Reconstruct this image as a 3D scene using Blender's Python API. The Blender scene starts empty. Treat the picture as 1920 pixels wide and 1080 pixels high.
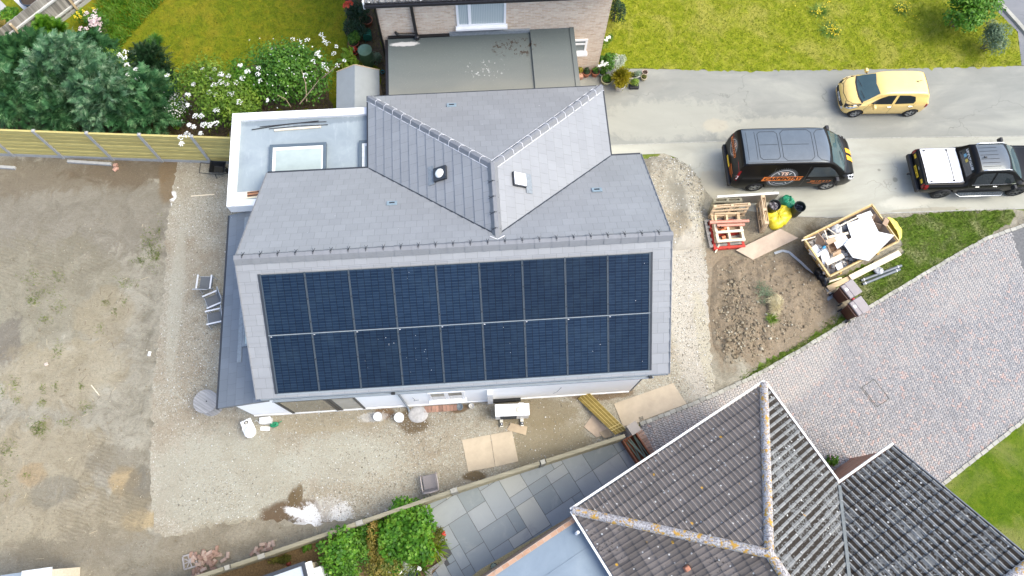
import bpy, bmesh, math, random
import numpy as np
from mathutils import Vector, Matrix, geometry
from mathutils.bvhtree import BVHTree
PI = math.pi
rad = math.radians
scene = bpy.context.scene
COL = scene.collection
rng = random.Random(11)
nrng = np.random.default_rng(5)
FPX, CAMH = 1356.0, 23.5
RM = Matrix(((0.99745145, 0.05788986, -0.04170566),
             (-0.06820439, 0.94524677, -0.31914999),
             (0.0209466, 0.32118113, 0.9467861)))      # camera -> world, x along the ridge of the house
def ray(px, py):
 return RM @ Vector((px - 960, -(py - 540), -FPX))
def P(px, py, h=0.0):
 """world point at height h seen at photo pixel px, py"""
 v = ray(px, py)
 return Vector((0, 0, CAMH)) + v * ((h - CAMH) / v.z)
def PY(px, py, y):
 """world point on the upright plane y = const"""
 v = ray(px, py)
 return Vector((0, 0, CAMH)) + v * (y / v.y)
def tag(o, label=None, cat=None, group=None, kind=None):
 if label: o['label'] = label
 if cat: o['category'] = cat
 if group: o['group'] = group
 if kind: o['kind'] = kind
 return o
def empty(name, loc, rz=0.0, label=None, cat=None, group=None):
 o = bpy.data.objects.new(name, None)
 COL.objects.link(o)
 o.location = loc
 o.rotation_euler = (0, 0, rz)
 o.empty_display_size = 0.2
 return tag(o, label, cat, group)
def copy_tree(o, parent=None):
 c = o.copy()
 COL.objects.link(c)
 if parent is not None:
  c.parent = parent
 for ch in list(o.children):
  copy_tree(ch, c)
 return c
def link_mesh(name, me, mats, parent=None):
 o = bpy.data.objects.new(name, me)
 COL.objects.link(o)
 for m in (mats if isinstance(mats, (list, tuple)) else [mats]):
  me.materials.append(m)
 if parent is not None:
  o.parent = parent
 return o
class MB:
 def __init__(self, org=(0, 0, 0)):
  self.v, self.f, self.mi, self.sm, self.uv = [], [], [], [], []
  self.org = Vector(org)
 def add(self, vs, fs, mi=0, sm=False, uvs=None):
  b = len(self.v)
  self.v += [Vector(p) for p in vs]
  for k, f in enumerate(fs):
   self.f.append([b + i for i in f])
   self.mi.append(mi)
   self.sm.append(sm)
   self.uv.append([uvs[i] for i in f] if uvs else None)
  return self
 def box(self, c, s, rz=0.0, mi=0, M=None, taper=1.0):
  x, y, z = s[0] / 2, s[1] / 2, s[2] / 2
  t = taper
  vs = [(-x, -y, -z), (x, -y, -z), (x, y, -z), (-x, y, -z),
              (-x * t, -y * t, z), (x * t, -y * t, z), (x * t, y * t, z), (-x * t, y * t, z)]
  m = (M if M is not None else Matrix.Rotation(rz, 3, 'Z'))
  vs = [m @ Vector(p) + Vector(c) for p in vs]
  return self.add(vs, [(0, 3, 2, 1), (4, 5, 6, 7), (0, 1, 5, 4), (1, 2, 6, 5), (2, 3, 7, 6), (3, 0, 4, 7)], mi)
 def box2(self, a, b, mi=0):
  a, b = Vector(a), Vector(b)
  return self.box((a + b) / 2, (abs(b.x - a.x), abs(b.y - a.y), abs(b.z - a.z)), 0, mi)
 def beam(self, p0, p1, w, h, mi=0, up=(0, 0, 1)):
  """rectangular bar from p0 to p1, w across, h along 'up'"""
  p0, p1 = Vector(p0), Vector(p1)
  d = p1 - p0
  L = d.length
  d.normalize()
  upv = Vector(up)
  s = d.cross(upv)
  if s.length < 1e-4:
   s = d.cross(Vector((0, 1, 0)))
  s.normalize()
  u = s.cross(d)
  M = Matrix((d, s, u)).transposed()
  return self.box((p0 + p1) / 2, (L, w, h), 0, mi, M)
 def cyl(self, p0, p1, r0, r1=None, n=12, mi=0, cap=(True, True), sm=True):
  r1 = r0 if r1 is None else r1
  p0, p1 = Vector(p0), Vector(p1)
  d = (p1 - p0).normalized()
  a = d.orthogonal().normalized()
  b = d.cross(a)
  vs = []
  for p, r in ((p0, r0), (p1, r1)):
   for i in range(n):
    t = 2 * PI * i / n
    vs.append(p + (a * math.cos(t) + b * math.sin(t)) * r)
  self.add(vs, [(i, (i + 1) % n, n + (i + 1) % n, n + i) for i in range(n)], mi, sm)
  if cap[0]:
   self.add(vs[:n], [tuple(reversed(range(n)))], mi)
  if cap[1]:
   self.add(vs[n:], [tuple(range(n))], mi)
  return self
 def tube(self, pts, r, n=8, mi=0, closed=False):
  pts = [Vector(p) for p in pts]
  rs = r if isinstance(r, (list, tuple)) else [r] * len(pts)
  k = len(pts)
  rings = []
  ref = None
  for i, p in enumerate(pts):
   if closed:
    d = pts[(i + 1) % k] - pts[i - 1]
   else:
    d = pts[min(i + 1, k - 1)] - pts[max(i - 1, 0)]
   d.normalize()
   if ref is None:
    ref = d.orthogonal().normalized()
   a = (ref - d * ref.dot(d))
   a = a.normalized() if a.length > 1e-5 else d.orthogonal().normalized()
   ref = a
   b = d.cross(a)
   rings.append([p + (a * math.cos(2 * PI * j / n) + b * math.sin(2 * PI * j / n)) * rs[i] for j in range(n)])
  vs = [p for rg in rings for p in rg]
  fs = []
  for i in range(k if closed else k - 1):
   i2 = (i + 1) % k
   for j in range(n):
    fs.append((i * n + j, i * n + (j + 1) % n, i2 * n + (j + 1) % n, i2 * n + j))
  self.add(vs, fs, mi, True)
  if not closed:
   self.add(rings[0], [tuple(reversed(range(n)))], mi)
   self.add(rings[-1], [tuple(range(n))], mi)
  return self
 def lathe(self, prof, c=(0, 0, 0), n=20, mi=0, sm=True, sq=None):
  """prof: (r, z) list; revolved about z at c"""
  c = Vector(c)
  vs, fs = [], []
  for r, z in prof:
   for i in range(n):
    t = 2 * PI * i / n
    k = 1.0
    vs.append(c + Vector((math.cos(t) * r * k * (sq[0] if sq else 1), math.sin(t) * r * (sq[1] if sq else 1), z)))
  for j in range(len(prof) - 1):
   for i in range(n):
    fs.append((j * n + i, j * n + (i + 1) % n, (j + 1) * n + (i + 1) % n, (j + 1) * n + i))
  self.add(vs, fs, mi, sm)
  if prof[0][0] > 1e-4:
   self.add(vs[:n], [tuple(reversed(range(n)))], mi)
  if prof[-1][0] > 1e-4:
   self.add(vs[-n:], [tuple(range(n))], mi)
  return self
 def prism(self, poly, z0, z1, mi=0):
  """poly: list of (x, y) anticlockwise"""
  n = len(poly)
  vs = [(p[0], p[1], z0) for p in poly] + [(p[0], p[1], z1) for p in poly]
  fs = [tuple(reversed(range(n))), tuple(range(n, 2 * n))]
  fs += [(i, (i + 1) % n, n + (i + 1) % n, n + i) for i in range(n)]
  return self.add(vs, fs, mi)
 def slab(self, pts, t, mi=0):
  """thin plate: planar 3-D polygon (seen anticlockwise from its top), thickness t downwards along its normal"""
  pts = [Vector(p) for p in pts]
  n = len(pts)
  nm = geometry.normal(pts)
  vs = pts + [p - nm * t for p in pts]
  fs = [tuple(range(n)), tuple(reversed(range(n, 2 * n)))]
  fs += [(i, n + i, n + (i + 1) % n, (i + 1) % n) for i in range(n)]
  return self.add(vs, fs, mi)
 def build(self, name, mats, parent=None, bevel=0.0, loc=None):
  me = bpy.data.meshes.new(name)
  me.from_pydata([tuple(p - self.org) for p in self.v], [], self.f)
  me.polygons.foreach_set('material_index', self.mi)
  me.polygons.foreach_set('use_smooth', self.sm)
  if any(u is not None for u in self.uv):
   lay = me.uv_layers.new(name='UVMap')
   flat = []
   for f, u in zip(self.f, self.uv):
    for k in range(len(f)):
     flat += (list(u[k]) if u else [0.0, 0.0])
   lay.data.foreach_set('uv', flat)
  me.update()
  o = link_mesh(name, me, mats, parent)
  if bevel:
   md = o.modifiers.new('bevel', 'BEVEL')
   md.width = bevel
   md.segments = 2
   md.limit_method = 'ANGLE'
  if loc is not None:
   o.location = loc
  return o
def thing(name, mb, mats, label, cat, group=None, parent=None, bevel=0.0, loc=(0, 0, 0), rz=0.0):
 o = mb.build(name, mats, parent, bevel)
 o.location = loc
 o.rotation_euler = (0, 0, rz)
 return tag(o, label, cat, group)
def np_mesh(name, verts, faces, mats, parent=None, smooth=False):
 """verts (n,3) array, faces (m,k) array"""
 me = bpy.data.meshes.new(name)
 k = faces.shape[1]
 me.vertices.add(len(verts))
 me.vertices.foreach_set('co', np.ascontiguousarray(verts, dtype=np.float32).ravel())
 me.loops.add(faces.size)
 me.loops.foreach_set('vertex_index', np.ascontiguousarray(faces, dtype=np.int32).ravel())
 me.polygons.add(len(faces))
 me.polygons.foreach_set('loop_start', np.arange(0, faces.size, k, dtype=np.int32))
 me.polygons.foreach_set('loop_total', np.full(len(faces), k, dtype=np.int32))
 if smooth:
  me.polygons.foreach_set('use_smooth', np.ones(len(faces), dtype=bool))
 me.update(calc_edges=True)
 me.validate()
 return link_mesh(name, me, mats, parent)
class NT:
 def __init__(self, name):
  self.m = bpy.data.materials.new(name)
  self.m.use_nodes = True
  self.t = self.m.node_tree
  self.b = self.t.nodes['Principled BSDF']
 def n(self, typ, ins=None, **props):
  nd = self.t.nodes.new('ShaderNode' + typ)
  for k, v in props.items():
   setattr(nd, k, v)
  for k, v in (ins or {}).items():
   s = nd.inputs[k]
   if hasattr(v, 'is_output') or isinstance(v, bpy.types.NodeSocket):
    self.t.links.new(v, s)
   else:
    if s.type == 'RGBA' and not hasattr(v, '__len__'):
     v = (v, v, v, 1)
    if s.type == 'RGBA' and len(v) == 3:
     v = (*v, 1)
    s.default_value = v
  return nd
 def obj(self):
  return self.n('TexCoord').outputs['Object']
 def pos(self):
  return self.n('NewGeometry').outputs['Position']
 def uvc(self):
  return self.n('TexCoord').outputs['UV']
 def island(self):
  return self.n('NewGeometry').outputs['Random Per Island']
 def scale(self, vec, s, rot=(0, 0, 0), loc=(0, 0, 0)):
  s = (s, s, s) if not hasattr(s, '__len__') else s
  return self.n('Mapping', {'Vector': vec, 'Scale': s, 'Rotation': rot, 'Location': loc}).outputs[0]
 def noise(self, vec, sc, det=4, rough=0.6, dist=0.0):
  return self.n('TexNoise', {'Vector': vec, 'Scale': sc, 'Detail': det, 'Roughness': rough, 'Distortion': dist}).outputs['Fac']
 def voro(self, vec, sc, feature='F1', out='Distance', rnd=1.0):
  return self.n('TexVoronoi', {'Vector': vec, 'Scale': sc, 'Randomness': rnd}, feature=feature).outputs[out]
 def ramp(self, fac, stops, interp='LINEAR'):
  nd = self.n('ValToRGB', {'Fac': fac})
  cr = nd.color_ramp
  cr.interpolation = interp
  while len(cr.elements) < len(stops):
   cr.elements.new(0.5)
  for e, (p, c) in zip(cr.elements, stops):
   e.position = p
   c = (c, c, c) if not hasattr(c, '__len__') else c
   e.color = (*c, 1)
  return nd.outputs['Color']
 def mix(self, fac, a, b, mode='MIX'):
  nd = self.n('Mix', data_type='RGBA', blend_type=mode)
  for key, v in (('Factor_Float', fac), ('A_Color', a), ('B_Color', b)):
   s = next(x for x in nd.inputs if x.identifier == key)
   if isinstance(v, bpy.types.NodeSocket):
    self.t.links.new(v, s)
   elif key == 'Factor_Float':
    s.default_value = v
   else:
    v = (v, v, v) if not hasattr(v, '__len__') else v
    s.default_value = (*v[:3], 1)
  return next(x for x in nd.outputs if x.identifier == 'Result_Color')
 def math(self, op, a, b=0.0, c=0.0, clamp=False):
  nd = self.n('Math', operation=op, use_clamp=clamp)
  for i, v in enumerate((a, b, c)):
   if isinstance(v, bpy.types.NodeSocket):
    self.t.links.new(v, nd.inputs[i])
   else:
    nd.inputs[i].default_value = v
  return nd.outputs[0]
 def step(self, v, lo, hi):
  """smooth 0..1 as v goes lo..hi"""
  nd = self.n('MapRange', {'Value': v, 'From Min': lo, 'From Max': hi}, interpolation_type='SMOOTHSTEP')
  return nd.outputs[0]
 def blob(self, vec, c, r, nz, amp=0.5, rot=0.0):
  """mask of a ragged patch: centre c, radii r (x, y), edge broken by the noise nz"""
  m = self.n('Mapping', {'Vector': vec, 'Location': (c[0], c[1], 0), 'Rotation': (0, 0, rot),
                               'Scale': (r[0], r[1], 1)}, vector_type='TEXTURE').outputs[0]
  m2 = self.n('VectorMath', {0: m, 1: (1, 1, 0)}, operation='MULTIPLY').outputs[0]
  d = self.n('VectorMath', {0: m2}, operation='LENGTH').outputs['Value']
  d = self.math('ADD', d, self.math('MULTIPLY', self.math('SUBTRACT', nz, 0.5), amp * 2))
  return self.step(d, 1.15, 0.75)
 def bump(self, h, strength=0.3, dist=0.02, nrm=None):
  ins = {'Height': h, 'Strength': strength, 'Distance': dist}
  if nrm is not None:
   ins['Normal'] = nrm
  return self.n('Bump', ins).outputs[0]
 def out(self, col=None, rough=0.8, nrm=None, metal=0.0, spec=None, **kw):
  def st(k, v):
   s = self.b.inputs[k]
   if isinstance(v, bpy.types.NodeSocket):
    self.t.links.new(v, s)
   else:
    if s.type == 'RGBA' and len(v) == 3:
     v = (*v, 1)
    s.default_value = v
  if col is not None: st('Base Color', col)
  st('Roughness', rough)
  st('Metallic', metal)
  if spec is not None: st('Specular IOR Level', spec)
  if nrm is not None: st('Normal', nrm)
  for k, v in kw.items():
   st(k.replace('_', ' '), v)
  return self.m
def plain(name, c, rough=0.6, var=0.12, sc=6.0, metal=0.0, bump=0.0, spec=None, island=0.0, dirt=None, coat=0.0):
 """a surface with mild uneven tone (real wear, not light)"""
 t = NT(name)
 o = t.obj()
 nz = t.noise(o, sc, 5, 0.65)
 lo = tuple(max(0, x * (1 - var)) for x in c)
 hi = tuple(min(1, x * (1 + var)) for x in c)
 col = t.ramp(nz, ((0.3, lo), (0.7, hi)))
 if island:
  k = t.math('MULTIPLY_ADD', t.island(), 2 * island, 1 - island)
  col = t.mix(1.0, col, t.n('CombineColor', {0: k, 1: k, 2: k}).outputs[0], 'MULTIPLY')
 if dirt:
  d = t.step(t.noise(o, sc * 0.4, 6, 0.7), 0.55, 0.75)
  col = t.mix(t.math('MULTIPLY', d, 0.6), col, dirt)
 nrm = t.bump(t.noise(o, sc * 6, 3), bump, 0.01) if bump else None
 kw = {}
 if coat:
  kw = dict(Coat_Weight=coat, Coat_Roughness=0.05)
 return t.out(col, rough, nrm, metal, spec, **kw)
def wood(name, c, c2, rough=0.8, along='x', sc=1.0, island=0.25):
 t = NT(name)
 o = t.obj()
 s = (1.5, 22, 22) if along == 'x' else ((22, 1.5, 22) if along == 'y' else (22, 22, 1.5))
 g = t.noise(t.scale(o, tuple(q * sc for q in s)), 1.0, 5, 0.65)
 col = t.ramp(g, ((0.3, c), (0.7, c2)))
 if island:
  k = t.math('MULTIPLY_ADD', t.island(), 2 * island, 1 - island)
  col = t.mix(1.0, col, t.n('CombineColor', {0: k, 1: k, 2: k}).outputs[0], 'MULTIPLY')
 return t.out(col, rough, t.bump(g, 0.25, 0.006))
def leafm(name, c1, c2, c3=None, rough=0.55, trans=0.25):
 """leaf surface: every leaf (mesh island) its own tone"""
 t = NT(name)
 nz = t.noise(t.pos(), 2.6, 3, 0.6)
 r = t.math('MULTIPLY_ADD', t.step(nz, 0.33, 0.67), 0.6, t.math('MULTIPLY', t.island(), 0.4))
 stops = ((0.0, c1), (0.6, c2), (1.0, c3 or c2))
 col = t.ramp(r, stops)
 m = t.out(col, rough, spec=0.3)
 tr = t.n('BsdfTranslucent', {'Color': col})
 mx = t.n('MixShader', {'Fac': trans})
 t.t.links.new(t.b.outputs[0], mx.inputs[1])
 t.t.links.new(tr.outputs[0], mx.inputs[2])
 t.t.links.new(mx.outputs[0], t.t.nodes['Material Output'].inputs['Surface'])
 return m
# ================================================================== SETTING: ground surfaces
def jag(pts, amp, seg):
 """subdivide a closed outline and roughen it"""
 out = []
 n = len(pts)
 for i in range(n):
  a, b = Vector(pts[i]).to_2d(), Vector(pts[(i + 1) % n]).to_2d()
  L = (b - a).length
  k = max(1, min(200, int(L / seg)))
  nrm = Vector((-(b - a).y, (b - a).x)).normalized() if L > 1e-6 else Vector((0, 0))
  for j in range(k):
   q = a.lerp(b, j / k)
   if amp:
    q = q + nrm * rng.gauss(0, amp)
   out.append(q)
 return out
def wpoly(px):
 return [P(x, y, 0).to_2d() for x, y in px]
def sheet(name, pts, z, m, amp=0.0, seg=0.15):
 pts = jag(pts, amp, seg) if amp else [Vector(p).to_2d() for p in pts]
 v = [Vector((p.x, p.y, z)) for p in pts]
 tri = geometry.tessellate_polygon([v])
 me = bpy.data.meshes.new(name)
 fs = []
 for t in tri:
  a, b, c = (v[i] for i in t)
  fs.append(t if (b - a).cross(c - a).z > 0 else tuple(reversed(t)))
 me.from_pydata([tuple(p) for p in v], [], fs)
 o = link_mesh(name, me, m)
 o['kind'] = 'structure'
 return o
def inside(poly, x, y):
 r = np.zeros(len(x), dtype=bool)
 n = len(poly)
 for i in range(n):
  x0, y0 = poly[i][0], poly[i][1]
  x1, y1 = poly[(i + 1) % n][0], poly[(i + 1) % n][1]
  c = ((y0 > y) != (y1 > y)) & (x < (x1 - x0) * (y - y0) / (y1 - y0 + 1e-12) + x0)
  r ^= c
 return r
def scatter(poly, n, lim=None):
 xs = [p[0] for p in poly]
 ys = [p[1] for p in poly]
 x0, x1, y0, y1 = min(xs), max(xs), min(ys), max(ys)
 if lim:
  x0, x1, y0, y1 = max(x0, lim[0]), min(x1, lim[1]), max(y0, lim[2]), min(y1, lim[3])
 px = np.empty(0)
 py = np.empty(0)
 for _ in range(60):
  x = nrng.uniform(x0, x1, n)
  y = nrng.uniform(y0, y1, n)
  k = inside(poly, x, y)
  px = np.concatenate((px, x[k]))
  py = np.concatenate((py, y[k]))
  if len(px) >= n:
   break
 return px[:n], py[:n]
def soil_mat():
 t = NT('bare_soil')
 p = t.pos()
 n1 = t.noise(p, 0.35, 5, 0.6, 0.6)
 n2 = t.noise(p, 1.4, 6, 0.7, 0.8)
 n3 = t.noise(p, 7.0, 5, 0.75)
 n4 = t.noise(p, 30.0, 3, 0.7)
 col = t.ramp(n2, ((0.28, (0.151, 0.135, 0.102)), (0.44, (0.252, 0.230, 0.176)), (0.56, (0.315, 0.291, 0.228)), (0.74, (0.378, 0.356, 0.284))))
 for (x, y, rx, ry, c, k, am) in (
   (130, 395, 5.2, 2.2, (0.168, 0.150, 0.120), 0.6, 1.0), (60, 330, 5.5, 0.8, (0.160, 0.129, 0.088), 0.6, 0.9),
   (250, 320, 2.2, 0.55, (0.126, 0.094, 0.060), 0.7, 0.9), (320, 330, 0.45, 1.1, (0.176, 0.120, 0.064), 0.75, 0.5),
   (55, 560, 3.2, 2.4, (0.227, 0.206, 0.144), 0.6, 0.7), (15, 640, 0.5, 0.9, (0.118, 0.103, 0.096), 0.5, 0.9),
   (120, 700, 2.2, 1.2, (0.353, 0.296, 0.188), 0.45, 0.8), (200, 590, 1.0, 1.0, (0.361, 0.300, 0.192), 0.4, 0.8),
   (60, 860, 2.6, 1.2, (0.311, 0.257, 0.160), 0.5, 0.8), (232, 902, 0.5, 0.5, (0.370, 0.266, 0.128), 0.7, 0.5),
   (265, 975, 0.65, 0.35, (0.386, 0.283, 0.136), 0.7, 0.6), (60, 890, 0.5, 0.4, (0.319, 0.231, 0.128), 0.6, 0.6),
   (235, 950, 1.2, 0.6, (0.143, 0.129, 0.100), 0.45, 0.95), (262, 915, 0.5, 0.7, (0.143, 0.129, 0.100), 0.7, 0.5),
   (215, 860, 1.0, 0.5, (0.185, 0.163, 0.120), 0.6, 0.7), (120, 980, 3.2, 1.0, (0.311, 0.257, 0.160), 0.45, 0.8),
   (220, 1050, 4.5, 1.0, (0.160, 0.141, 0.108), 0.4, 0.7), (100, 920, 0.7, 0.5, (0.168, 0.159, 0.132), 0.5, 0.95),
   (130, 1040, 2.0, 0.6, (0.185, 0.163, 0.124), 0.4, 0.7), (440, 1020, 2.6, 0.9, (0.227, 0.188, 0.128), 0.45, 0.6),
   (1430, 560, 2.8, 2.6, (0.255, 0.195, 0.13), 0.85, 0.6), (1430, 440, 1.7, 0.9, (0.252, 0.223, 0.160), 0.7, 0.6),
   (1535, 480, 0.9, 1.2, (0.109, 0.081, 0.048), 0.8, 0.4)):  # last patch: shadow at the skip's left end, painted into the soil colour
  c0 = P(x, y)
  col = t.mix(t.math('MULTIPLY', t.blob(p, c0, (rx, ry), n2, am), k), col, c)
 col = t.mix(t.math('MULTIPLY', t.step(n1, 0.52, 0.75), 0.35), col, (0.168, 0.146, 0.108))
 col = t.mix(t.math('MULTIPLY', t.step(n3, 0.54, 0.72), 0.55), col, (0.126, 0.103, 0.068))
 col = t.mix(t.math('MULTIPLY', t.step(n4, 0.58, 0.72), 0.5), col, (0.437, 0.411, 0.328))
 w = t.noise(t.scale(p, (1.1, 4.5, 1), (0, 0, 0.5)), 1.3, 6, 0.8, 2.0)
 col = t.mix(t.math('MULTIPLY', t.step(t.math('ABSOLUTE', t.math('SUBTRACT', w, 0.5)), 0.022, 0.0), 0.5), col, (0.101, 0.086, 0.060))
 trk = t.n('TexWave', {'Vector': t.scale(p, 1, (0, 0, 0.35)), 'Scale': 2.6, 'Distortion': 5.0, 'Detail': 3.0}, wave_type='BANDS', bands_direction='Y').outputs['Fac']
 tm = t.math('ADD', t.blob(p, P(185, 880), (0.45, 1.4), n2, 0.6), t.math('ADD', t.blob(p, P(140, 960), (0.5, 1.0), n2, 0.6), t.blob(p, P(235, 950), (0.9, 0.5), n2, 0.6)), clamp=True)
 tm = t.math('ADD', tm, t.math('MULTIPLY', t.blob(p, P(90, 480), (2.5, 1.2), n2, 0.8), 0.6), clamp=True)
 col = t.mix(t.math('MULTIPLY', tm, t.math('MULTIPLY', t.step(trk, 0.5, 0.15), 0.2)), col, (0.13, 0.105, 0.075))
 n5 = t.noise(p, 75.0, 2, 0.7)
 col = t.mix(t.math('MULTIPLY', t.step(n5, 0.56, 0.70), 0.28), col, (0.14, 0.115, 0.085))
 h = t.math('ADD', t.math('MULTIPLY', n3, 0.6), t.math('ADD', t.math('MULTIPLY', n4, 0.3), n2))
 h = t.math('ADD', h, t.math('MULTIPLY', t.math('MULTIPLY', trk, tm), 0.22))
 return t.out(col, 0.95, t.bump(h, 0.85, 0.09), spec=0.2)
def gravel_mat(wet=True):
 t = NT('crushed_stone')
 p = t.pos()
 n1 = t.noise(p, 0.55, 5, 0.6, 0.5)
 n2 = t.noise(p, 2.2, 6, 0.7)
 n3 = t.noise(p, 11.0, 4, 0.75)
 vo = t.n('TexVoronoi', {'Vector': p, 'Scale': 34.0})
 cell = t.n('SeparateColor', {0: vo.outputs['Color']}).outputs[0]
 col = t.ramp(t.math('ADD', t.math('MULTIPLY', n2, 0.6), t.math('MULTIPLY', n1, 0.4)),
                 ((0.34, (0.235, 0.192, 0.135)), (0.5, (0.288, 0.254, 0.192)), (0.66, (0.33, 0.30, 0.24))))
 stones = t.step(t.math('ADD', cell, t.math('MULTIPLY', t.math('SUBTRACT', n1, 0.5), 1.6)), 0.62, 0.86)
 col = t.mix(t.math('MULTIPLY', stones, 0.62), col, (0.395, 0.388, 0.322))
 dk = t.step(cell, 0.16, 0.04)
 col = t.mix(t.math('MULTIPLY', dk, 0.42), col, (0.129, 0.112, 0.081))
 col = t.mix(t.math('MULTIPLY', t.step(n3, 0.6, 0.8), 0.3), col, (0.213, 0.178, 0.119))
 for (x, y, rx, ry, c, k, am) in (
   (420, 900, 2.4, 1.6, (0.319, 0.314, 0.252), 0.5, 0.8), (640, 860, 1.9, 0.8, (0.357, 0.353, 0.294), 0.5, 0.9),
   (1292, 560, 0.85, 4.0, (0.43, 0.40, 0.345), 0.7, 0.45), (1290, 350, 0.9, 2.0, (0.350, 0.329, 0.259), 0.5, 0.6),
   (1260, 420, 0.6, 0.6, (0.304, 0.248, 0.154), 0.6, 0.6),
   (1030, 840, 1.4, 1.1, (0.228, 0.190, 0.115), 0.65, 0.5), (1000, 775, 1.6, 0.5, (0.205, 0.167, 0.101), 0.7, 0.5),
   (620, 790, 2.2, 0.35, (0.304, 0.256, 0.168), 0.5, 0.5),
   (440, 1000, 1.8, 0.45, (0.228, 0.190, 0.122), 0.45, 0.6), (560, 1000, 1.2, 0.5, (0.190, 0.155, 0.105), 0.6, 0.5),
   (530, 972, 0.72, 0.52, (0.105, 0.07, 0.04), 0.95, 0.4), (575, 960, 0.45, 0.42, (0.12, 0.085, 0.055), 0.85, 0.4), (553, 945, 0.24, 0.5, (0.125, 0.09, 0.055), 0.9, 0.3), (549, 945, 0.16, 0.42, (0.114, 0.081, 0.042), 0.9, 0.3),
   (562, 925, 0.11, 0.3, (0.129, 0.093, 0.049), 0.85, 0.3), (543, 1003, 0.45, 0.5, (0.084, 0.066, 0.042), 0.92, 0.35),
   (600, 985, 0.5, 0.3, (0.152, 0.124, 0.087), 0.7, 0.4),
   (775, 790, 0.55, 0.42, (0.110, 0.078, 0.042), 0.88, 0.4), (720, 775, 0.35, 0.2, (0.144, 0.078, 0.035), 0.8, 0.4),
   (860, 765, 0.35, 0.16, (0.114, 0.070, 0.035), 0.85, 0.4), (890, 893, 0.4, 0.16, (0.114, 0.081, 0.042), 0.9, 0.4),
   (1130, 738, 1.2, 0.22, (0.144, 0.093, 0.049), 0.75, 0.5), (330, 560, 0.25, 2.8, (0.357, 0.341, 0.273), 0.5, 0.5),
   (1320, 640, 0.25, 2.0, (0.380, 0.349, 0.252), 0.5, 0.5)):
  c0 = P(x, y)
  col = t.mix(t.math('MULTIPLY', t.blob(p, c0, (rx, ry), n2, am), k), col, c)
 for (x, y, rx, ry, rot, k, am) in ((577, 996, 0.30, 0.24, 0.5, 0.85, 0.6), (579, 985, 0.46, 0.42, 0.6, 0.5, 1.2), (556, 961, 0.42, 0.13, -0.35, 0.85, 0.6),
                                       (583, 966, 0.24, 0.36, 0.2, 0.72, 0.9), (640, 962, 0.36, 0.32, 0.0, 0.5, 1.2), (600, 960, 0.9, 0.4, 0.2, 0.25, 1.3),
                                       (324, 368, 0.13, 0.2, 0.0, 0.95, 0.5), (317, 384, 0.1, 0.12, 0.0, 0.9, 0.5),
                                       (784, 778, 0.30, 0.22, 0.0, 0.55, 0.5), (700, 782, 0.5, 0.16, 0.0, 0.35, 0.6)):
  c0 = P(x, y)
  col = t.mix(t.math('MULTIPLY', t.blob(p, c0, (rx, ry), n3, am, rot), k), col, (0.72, 0.72, 0.72))
 h = t.math('ADD', t.math('MULTIPLY', vo.outputs['Distance'], -0.8), t.math('ADD', n3, n2))
 return t.out(col, 0.92, t.bump(h, 0.55, 0.03), spec=0.25)
def concrete_mat(name, base, dark, light, sc=1.0):
 t = NT(name)
 p = t.pos()
 n1 = t.noise(t.scale(p, (0.35, 0.8, 1)), 0.9 * sc, 6, 0.62, 0.6)
 n2 = t.noise(p, 3.2, 6, 0.7, 0.4)
 n3 = t.noise(p, 40.0, 3, 0.8)
 col = t.ramp(n1, ((0.32, dark), (0.5, base), (0.68, light)))
 col = t.mix(t.math('MULTIPLY', t.step(n2, 0.55, 0.78), 0.4), col, dark)
 col = t.mix(t.math('MULTIPLY', t.step(n3, 0.55, 0.8), 0.22), col, tuple(c * 0.62 for c in base))
 col = t.mix(t.math('MULTIPLY', t.step(n3, 0.40, 0.25), 0.18), col, tuple(min(0.7, c * 1.4) for c in base))
 pv = t.n('VectorMath', {0: p, 1: t.n('TexNoise', {'Vector': p, 'Scale': 1.3, 'Detail': 4.0}).outputs['Color']}, operation='ADD').outputs[0]
 ck = t.voro(t.scale(pv, (0.30, 0.42, 1)), 1.0, 'DISTANCE_TO_EDGE')
 col = t.mix(t.math('MULTIPLY', t.math('MULTIPLY', t.step(ck, 0.010, 0.002), t.step(n1, 0.42, 0.6)), 0.5), col, tuple(c * 0.45 for c in base))
 tr = t.noise(t.scale(p, (0.12, 2.6, 1), (0, 0, -0.03)), 1.0, 4, 0.6)
 col = t.mix(t.math('MULTIPLY', t.step(tr, 0.54, 0.7), 0.30), col, tuple(c * 0.72 for c in base))
 return t, p, n2, col, n3
def grass_mat(name, c1, c2, c3, dry, dryk=0.5, sc=1.0):
 t = NT(name)
 p = t.pos()
 n1 = t.noise(p, 0.45 * sc, 5, 0.6, 0.7)
 n2 = t.noise(p, 2.4 * sc, 6, 0.72, 0.6)
 n3 = t.noise(t.scale(p, (1, 1, 1)), 17.0, 5, 0.8)
 col = t.ramp(n2, ((0.3, c1), (0.5, c2), (0.7, c3)))
 col = t.mix(t.math('MULTIPLY', t.step(n1, 0.46, 0.68), dryk), col, dry)
 col = t.mix(t.math('MULTIPLY', t.step(n3, 0.5, 0.78), 0.5), col, tuple(x * 0.5 for x in c1))
 col = t.mix(t.math('MULTIPLY', t.step(n3, 0.42, 0.25), 0.35), col, tuple(min(1, x * 1.5) for x in c3))
 return t.out(col, 0.9, t.bump(t.math('ADD', n3, n2), 0.8, 0.05), spec=0.15)
M_soil = soil_mat()
M_gravel = gravel_mat()
t, p, n2, col, n3 = concrete_mat('worn_asphalt', (0.248, 0.250, 0.223), (0.204, 0.209, 0.189), (0.304, 0.303, 0.262))
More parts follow.
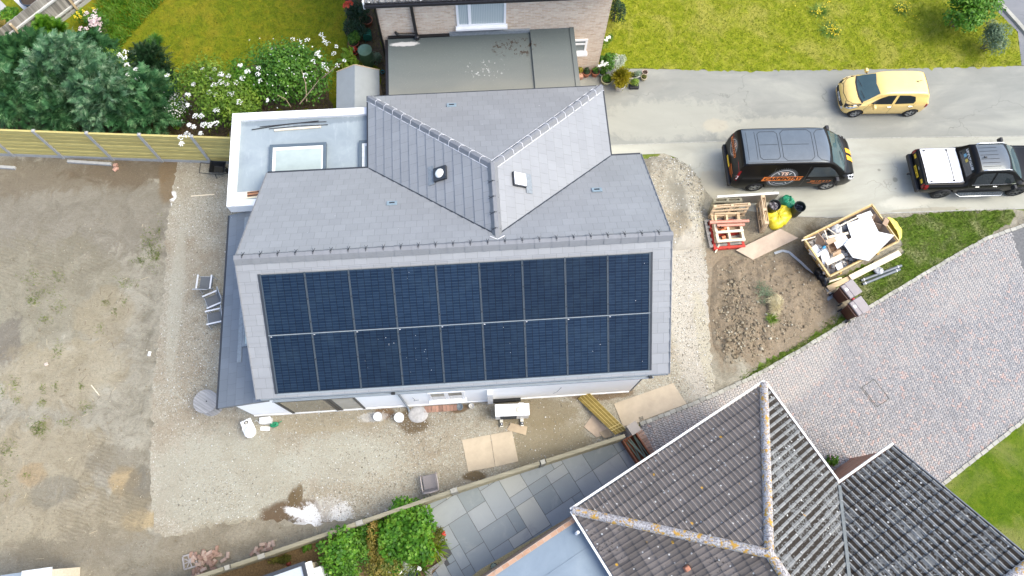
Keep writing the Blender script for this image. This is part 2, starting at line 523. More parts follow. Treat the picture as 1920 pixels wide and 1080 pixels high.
for (x, y, rx, ry, c, k) in ((1250, 225, 3.0, 0.9, (0.365, 0.359, 0.299), 0.5), (1450, 240, 2.5, 0.5, (0.374, 0.364, 0.303), 0.5),
                             (1180, 160, 1.6, 0.5, (0.204, 0.204, 0.184), 0.5), (1640, 225, 1.6, 0.25, (0.209, 0.213, 0.193), 0.4),  # strip below the car: its shadow, painted into the asphalt colour
                             (1340, 235, 0.5, 0.3, (0.435, 0.373, 0.271), 0.35)):
 col = t.mix(t.math('MULTIPLY', t.blob(p, P(x, y), (rx, ry), n2, 0.7), k), col, c)
M_asphalt = t.out(col, 0.9, t.bump(n3, 0.3, 0.01), spec=0.25)
t, p, n2, col, n3 = concrete_mat('pale_concrete', (0.361, 0.357, 0.302), (0.304, 0.300, 0.250), (0.413, 0.408, 0.344))
for (x, y, rx, ry, c, k) in ((1390, 300, 2.2, 0.5, (0.452, 0.435, 0.353), 0.5), (1700, 380, 1.0, 0.25, (0.487, 0.470, 0.394), 0.6),
                             (1678, 337, 0.1, 0.1, (0.174, 0.169, 0.139), 0.7), (1648, 319, 0.06, 0.06, (0.174, 0.169, 0.139), 0.7),
                             (1735, 395, 1.6, 0.12, (0.261, 0.231, 0.164), 0.5), (1340, 350, 0.8, 0.7, (0.348, 0.311, 0.230), 0.6)):
 col = t.mix(t.math('MULTIPLY', t.blob(p, P(x, y), (rx, ry), n2, 0.6), k), col, c)
M_concrete = t.out(col, 0.88, t.bump(n3, 0.25, 0.008), spec=0.25)
M_kerb = plain('kerb_concrete', (0.34, 0.33, 0.285), 0.9, 0.2, 4.0, bump=0.3, island=0.15)
M_lawn_l = grass_mat('lawn_yellowing', (0.075, 0.115, 0.004), (0.15, 0.178, 0.007), (0.215, 0.20, 0.010), (0.26, 0.205, 0.018), 0.55, 1.2)
M_lawn_r = grass_mat('lawn_front', (0.10, 0.145, 0.004), (0.205, 0.235, 0.012), (0.30, 0.30, 0.035), (0.34, 0.305, 0.07), 0.6, 1.5)
M_lawn_b = grass_mat('lawn_striped', (0.045, 0.095, 0.003), (0.085, 0.145, 0.004), (0.14, 0.18, 0.014), (0.22, 0.215, 0.07), 0.7, 0.9)
M_verge = grass_mat('verge_grass', (0.06, 0.12, 0.010), (0.11, 0.18, 0.020), (0.18, 0.225, 0.05), (0.32, 0.29, 0.17), 0.6, 2.0)
M_bed = plain('bed_soil', (0.085, 0.058, 0.032), 0.95, 0.5, 9.0, bump=0.9, dirt=(0.17, 0.12, 0.06))
M_mulch = plain('bark_mulch', (0.19, 0.125, 0.06), 0.95, 0.5, 22.0, bump=0.9, dirt=(0.08, 0.05, 0.025))
M_base = grass_mat('rough_grass', (0.09, 0.14, 0.02), (0.14, 0.18, 0.03), (0.18, 0.20, 0.045), (0.25, 0.2, 0.1), 0.5)
t, p, n2, col, n3 = concrete_mat('road_asphalt', (0.17, 0.175, 0.185), (0.14, 0.145, 0.15), (0.21, 0.21, 0.215))
M_road = t.out(col, 0.85, t.bump(n3, 0.3, 0.008))
W_soil = wpoly([(-1500, 262), (0, 287), (430, 301), (430, 100), (1085, 100), (1092, 292), (1300, 302), (1920, 395), (1925, 424),
    (1780, 489), (1620, 584), (1390, 719), (1192, 800), (1180, 816), (851, 921), (674, 981), (490, 1044), (370, 1082), (-1000, 1515)])
W_gravel = wpoly([(332, 303), (440, 302), (600, 500), (1245, 288), (1268, 296), (1300, 330), (1318, 380), (1316, 420), (1324, 470), (1327, 560), (1330, 640),
                  (1336, 690), (1342, 735), (1200, 793), (1180, 812), (1000, 873), (851, 918), (700, 968), (640, 975), (590, 985), (520, 975), (460, 975),
                  (400, 985), (350, 1000), (310, 1008), (288, 990), (284, 930), (281, 880), (283, 800), (284, 740), (297, 640), (306, 560),
                  (312, 500), (311, 440), (317, 400), (326, 350)])
W_drive = wpoly([(1085, 128), (1250, 130), (1500, 132), (1700, 128), (1905, 124), (2400, 110), (2400, 249), (1720, 257), (1370, 264), (1100, 274)])
W_conc = wpoly([(1100, 274), (1370, 264), (1720, 257), (2400, 249), (2400, 385), (1895, 391), (1650, 400), (1560, 408), (1470, 405), (1400, 395), (1335, 372),
    (1300, 330), (1268, 296), (1245, 288), (1100, 294)])
W_lawn_r = wpoly([(1120, 126), (1250, 130), (1400, 134), (1560, 131), (1700, 129), (1860, 126), (1915, 123), (1908, 60), (1868, 20), (1855, -60),
                  (1840, -500), (1150, -500), (1140, 0), (1115, 110)])
W_road = wpoly([(1840, -500), (1855, -60), (1868, 20), (1908, 60), (1915, 123), (2400, 110), (2400, -500)])
W_lawn_l = wpoly([(-1500, -700), (715, -700), (715, 20), (735, 150), (735, 200), (430, 212), (430, 284), (0, 276), (-1500, 255)])
W_bed_l = wpoly([(-500, 70), (0, 40), (130, 60), (240, 120), (330, 170), (360, 150), (470, 125), (600, 110), (625, 205), (430, 215), (430, 292), (0, 280), (-500, 270)])
W_bed_h = wpoly([(650, -10), (700, 0), (735, 160), (735, 215), (710, 215), (715, 130), (690, 118), (660, 122), (650, 70)])
W_verge = wpoly([(1668, 412), (1720, 402), (1800, 396), (1895, 394), (1906, 404), (1895, 416), (1840, 450), (1780, 486), (1700, 534), (1620, 582), (1560, 620), (1500, 657),
                 (1430, 697), (1392, 714), (1440, 676), (1520, 632), (1565, 604), (1600, 575), (1590, 530), (1560, 545), (1550, 530), (1640, 490), (1690, 478), (1692, 440), (1660, 425)])
W_lawn_b = wpoly([(1768, 908), (1850, 845), (1932, 779), (2500, 400), (2500, 1700), (1800, 1700), (1640, 1085)])
W_block = wpoly([(1925, 423), (1850, 449), (1780, 488), (1700, 536), (1620, 584), (1560, 622), (1500, 659), (1440, 693), (1390, 719), (1300, 759), (1200, 798),
                 (1215, 845), (1300, 1000), (1500, 1200), (1660, 1085), (1768, 908), (1850, 845), (1932, 779), (2400, 470), (2400, 260)])
W_patio = wpoly([(786, 953), (851, 925), (1182, 818), (1232, 884), (1300, 980), (905, 1085), (800, 1200), (770, 1110), (800, 1085), (838, 1048), (800, 985)])
W_bedb = wpoly([(370, 1084), (490, 1046), (674, 983), (788, 952), (802, 985), (840, 1048), (802, 1085), (772, 1110), (790, 1300), (100, 1300)])
big = [Vector((-170, -150)), Vector((190, -150)), Vector((190, 190)), Vector((-170, 190))]
sheet('ground', big, -0.004, M_base)
sheet('soil', W_soil, 0.0, M_soil, 0.03, 0.3)
sheet('gravel_yard', W_gravel, 0.004, M_gravel, 0.035, 0.10)
sheet('lawn', W_lawn_l, 0.005, M_lawn_l)
sheet('garden_bed', W_bed_l, 0.010, M_bed, 0.08, 0.2)
sheet('garden_bed', W_bed_h, 0.014, M_bed, 0.05, 0.2)
sheet('driveway', W_drive, 0.008, M_asphalt)
sheet('concrete_drive', W_conc, 0.008, M_concrete)
sheet('lawn', W_lawn_r, 0.012, M_lawn_r, 0.035, 0.12)
sheet('road', W_road, 0.016, M_road)
sheet('grass_verge', W_verge, 0.012, M_verge, 0.05, 0.12)
sheet('lawn', W_lawn_b, 0.012, M_lawn_b, 0.02, 0.15)
sheet('flower_bed', W_bedb, 0.008, M_mulch, 0.0)
mb = MB()
for a, b, w in (((1096, 274), (1370, 264.5), 0.05), ((1370, 264.5), (1720, 257.5), 0.05), ((1720, 257.5), (2400, 249.5), 0.05),
    ((1470, 405), (1560, 408), 0.06), ((1560, 408), (1650, 400), 0.06), ((1650, 400), (1895, 391.5), 0.07), ((1895, 391.5), (2400, 385), 0.07)):
 mb.beam(P(*a, 0.010), P(*b, 0.010), w * .6, 0.016)
mb.build('concrete_edging', plain('edging_concrete', (0.33, 0.325, 0.29), .9, .25, 5))['kind'] = 'structure'
mb = MB()
for a, b in (((1868, 0), (1905, 40)), ((1905, 40), (1935, 75)), ((1860, -80), (1868, 0))):
 mb.beam(P(*a, 0.05), P(*b, 0.05), 0.16, 0.12)
mb.build('road_kerb', M_kerb)['kind'] = 'structure'
def block_paving():
 t = NT('block_paver')
 isl = t.island()
 p = t.pos()
 n1 = t.noise(p, 0.5, 4, 0.6)
 n2 = t.noise(p, 9.0, 4, 0.7)
 col = t.ramp(isl, ((0.0, (0.235, 0.228, 0.225)), (0.3, (0.27, 0.262, 0.26)), (0.6, (0.305, 0.295, 0.29)), (0.82, (0.34, 0.315, 0.30)), (0.91, (0.365, 0.30, 0.275)), (0.97, (0.40, 0.295, 0.26)), (1.0, (0.36, 0.335, 0.315))))
 dust = t.blob(p, P(1480, 700), (2.2, 0.9), n1, 0.6, 0.5)
 dust2 = t.blob(p, P(1330, 790), (2.2, 1.2), n1, 0.6, 0.5)
 dust3 = t.blob(p, P(1830, 520), (2.8, 0.8), n1, 0.6, 0.5)
 for d, k in ((dust, 0.5), (dust2, 0.55), (dust3, 0.2)):
  col = t.mix(t.math('MULTIPLY', d, k), col, (0.46, 0.42, 0.37))
 col = t.mix(t.math('MULTIPLY', t.step(n1, 0.48, 0.66), 0.35), col, (0.36, 0.34, 0.315))
 col = t.mix(t.math('MULTIPLY', t.step(n1, 0.44, 0.3), 0.3), col, (0.20, 0.195, 0.195))
 col = t.mix(t.math('MULTIPLY', t.step(n2, 0.55, 0.8), 0.25), col, (0.2, 0.19, 0.18))
 m = t.out(col, 0.85, t.bump(n2, 0.3, 0.006))
 ang = math.atan2(3.17, 5.93) + rad(45 - 12)
 ca, sa = math.cos(ang), math.sin(ang)
 w, g = 0.066, 0.003
 poly = [(q.x, q.y) for q in W_block]
 cx, cy = 12.0, 5.0
 rects = []
 N = 125
 for i in range(-N, N):
  for j in range(-N, N):
   k = (i - j) % 4
   if k == 0:
    rects.append((i * w, j * w, 2 * w, w))
   elif k == 3:
    rects.append((i * w, j * w, w, 2 * w))
 rects = np.array(rects)
 x0, y0, lx, ly = rects.T
 mx, my = x0 + lx / 2, y0 + ly / 2
 wx, wy = cx + mx * ca - my * sa, cy + mx * sa + my * ca
 keep = inside(poly, wx, wy) & (wx < 19) & (wy > -3)
 x0, y0, lx, ly = (a[keep] for a in (x0, y0, lx, ly))
 g2 = g / 2
 cs = [(x0 + g2, y0 + g2), (x0 + lx - g2, y0 + g2), (x0 + lx - g2, y0 + ly - g2), (x0 + g2, y0 + ly - g2)]
 n = len(x0)
 v = np.zeros((n, 4, 3))
 zt = 0.022 + nrng.uniform(-0.002, 0.002, n)
 for k, (a, b) in enumerate(cs):
  v[:, k, 0] = cx + a * ca - b * sa
  v[:, k, 1] = cy + a * sa + b * ca
  v[:, k, 2] = zt
 low = v.copy()
 low[:, :, 2] = 0.008
 vv = np.concatenate((v, low), axis=1).reshape(-1, 3)
 b = (np.arange(n) * 8)[:, None]
 fs = np.concatenate([b + np.array(q)[None, :] for q in ((0, 1, 2, 3), (0, 4, 5, 1), (1, 5, 6, 2), (2, 6, 7, 3), (3, 7, 4, 0))])
 o = np_mesh('block_paving', vv, fs, m)
 o['kind'] = 'structure'
sheet('paving_bed', W_block, 0.010, plain('jointing_sand', (0.13, 0.13, 0.13), 0.95, 0.25, 14))
block_paving()
mb = MB()
line1 = [(1925, 421), (1850, 447), (1780, 486), (1700, 534), (1620, 582), (1560, 620), (1500, 657), (1440, 691), (1390, 717), (1300, 757), (1200, 796)]
line2 = [(1672, 992), (1768, 906), (1850, 843), (1932, 777), (2050, 690)]
for line, h, sz in ((line1, 0.045, 0.21), (line2, 0.045, 0.25)):
 pts = [P(x, y, 0) for x, y in line]
 for a, b in zip(pts, pts[1:]):
  d = b - a
  n = max(1, int(d.length / sz))
  for i in range(n):
   q0, q1 = a.lerp(b, (i + 0.03) / n), a.lerp(b, (i + 0.97) / n)
   j = rng.uniform(-0.012, 0.012)
   off = Vector((-d.y, d.x, 0)).normalized() * j
   mb.beam(q0 + off + Vector((0, 0, h / 2)), q1 + off + Vector((0, 0, h / 2 + rng.uniform(-.006, .006))), 0.115, h + 0.02)
mb.build('sett_edging', M_kerb)['kind'] = 'structure'
def patio():
 t = NT('slate_slab')
 isl = t.island()
 p = t.pos()
 n1 = t.noise(p, 1.6, 6, 0.7, 0.8)
 n2 = t.noise(p, 16, 4, 0.7)
 col = t.ramp(isl, ((0.0, (0.18, 0.21, 0.222)), (0.3, (0.215, 0.245, 0.258)), (0.55, (0.25, 0.278, 0.29)), (0.8, (0.29, 0.312, 0.315)), (0.92, (0.325, 0.335, 0.312)), (1.0, (0.36, 0.365, 0.325))))
 col = t.mix(t.math('MULTIPLY', t.step(n1, 0.5, 0.7), 0.28), col, (0.17, 0.18, 0.20))
 col = t.mix(t.math('MULTIPLY', t.step(n1, 0.46, 0.3), 0.3), col, (0.36, 0.37, 0.35))
 m = t.out(col, 0.55, t.bump(t.math('ADD', n1, n2), 0.15, 0.01))
 sheet('patio_bed', W_patio, 0.012, plain('patio_joint', (0.10, 0.10, 0.10), 0.95))
 ang = math.atan2(3.17, 5.93)
 ca, sa = math.cos(ang), math.sin(ang)
 o0 = P(1000, 930)
 u = 0.335
 N = 30
 occ = np.zeros((2 * N, 2 * N), dtype=bool)
 r2 = random.Random(3)
 poly = [(q.x, q.y) for q in W_patio]
 mb = MB()
 for j in range(2 * N):
  for i in range(2 * N):
   if occ[i, j]:
    continue
   opts = [(3, 2), (2, 3), (2, 2), (2, 2), (2, 1), (1, 2), (3, 2)]
   r2.shuffle(opts)
   opts.append((1, 1))
   for (a, b) in opts:
    if i + a <= 2 * N and j + b <= 2 * N and not occ[i:i + a, j:j + b].any():
     break
   occ[i:i + a, j:j + b] = True
   g = 0.007
   q = []
   for (x, y) in ((i * u + g, j * u + g), ((i + a) * u - g, j * u + g), ((i + a) * u - g, (j + b) * u - g), (i * u + g, (j + b) * u - g)):
    x -= N * u
    y -= N * u
    q.append((o0.x + x * ca - y * sa, o0.y + x * sa + y * ca))
   q = clip_poly(q, poly)
   if q and len(q) > 2:
    z = 0.03 + r2.uniform(-0.001, 0.001)
    k = len(q)
    mb.add([(x, y, z) for x, y in q] + [(x, y, 0.012) for x, y in q],
                       [tuple(range(k))] + [(i2, k + i2, k + (i2 + 1) % k, (i2 + 1) % k) for i2 in range(k)])
 mb.build('patio', m)['kind'] = 'structure'
def clip_half(q, a, n):
 """keep the part of polygon q where (p-a).n >= 0"""
 out = []
 k = len(q)
 for i in range(k):
  p0, p1 = q[i], q[(i + 1) % k]
  d0 = (p0[0] - a[0]) * n[0] + (p0[1] - a[1]) * n[1]
  d1 = (p1[0] - a[0]) * n[0] + (p1[1] - a[1]) * n[1]
  if d0 >= 0:
   out.append(p0)
  if (d0 >= 0) != (d1 >= 0):
   s = d0 / (d0 - d1)
   out.append((p0[0] + (p1[0] - p0[0]) * s, p0[1] + (p1[1] - p0[1]) * s))
 return out
def clip_poly(q, poly):
 """slabs wholly inside stay; those crossing the long straight edges are cut"""
 xs = np.array([p[0] for p in q])
 ys = np.array([p[1] for p in q])
 ins = inside(poly, xs, ys)
 if ins.all():
  return q
 if not ins.any():
  return None
 for i in range(len(poly)):
  a, b = poly[i], poly[(i + 1) % len(poly)]
  ex, ey = b[0] - a[0], b[1] - a[1]
  L = math.hypot(ex, ey)
  s = [(p[0] - a[0]) * ex / L + (p[1] - a[1]) * ey / L for p in q]
  d = [(p[0] - a[0]) * -ey / L + (p[1] - a[1]) * ex / L for p in q]
  if max(s) < 0 or min(s) > L or min(d) > 0 or max(d) < 0:
   continue
  c = (sum(p[0] for p in poly) / len(poly), sum(p[1] for p in poly) / len(poly))
  sg = 1 if (c[0] - a[0]) * -ey + (c[1] - a[1]) * ex > 0 else -1
  q = clip_half(q, a, (-ey / L * sg, ex / L * sg))
  if len(q) < 3:
   return None
 return q
patio()
mb = MB()
W_strip = wpoly([(1078, 962), (1066, 970), (900, 1068), (860, 1100), (872, 1112), (910, 1082), (1082, 976)])
sheet('gravel_strip', W_strip, 0.034, plain('yellow_gravel', (0.42, 0.34, 0.17), 0.95, 0.4, 40, bump=0.9))
def pebbles(name, x, y, z, smin, smax, m, flat=0.6):
 n = len(x)
 base = np.array([(1, 0, 0), (-1, 0, 0), (0, 1, 0), (0, -1, 0), (0, 0, 1), (0, 0, -1)], float)
 fs = np.array([(0, 2, 4), (2, 1, 4), (1, 3, 4), (3, 0, 4), (2, 0, 5), (1, 2, 5), (3, 1, 5), (0, 3, 5)])
 s = nrng.uniform(smin, smax, n) * np.where(nrng.random(n) < 0.08, 1.7, 1.0)
 a = nrng.uniform(0, 2 * PI, n)
 v = np.repeat(base[None], n, 0) * nrng.uniform(0.55, 1.2, (n, 6, 3))
 v[:, :, 2] *= flat
 c, sn = np.cos(a)[:, None], np.sin(a)[:, None]
 vx = (v[:, :, 0] * c - v[:, :, 1] * sn) * s[:, None] + x[:, None]
 vy = (v[:, :, 0] * sn + v[:, :, 1] * c) * s[:, None] + y[:, None]
 vz = v[:, :, 2] * s[:, None] + np.asarray(z).reshape(-1, 1) + s[:, None] * 0.25
 vv = np.stack((vx, vy, vz), 2).reshape(-1, 3)
 f = (np.arange(n) * 6)[:, None, None] + fs[None]
 return np_mesh(name, vv, f.reshape(-1, 3), m)
def stone_mat(name, stops):
 t = NT(name)
 return t.out(t.ramp(t.island(), stops), 0.9, spec=0.25)
M_stone = stone_mat('pale_stone', ((0.0, (0.17, 0.15, 0.115)), (0.35, (0.30, 0.28, 0.225)), (0.65, (0.46, 0.44, 0.39)), (1.0, (0.74, 0.73, 0.70))))
M_clod = stone_mat('earth_clod', ((0.0, (0.170, 0.134, 0.088)), (0.6, (0.268, 0.225, 0.156)), (0.9, (0.348, 0.303, 0.224)), (1.0, (0.493, 0.460, 0.368))))
gp = [(q.x, q.y) for q in W_gravel]
xs, ys = [], []
for (px, py, r, n) in ((1290, 500, 1.5, 1500), (1290, 620, 1.3, 1300), (1310, 710, 1.0, 700), (1280, 330, 1.2, 900), (640, 860, 2.0, 1000), (760, 850, 1.6, 700), (420, 930, 1.3, 800),
                       (640, 940, 1.0, 600), (390, 700, 1.2, 500), (355, 650, 1.0, 350), (340, 760, 1.0, 400), (600, 775, 2.0, 500), (780, 800, 1.0, 500), (370, 400, 1.2, 400), (860, 800, 2.0, 450), (1010, 830, 1.5, 300)):
 c = P(px, py)
 xs.append(nrng.normal(c.x, r * 0.6, n))
 ys.append(nrng.normal(c.y, r * 0.6, n))
ax, ay = scatter(gp, 3500)
xs = np.concatenate(xs + [ax])
ys = np.concatenate(ys + [ay])
k = inside(gp, xs, ys)
xs, ys = xs[k], ys[k]
tag(pebbles('loose_gravel', xs, ys, np.full(len(xs), 0.004), 0.010, 0.022, M_stone), kind='stuff')
sx, sy = scatter([(q.x, q.y) for q in W_soil], 8000, (-18, -5, -1, 11.5))
k = ~inside(gp, sx, sy)
tag(pebbles('soil_crumbs', sx[k], sy[k], np.zeros(k.sum()), 0.007, 0.019, M_clod), kind='stuff')
def turf(name, poly, n, h, m, lim=None, z=0.01, pts=None):
 x, y = pts if pts is not None else scatter([(q[0], q[1]) for q in poly], n, lim)
 n = len(x)
 a = nrng.uniform(0, 2 * PI, n)
 hh = h * nrng.uniform(0.5, 1.3, n)
 w = nrng.uniform(0.006, 0.013, n) * (h / 0.06) ** 0.5
 lean = nrng.uniform(0.3, 1.3, n) * hh
 d = nrng.uniform(0, 2 * PI, n)
 v = np.zeros((n, 3, 3))
 v[:, 0] = np.stack((x - np.cos(a) * w, y - np.sin(a) * w, np.full(n, z)), 1)
 v[:, 1] = np.stack((x + np.cos(a) * w, y + np.sin(a) * w, np.full(n, z)), 1)
 v[:, 2] = np.stack((x + np.cos(d) * lean, y + np.sin(d) * lean, z + hh), 1)
 o = np_mesh(name, v.reshape(-1, 3), np.arange(3 * n).reshape(-1, 3), m)
 return tag(o, kind='stuff')
M_blade_r = leafm('lawn_blade', (0.09, 0.14, 0.004), (0.22, 0.255, 0.013), (0.40, 0.385, 0.085), 0.6, 0.3)
M_blade_l = leafm('dry_blade', (0.06, 0.10, 0.003), (0.16, 0.175, 0.007), (0.32, 0.28, 0.04), 0.6, 0.3)
M_blade_b = leafm('green_blade', (0.05, 0.105, 0.004), (0.095, 0.165, 0.006), (0.18, 0.22, 0.03), 0.6, 0.3)
M_blade_v = leafm('verge_blade', (0.075, 0.14, 0.012), (0.14, 0.20, 0.03), (0.30, 0.28, 0.12), 0.6, 0.3)
turf('lawn_grass', W_lawn_r, 42000, 0.07, M_blade_r, (4, 23, 15, 23))
turf('lawn_grass', W_lawn_l, 26000, 0.055, M_blade_l, (-13, 0, 13, 22))
turf('lawn_grass', W_lawn_b, 10000, 0.045, M_blade_b, (10, 22, -6, 5))
turf('verge_tufts', W_verge, 15000, 0.065, M_blade_v)
mc_ = P(1641, 737)
mb = MB()
ang = math.atan2(3.17, 5.93) + rad(33)
for (x, y, lx, ly) in ((0, -.38, .52, .014), (0, .38, .52, .014), (-.26, 0, .014, .77), (.26, 0, .014, .77), (-.31, .02, .010, .8)):
 mb.box((x, y, .02), (lx, ly, .012))
thing('manhole_cover', mb, plain('joint_dark', (0.06, 0.06, 0.045), .9), 'thin dark rectangular outline of a recessed cover in the block paving', 'manhole cover', None, None, 0, (mc_.x, mc_.y, .004), rad(-62) + PI / 2)
stx, sty = scatter([(q.x, q.y) for q in W_soil], 150, (-17, -5, 0, 11))
mb = MB()
for x, y in zip(stx, sty):
 if not inside(gp, np.array([x]), np.array([y]))[0]:
  a, l = rng.uniform(0, PI), rng.uniform(.05, .28)
  mb.beam((x, y, .012), (x + math.cos(a) * l, y + math.sin(a) * l, .016), .009, .008, rng.choice((0, 0, 1)))
tag(mb.build('twigs_on_soil', [plain('grey_twig', (.17, .13, .09), .9), plain('pale_straw', (.5, .43, .3), .9)]), kind='stuff')
# ================================================================== ROOF HELPERS
def plane_frame(poly, udir):
 poly = [Vector(p) for p in poly]
 u = Vector(udir).normalized()
 n = geometry.normal(poly)
 if n.z < 0:
  n = -n
 v = n.cross(u)
 if v.z < 0:
  v = -v
 o = min(poly, key=lambda p: p.z).copy()
 uv = [((p - o).dot(u), (p - o).dot(v)) for p in poly]
 return o, u, v, n, uv
def roof_courses(mb, poly, udir, course=0.31, lift=0.02, mi=0, v_off=0.0):
 """flat interlocking tiles: each course a tilted strip with a raised lower edge"""
 o, u, v, n, uv = plane_frame(poly, udir)
 vmin, vmax = min(p[1] for p in uv), max(p[1] for p in uv)
 k = 0
 vk = vmin
 while vk < vmax - 1e-4:
  q = clip_half(uv, (0, vk), (0, 1))
  q = clip_half(q, (0, vk + course), (0, -1)) if len(q) > 2 else q
  if len(q) > 2:
   pts, uvs, low = [], [], []
   for a, b in q:
    off = lift * (1 - (b - vk) / course)
    pts.append(o + u * a + v * b + n * off)
    uvs.append((a, b))
   nn = geometry.normal(pts)
   idx = tuple(range(len(pts)))
   mb.add(pts, [idx if nn.dot(n) > 0 else tuple(reversed(idx))], mi, False, uvs)
   lo = [(a, b) for a, b in q if abs(b - vk) < 1e-5]
   if len(lo) >= 2:
    a0, a1 = min(p[0] for p in lo), max(p[0] for p in lo)
    c = [o + u * a0 + v * vk - n * 0.012, o + u * a1 + v * vk - n * 0.012, o + u * a1 + v * vk + n * lift, o + u * a0 + v * vk + n * lift]
    mb.add(c, [(0, 1, 2, 3)], mi, False, [(a0, vk), (a1, vk), (a1, vk), (a0, vk)])
  vk += course
  k += 1
 base = [Vector(p) - n * 0.012 for p in poly]
 if geometry.normal(base).dot(n) < 0:
  base.reverse()
 mb.slab(base, 0.1, mi)
def roof_ribbed(mb, poly, udir, course=0.34, pitch=0.165, amp=0.035, nper=6, lift=0.03, mi=0):
 """old profiled concrete tiles: rolls running up the slope, stepped at every course"""
 o, u, v, n, uv = plane_frame(poly, udir)
 umin, umax = min(p[0] for p in uv), max(p[0] for p in uv)
 vmin, vmax = min(p[1] for p in uv), max(p[1] for p in uv)
 def span(a):
  lo, hi = 1e9, -1e9
  for i in range(len(uv)):
   p, q = uv[i], uv[(i + 1) % len(uv)]
   if (p[0] - a) * (q[0] - a) <= 0:
    if abs(p[0] - q[0]) < 1e-9:
     c = (p[1], q[1])
    else:
     s = (a - p[0]) / (q[0] - p[0])
     c = (p[1] + s * (q[1] - p[1]),)
    for b in c:
     lo, hi = min(lo, b), max(hi, b)
  return lo, hi
 st = pitch / nper
 nu = int((umax - umin) / st)
 e = 1e-5
 def prof(a):
  x = (a / pitch) % 1.0
  return amp * max(0.0, math.cos((x - 0.5) * 2 * PI)) ** 1.5
 for i in range(nu + 1):
  a0, a1 = umin + i * st, min(umax, umin + (i + 1) * st)
  if a1 - a0 < 1e-4:
   continue
  l0, h0 = span(a0 + e)
  l1, h1 = span(a1 - e)
  k = int((min(l0, l1) - vmin) / course)
  while vmin + k * course < max(h0, h1):
   b0, b1 = vmin + k * course, vmin + (k + 1) * course
   c = [(a0, max(b0, l0)), (a1, max(b0, l1)), (a1, min(b1, h1)), (a0, min(b1, h0))]
   k += 1
   if c[3][1] <= c[0][1] + 1e-5 and c[2][1] <= c[1][1] + 1e-5:
    continue
   c[3] = (a0, max(c[3][1], c[0][1]))
   c[2] = (a1, max(c[2][1], c[1][1]))
   pts = [o + u * a + v * b + n * (prof(a) + lift * (1 - (b - b0) / course)) for a, b in c]
   mb.add(pts, [(0, 1, 2, 3)], mi, False, [(a, b) for a, b in c])
   if c[0][1] <= b0 + 1e-4 or c[1][1] <= b0 + 1e-4:
    q = [o + u * a0 + v * c[0][1] + n * (prof(a0) - 0.01), o + u * a1 + v * c[1][1] + n * (prof(a1) - 0.01), pts[1], pts[0]]
    mb.add(q, [(0, 1, 2, 3)], mi, False, [c[0], c[1], c[1], c[0]])
 base = [Vector(p) - n * 0.012 for p in poly]
 if geometry.normal(base).dot(n) < 0:
  base.reverse()
 mb.slab(base, 0.1, mi)
def ridge_cap(mb, p0, p1, w=0.14, h=0.07, seg=0.45, drop=0.05, rnd=False, mi=0, jit=0.0):
 p0, p1 = Vector(p0), Vector(p1)
 d = (p1 - p0)
 L = d.length
 d.normalize()
 s = d.cross(Vector((0, 0, 1))).normalized()
 up = s.cross(d)
 n = max(1, round(L / seg))
 if rnd:
  sec = [(math.cos(PI * i / 10) * w, math.sin(PI * i / 10) * (h + drop) - drop) for i in range(11)]
 else:
  sec = [(w, -drop), (w * 0.35, h), (-w * 0.35, h), (-w, -drop)]
 for i in range(n):
  a = p0 + d * (L * i / n)
  b = p0 + d * (L * (i + 1) / n + 0.02)
  k0, k1 = 1.0 + rng.uniform(-jit, jit), 0.93
  sh = s * rng.uniform(-jit, jit) * 0.1
  vs = [a + sh + s * x * k0 + up * (y + (0.006 if rnd else 0.012)) for x, y in sec] + [b + sh + s * x * (0.975 if rnd else k1) + up * y for x, y in sec]
  m = len(sec)
  mb.add(vs, [(j, j + 1, m + j + 1, m + j) for j in range(m - 1)], mi, rnd)
  mb.add(vs, [tuple(reversed(range(m))), tuple(range(m, 2 * m))], mi)
 return n
def wall_quad(mb, a, b, z0, z1, mi=0):
 """vertical wall face from a to b (seen from the right-hand side), with metre UVs"""
 a, b = Vector(a).to_2d(), Vector(b).to_2d()
 L = (b - a).length
 mb.add([(a.x, a.y, z0), (b.x, b.y, z0), (b.x, b.y, z1), (a.x, a.y, z1)], [(0, 1, 2, 3)], mi, False,
           [(0, z0), (L, z0), (L, z1), (0, z1)])
def slate_mat(name, c, var=0.1, w=0.33, course=0.31, joint=0.5, spots=True, rough=0.42, glaze=0.6):
 t = NT(name)
 uv = t.uvc()
 br = t.n('TexBrick', {'Vector': uv, 'Scale': 1.0, 'Mortar Size': 0.006, 'Mortar Smooth': 0.3, 'Brick Width': w, 'Row Height': course,
                          'Color1': tuple(x * (1 - var) for x in c), 'Color2': tuple(x * (1 + var) for x in c), 'Mortar': tuple(x * (1 - joint) for x in c)}, offset=0.5)
 p = t.pos()
 n1 = t.noise(p, 1.1, 5, 0.65)
 n2 = t.noise(p, 24, 4, 0.7)
 col = t.mix(t.math('MULTIPLY', t.step(n1, 0.45, 0.7), 0.18), br.outputs['Color'], tuple(x * 1.45 for x in c))
 col = t.mix(t.math('MULTIPLY', t.step(n2, 0.5, 0.8), 0.2), col, tuple(x * 0.72 for x in c))
 if spots:
  vo = t.n('TexVoronoi', {'Vector': p, 'Scale': 3.2})
  sp = t.step(t.math('ADD', vo.outputs['Distance'], t.math('MULTIPLY', t.noise(p, 30, 2), 0.08)), 0.085, 0.06)
  few = t.step(t.n('SeparateColor', {0: vo.outputs['Color']}).outputs[0], 0.80, 0.84)
  col = t.mix(t.math('MULTIPLY', t.math('MULTIPLY', sp, few), 0.75), col, (0.68, 0.68, 0.68))
 return t.out(col, rough, t.bump(t.math('ADD', br.outputs['Fac'], t.math('MULTIPLY', n2, -0.15)), 0.35, -0.006), spec=glaze)
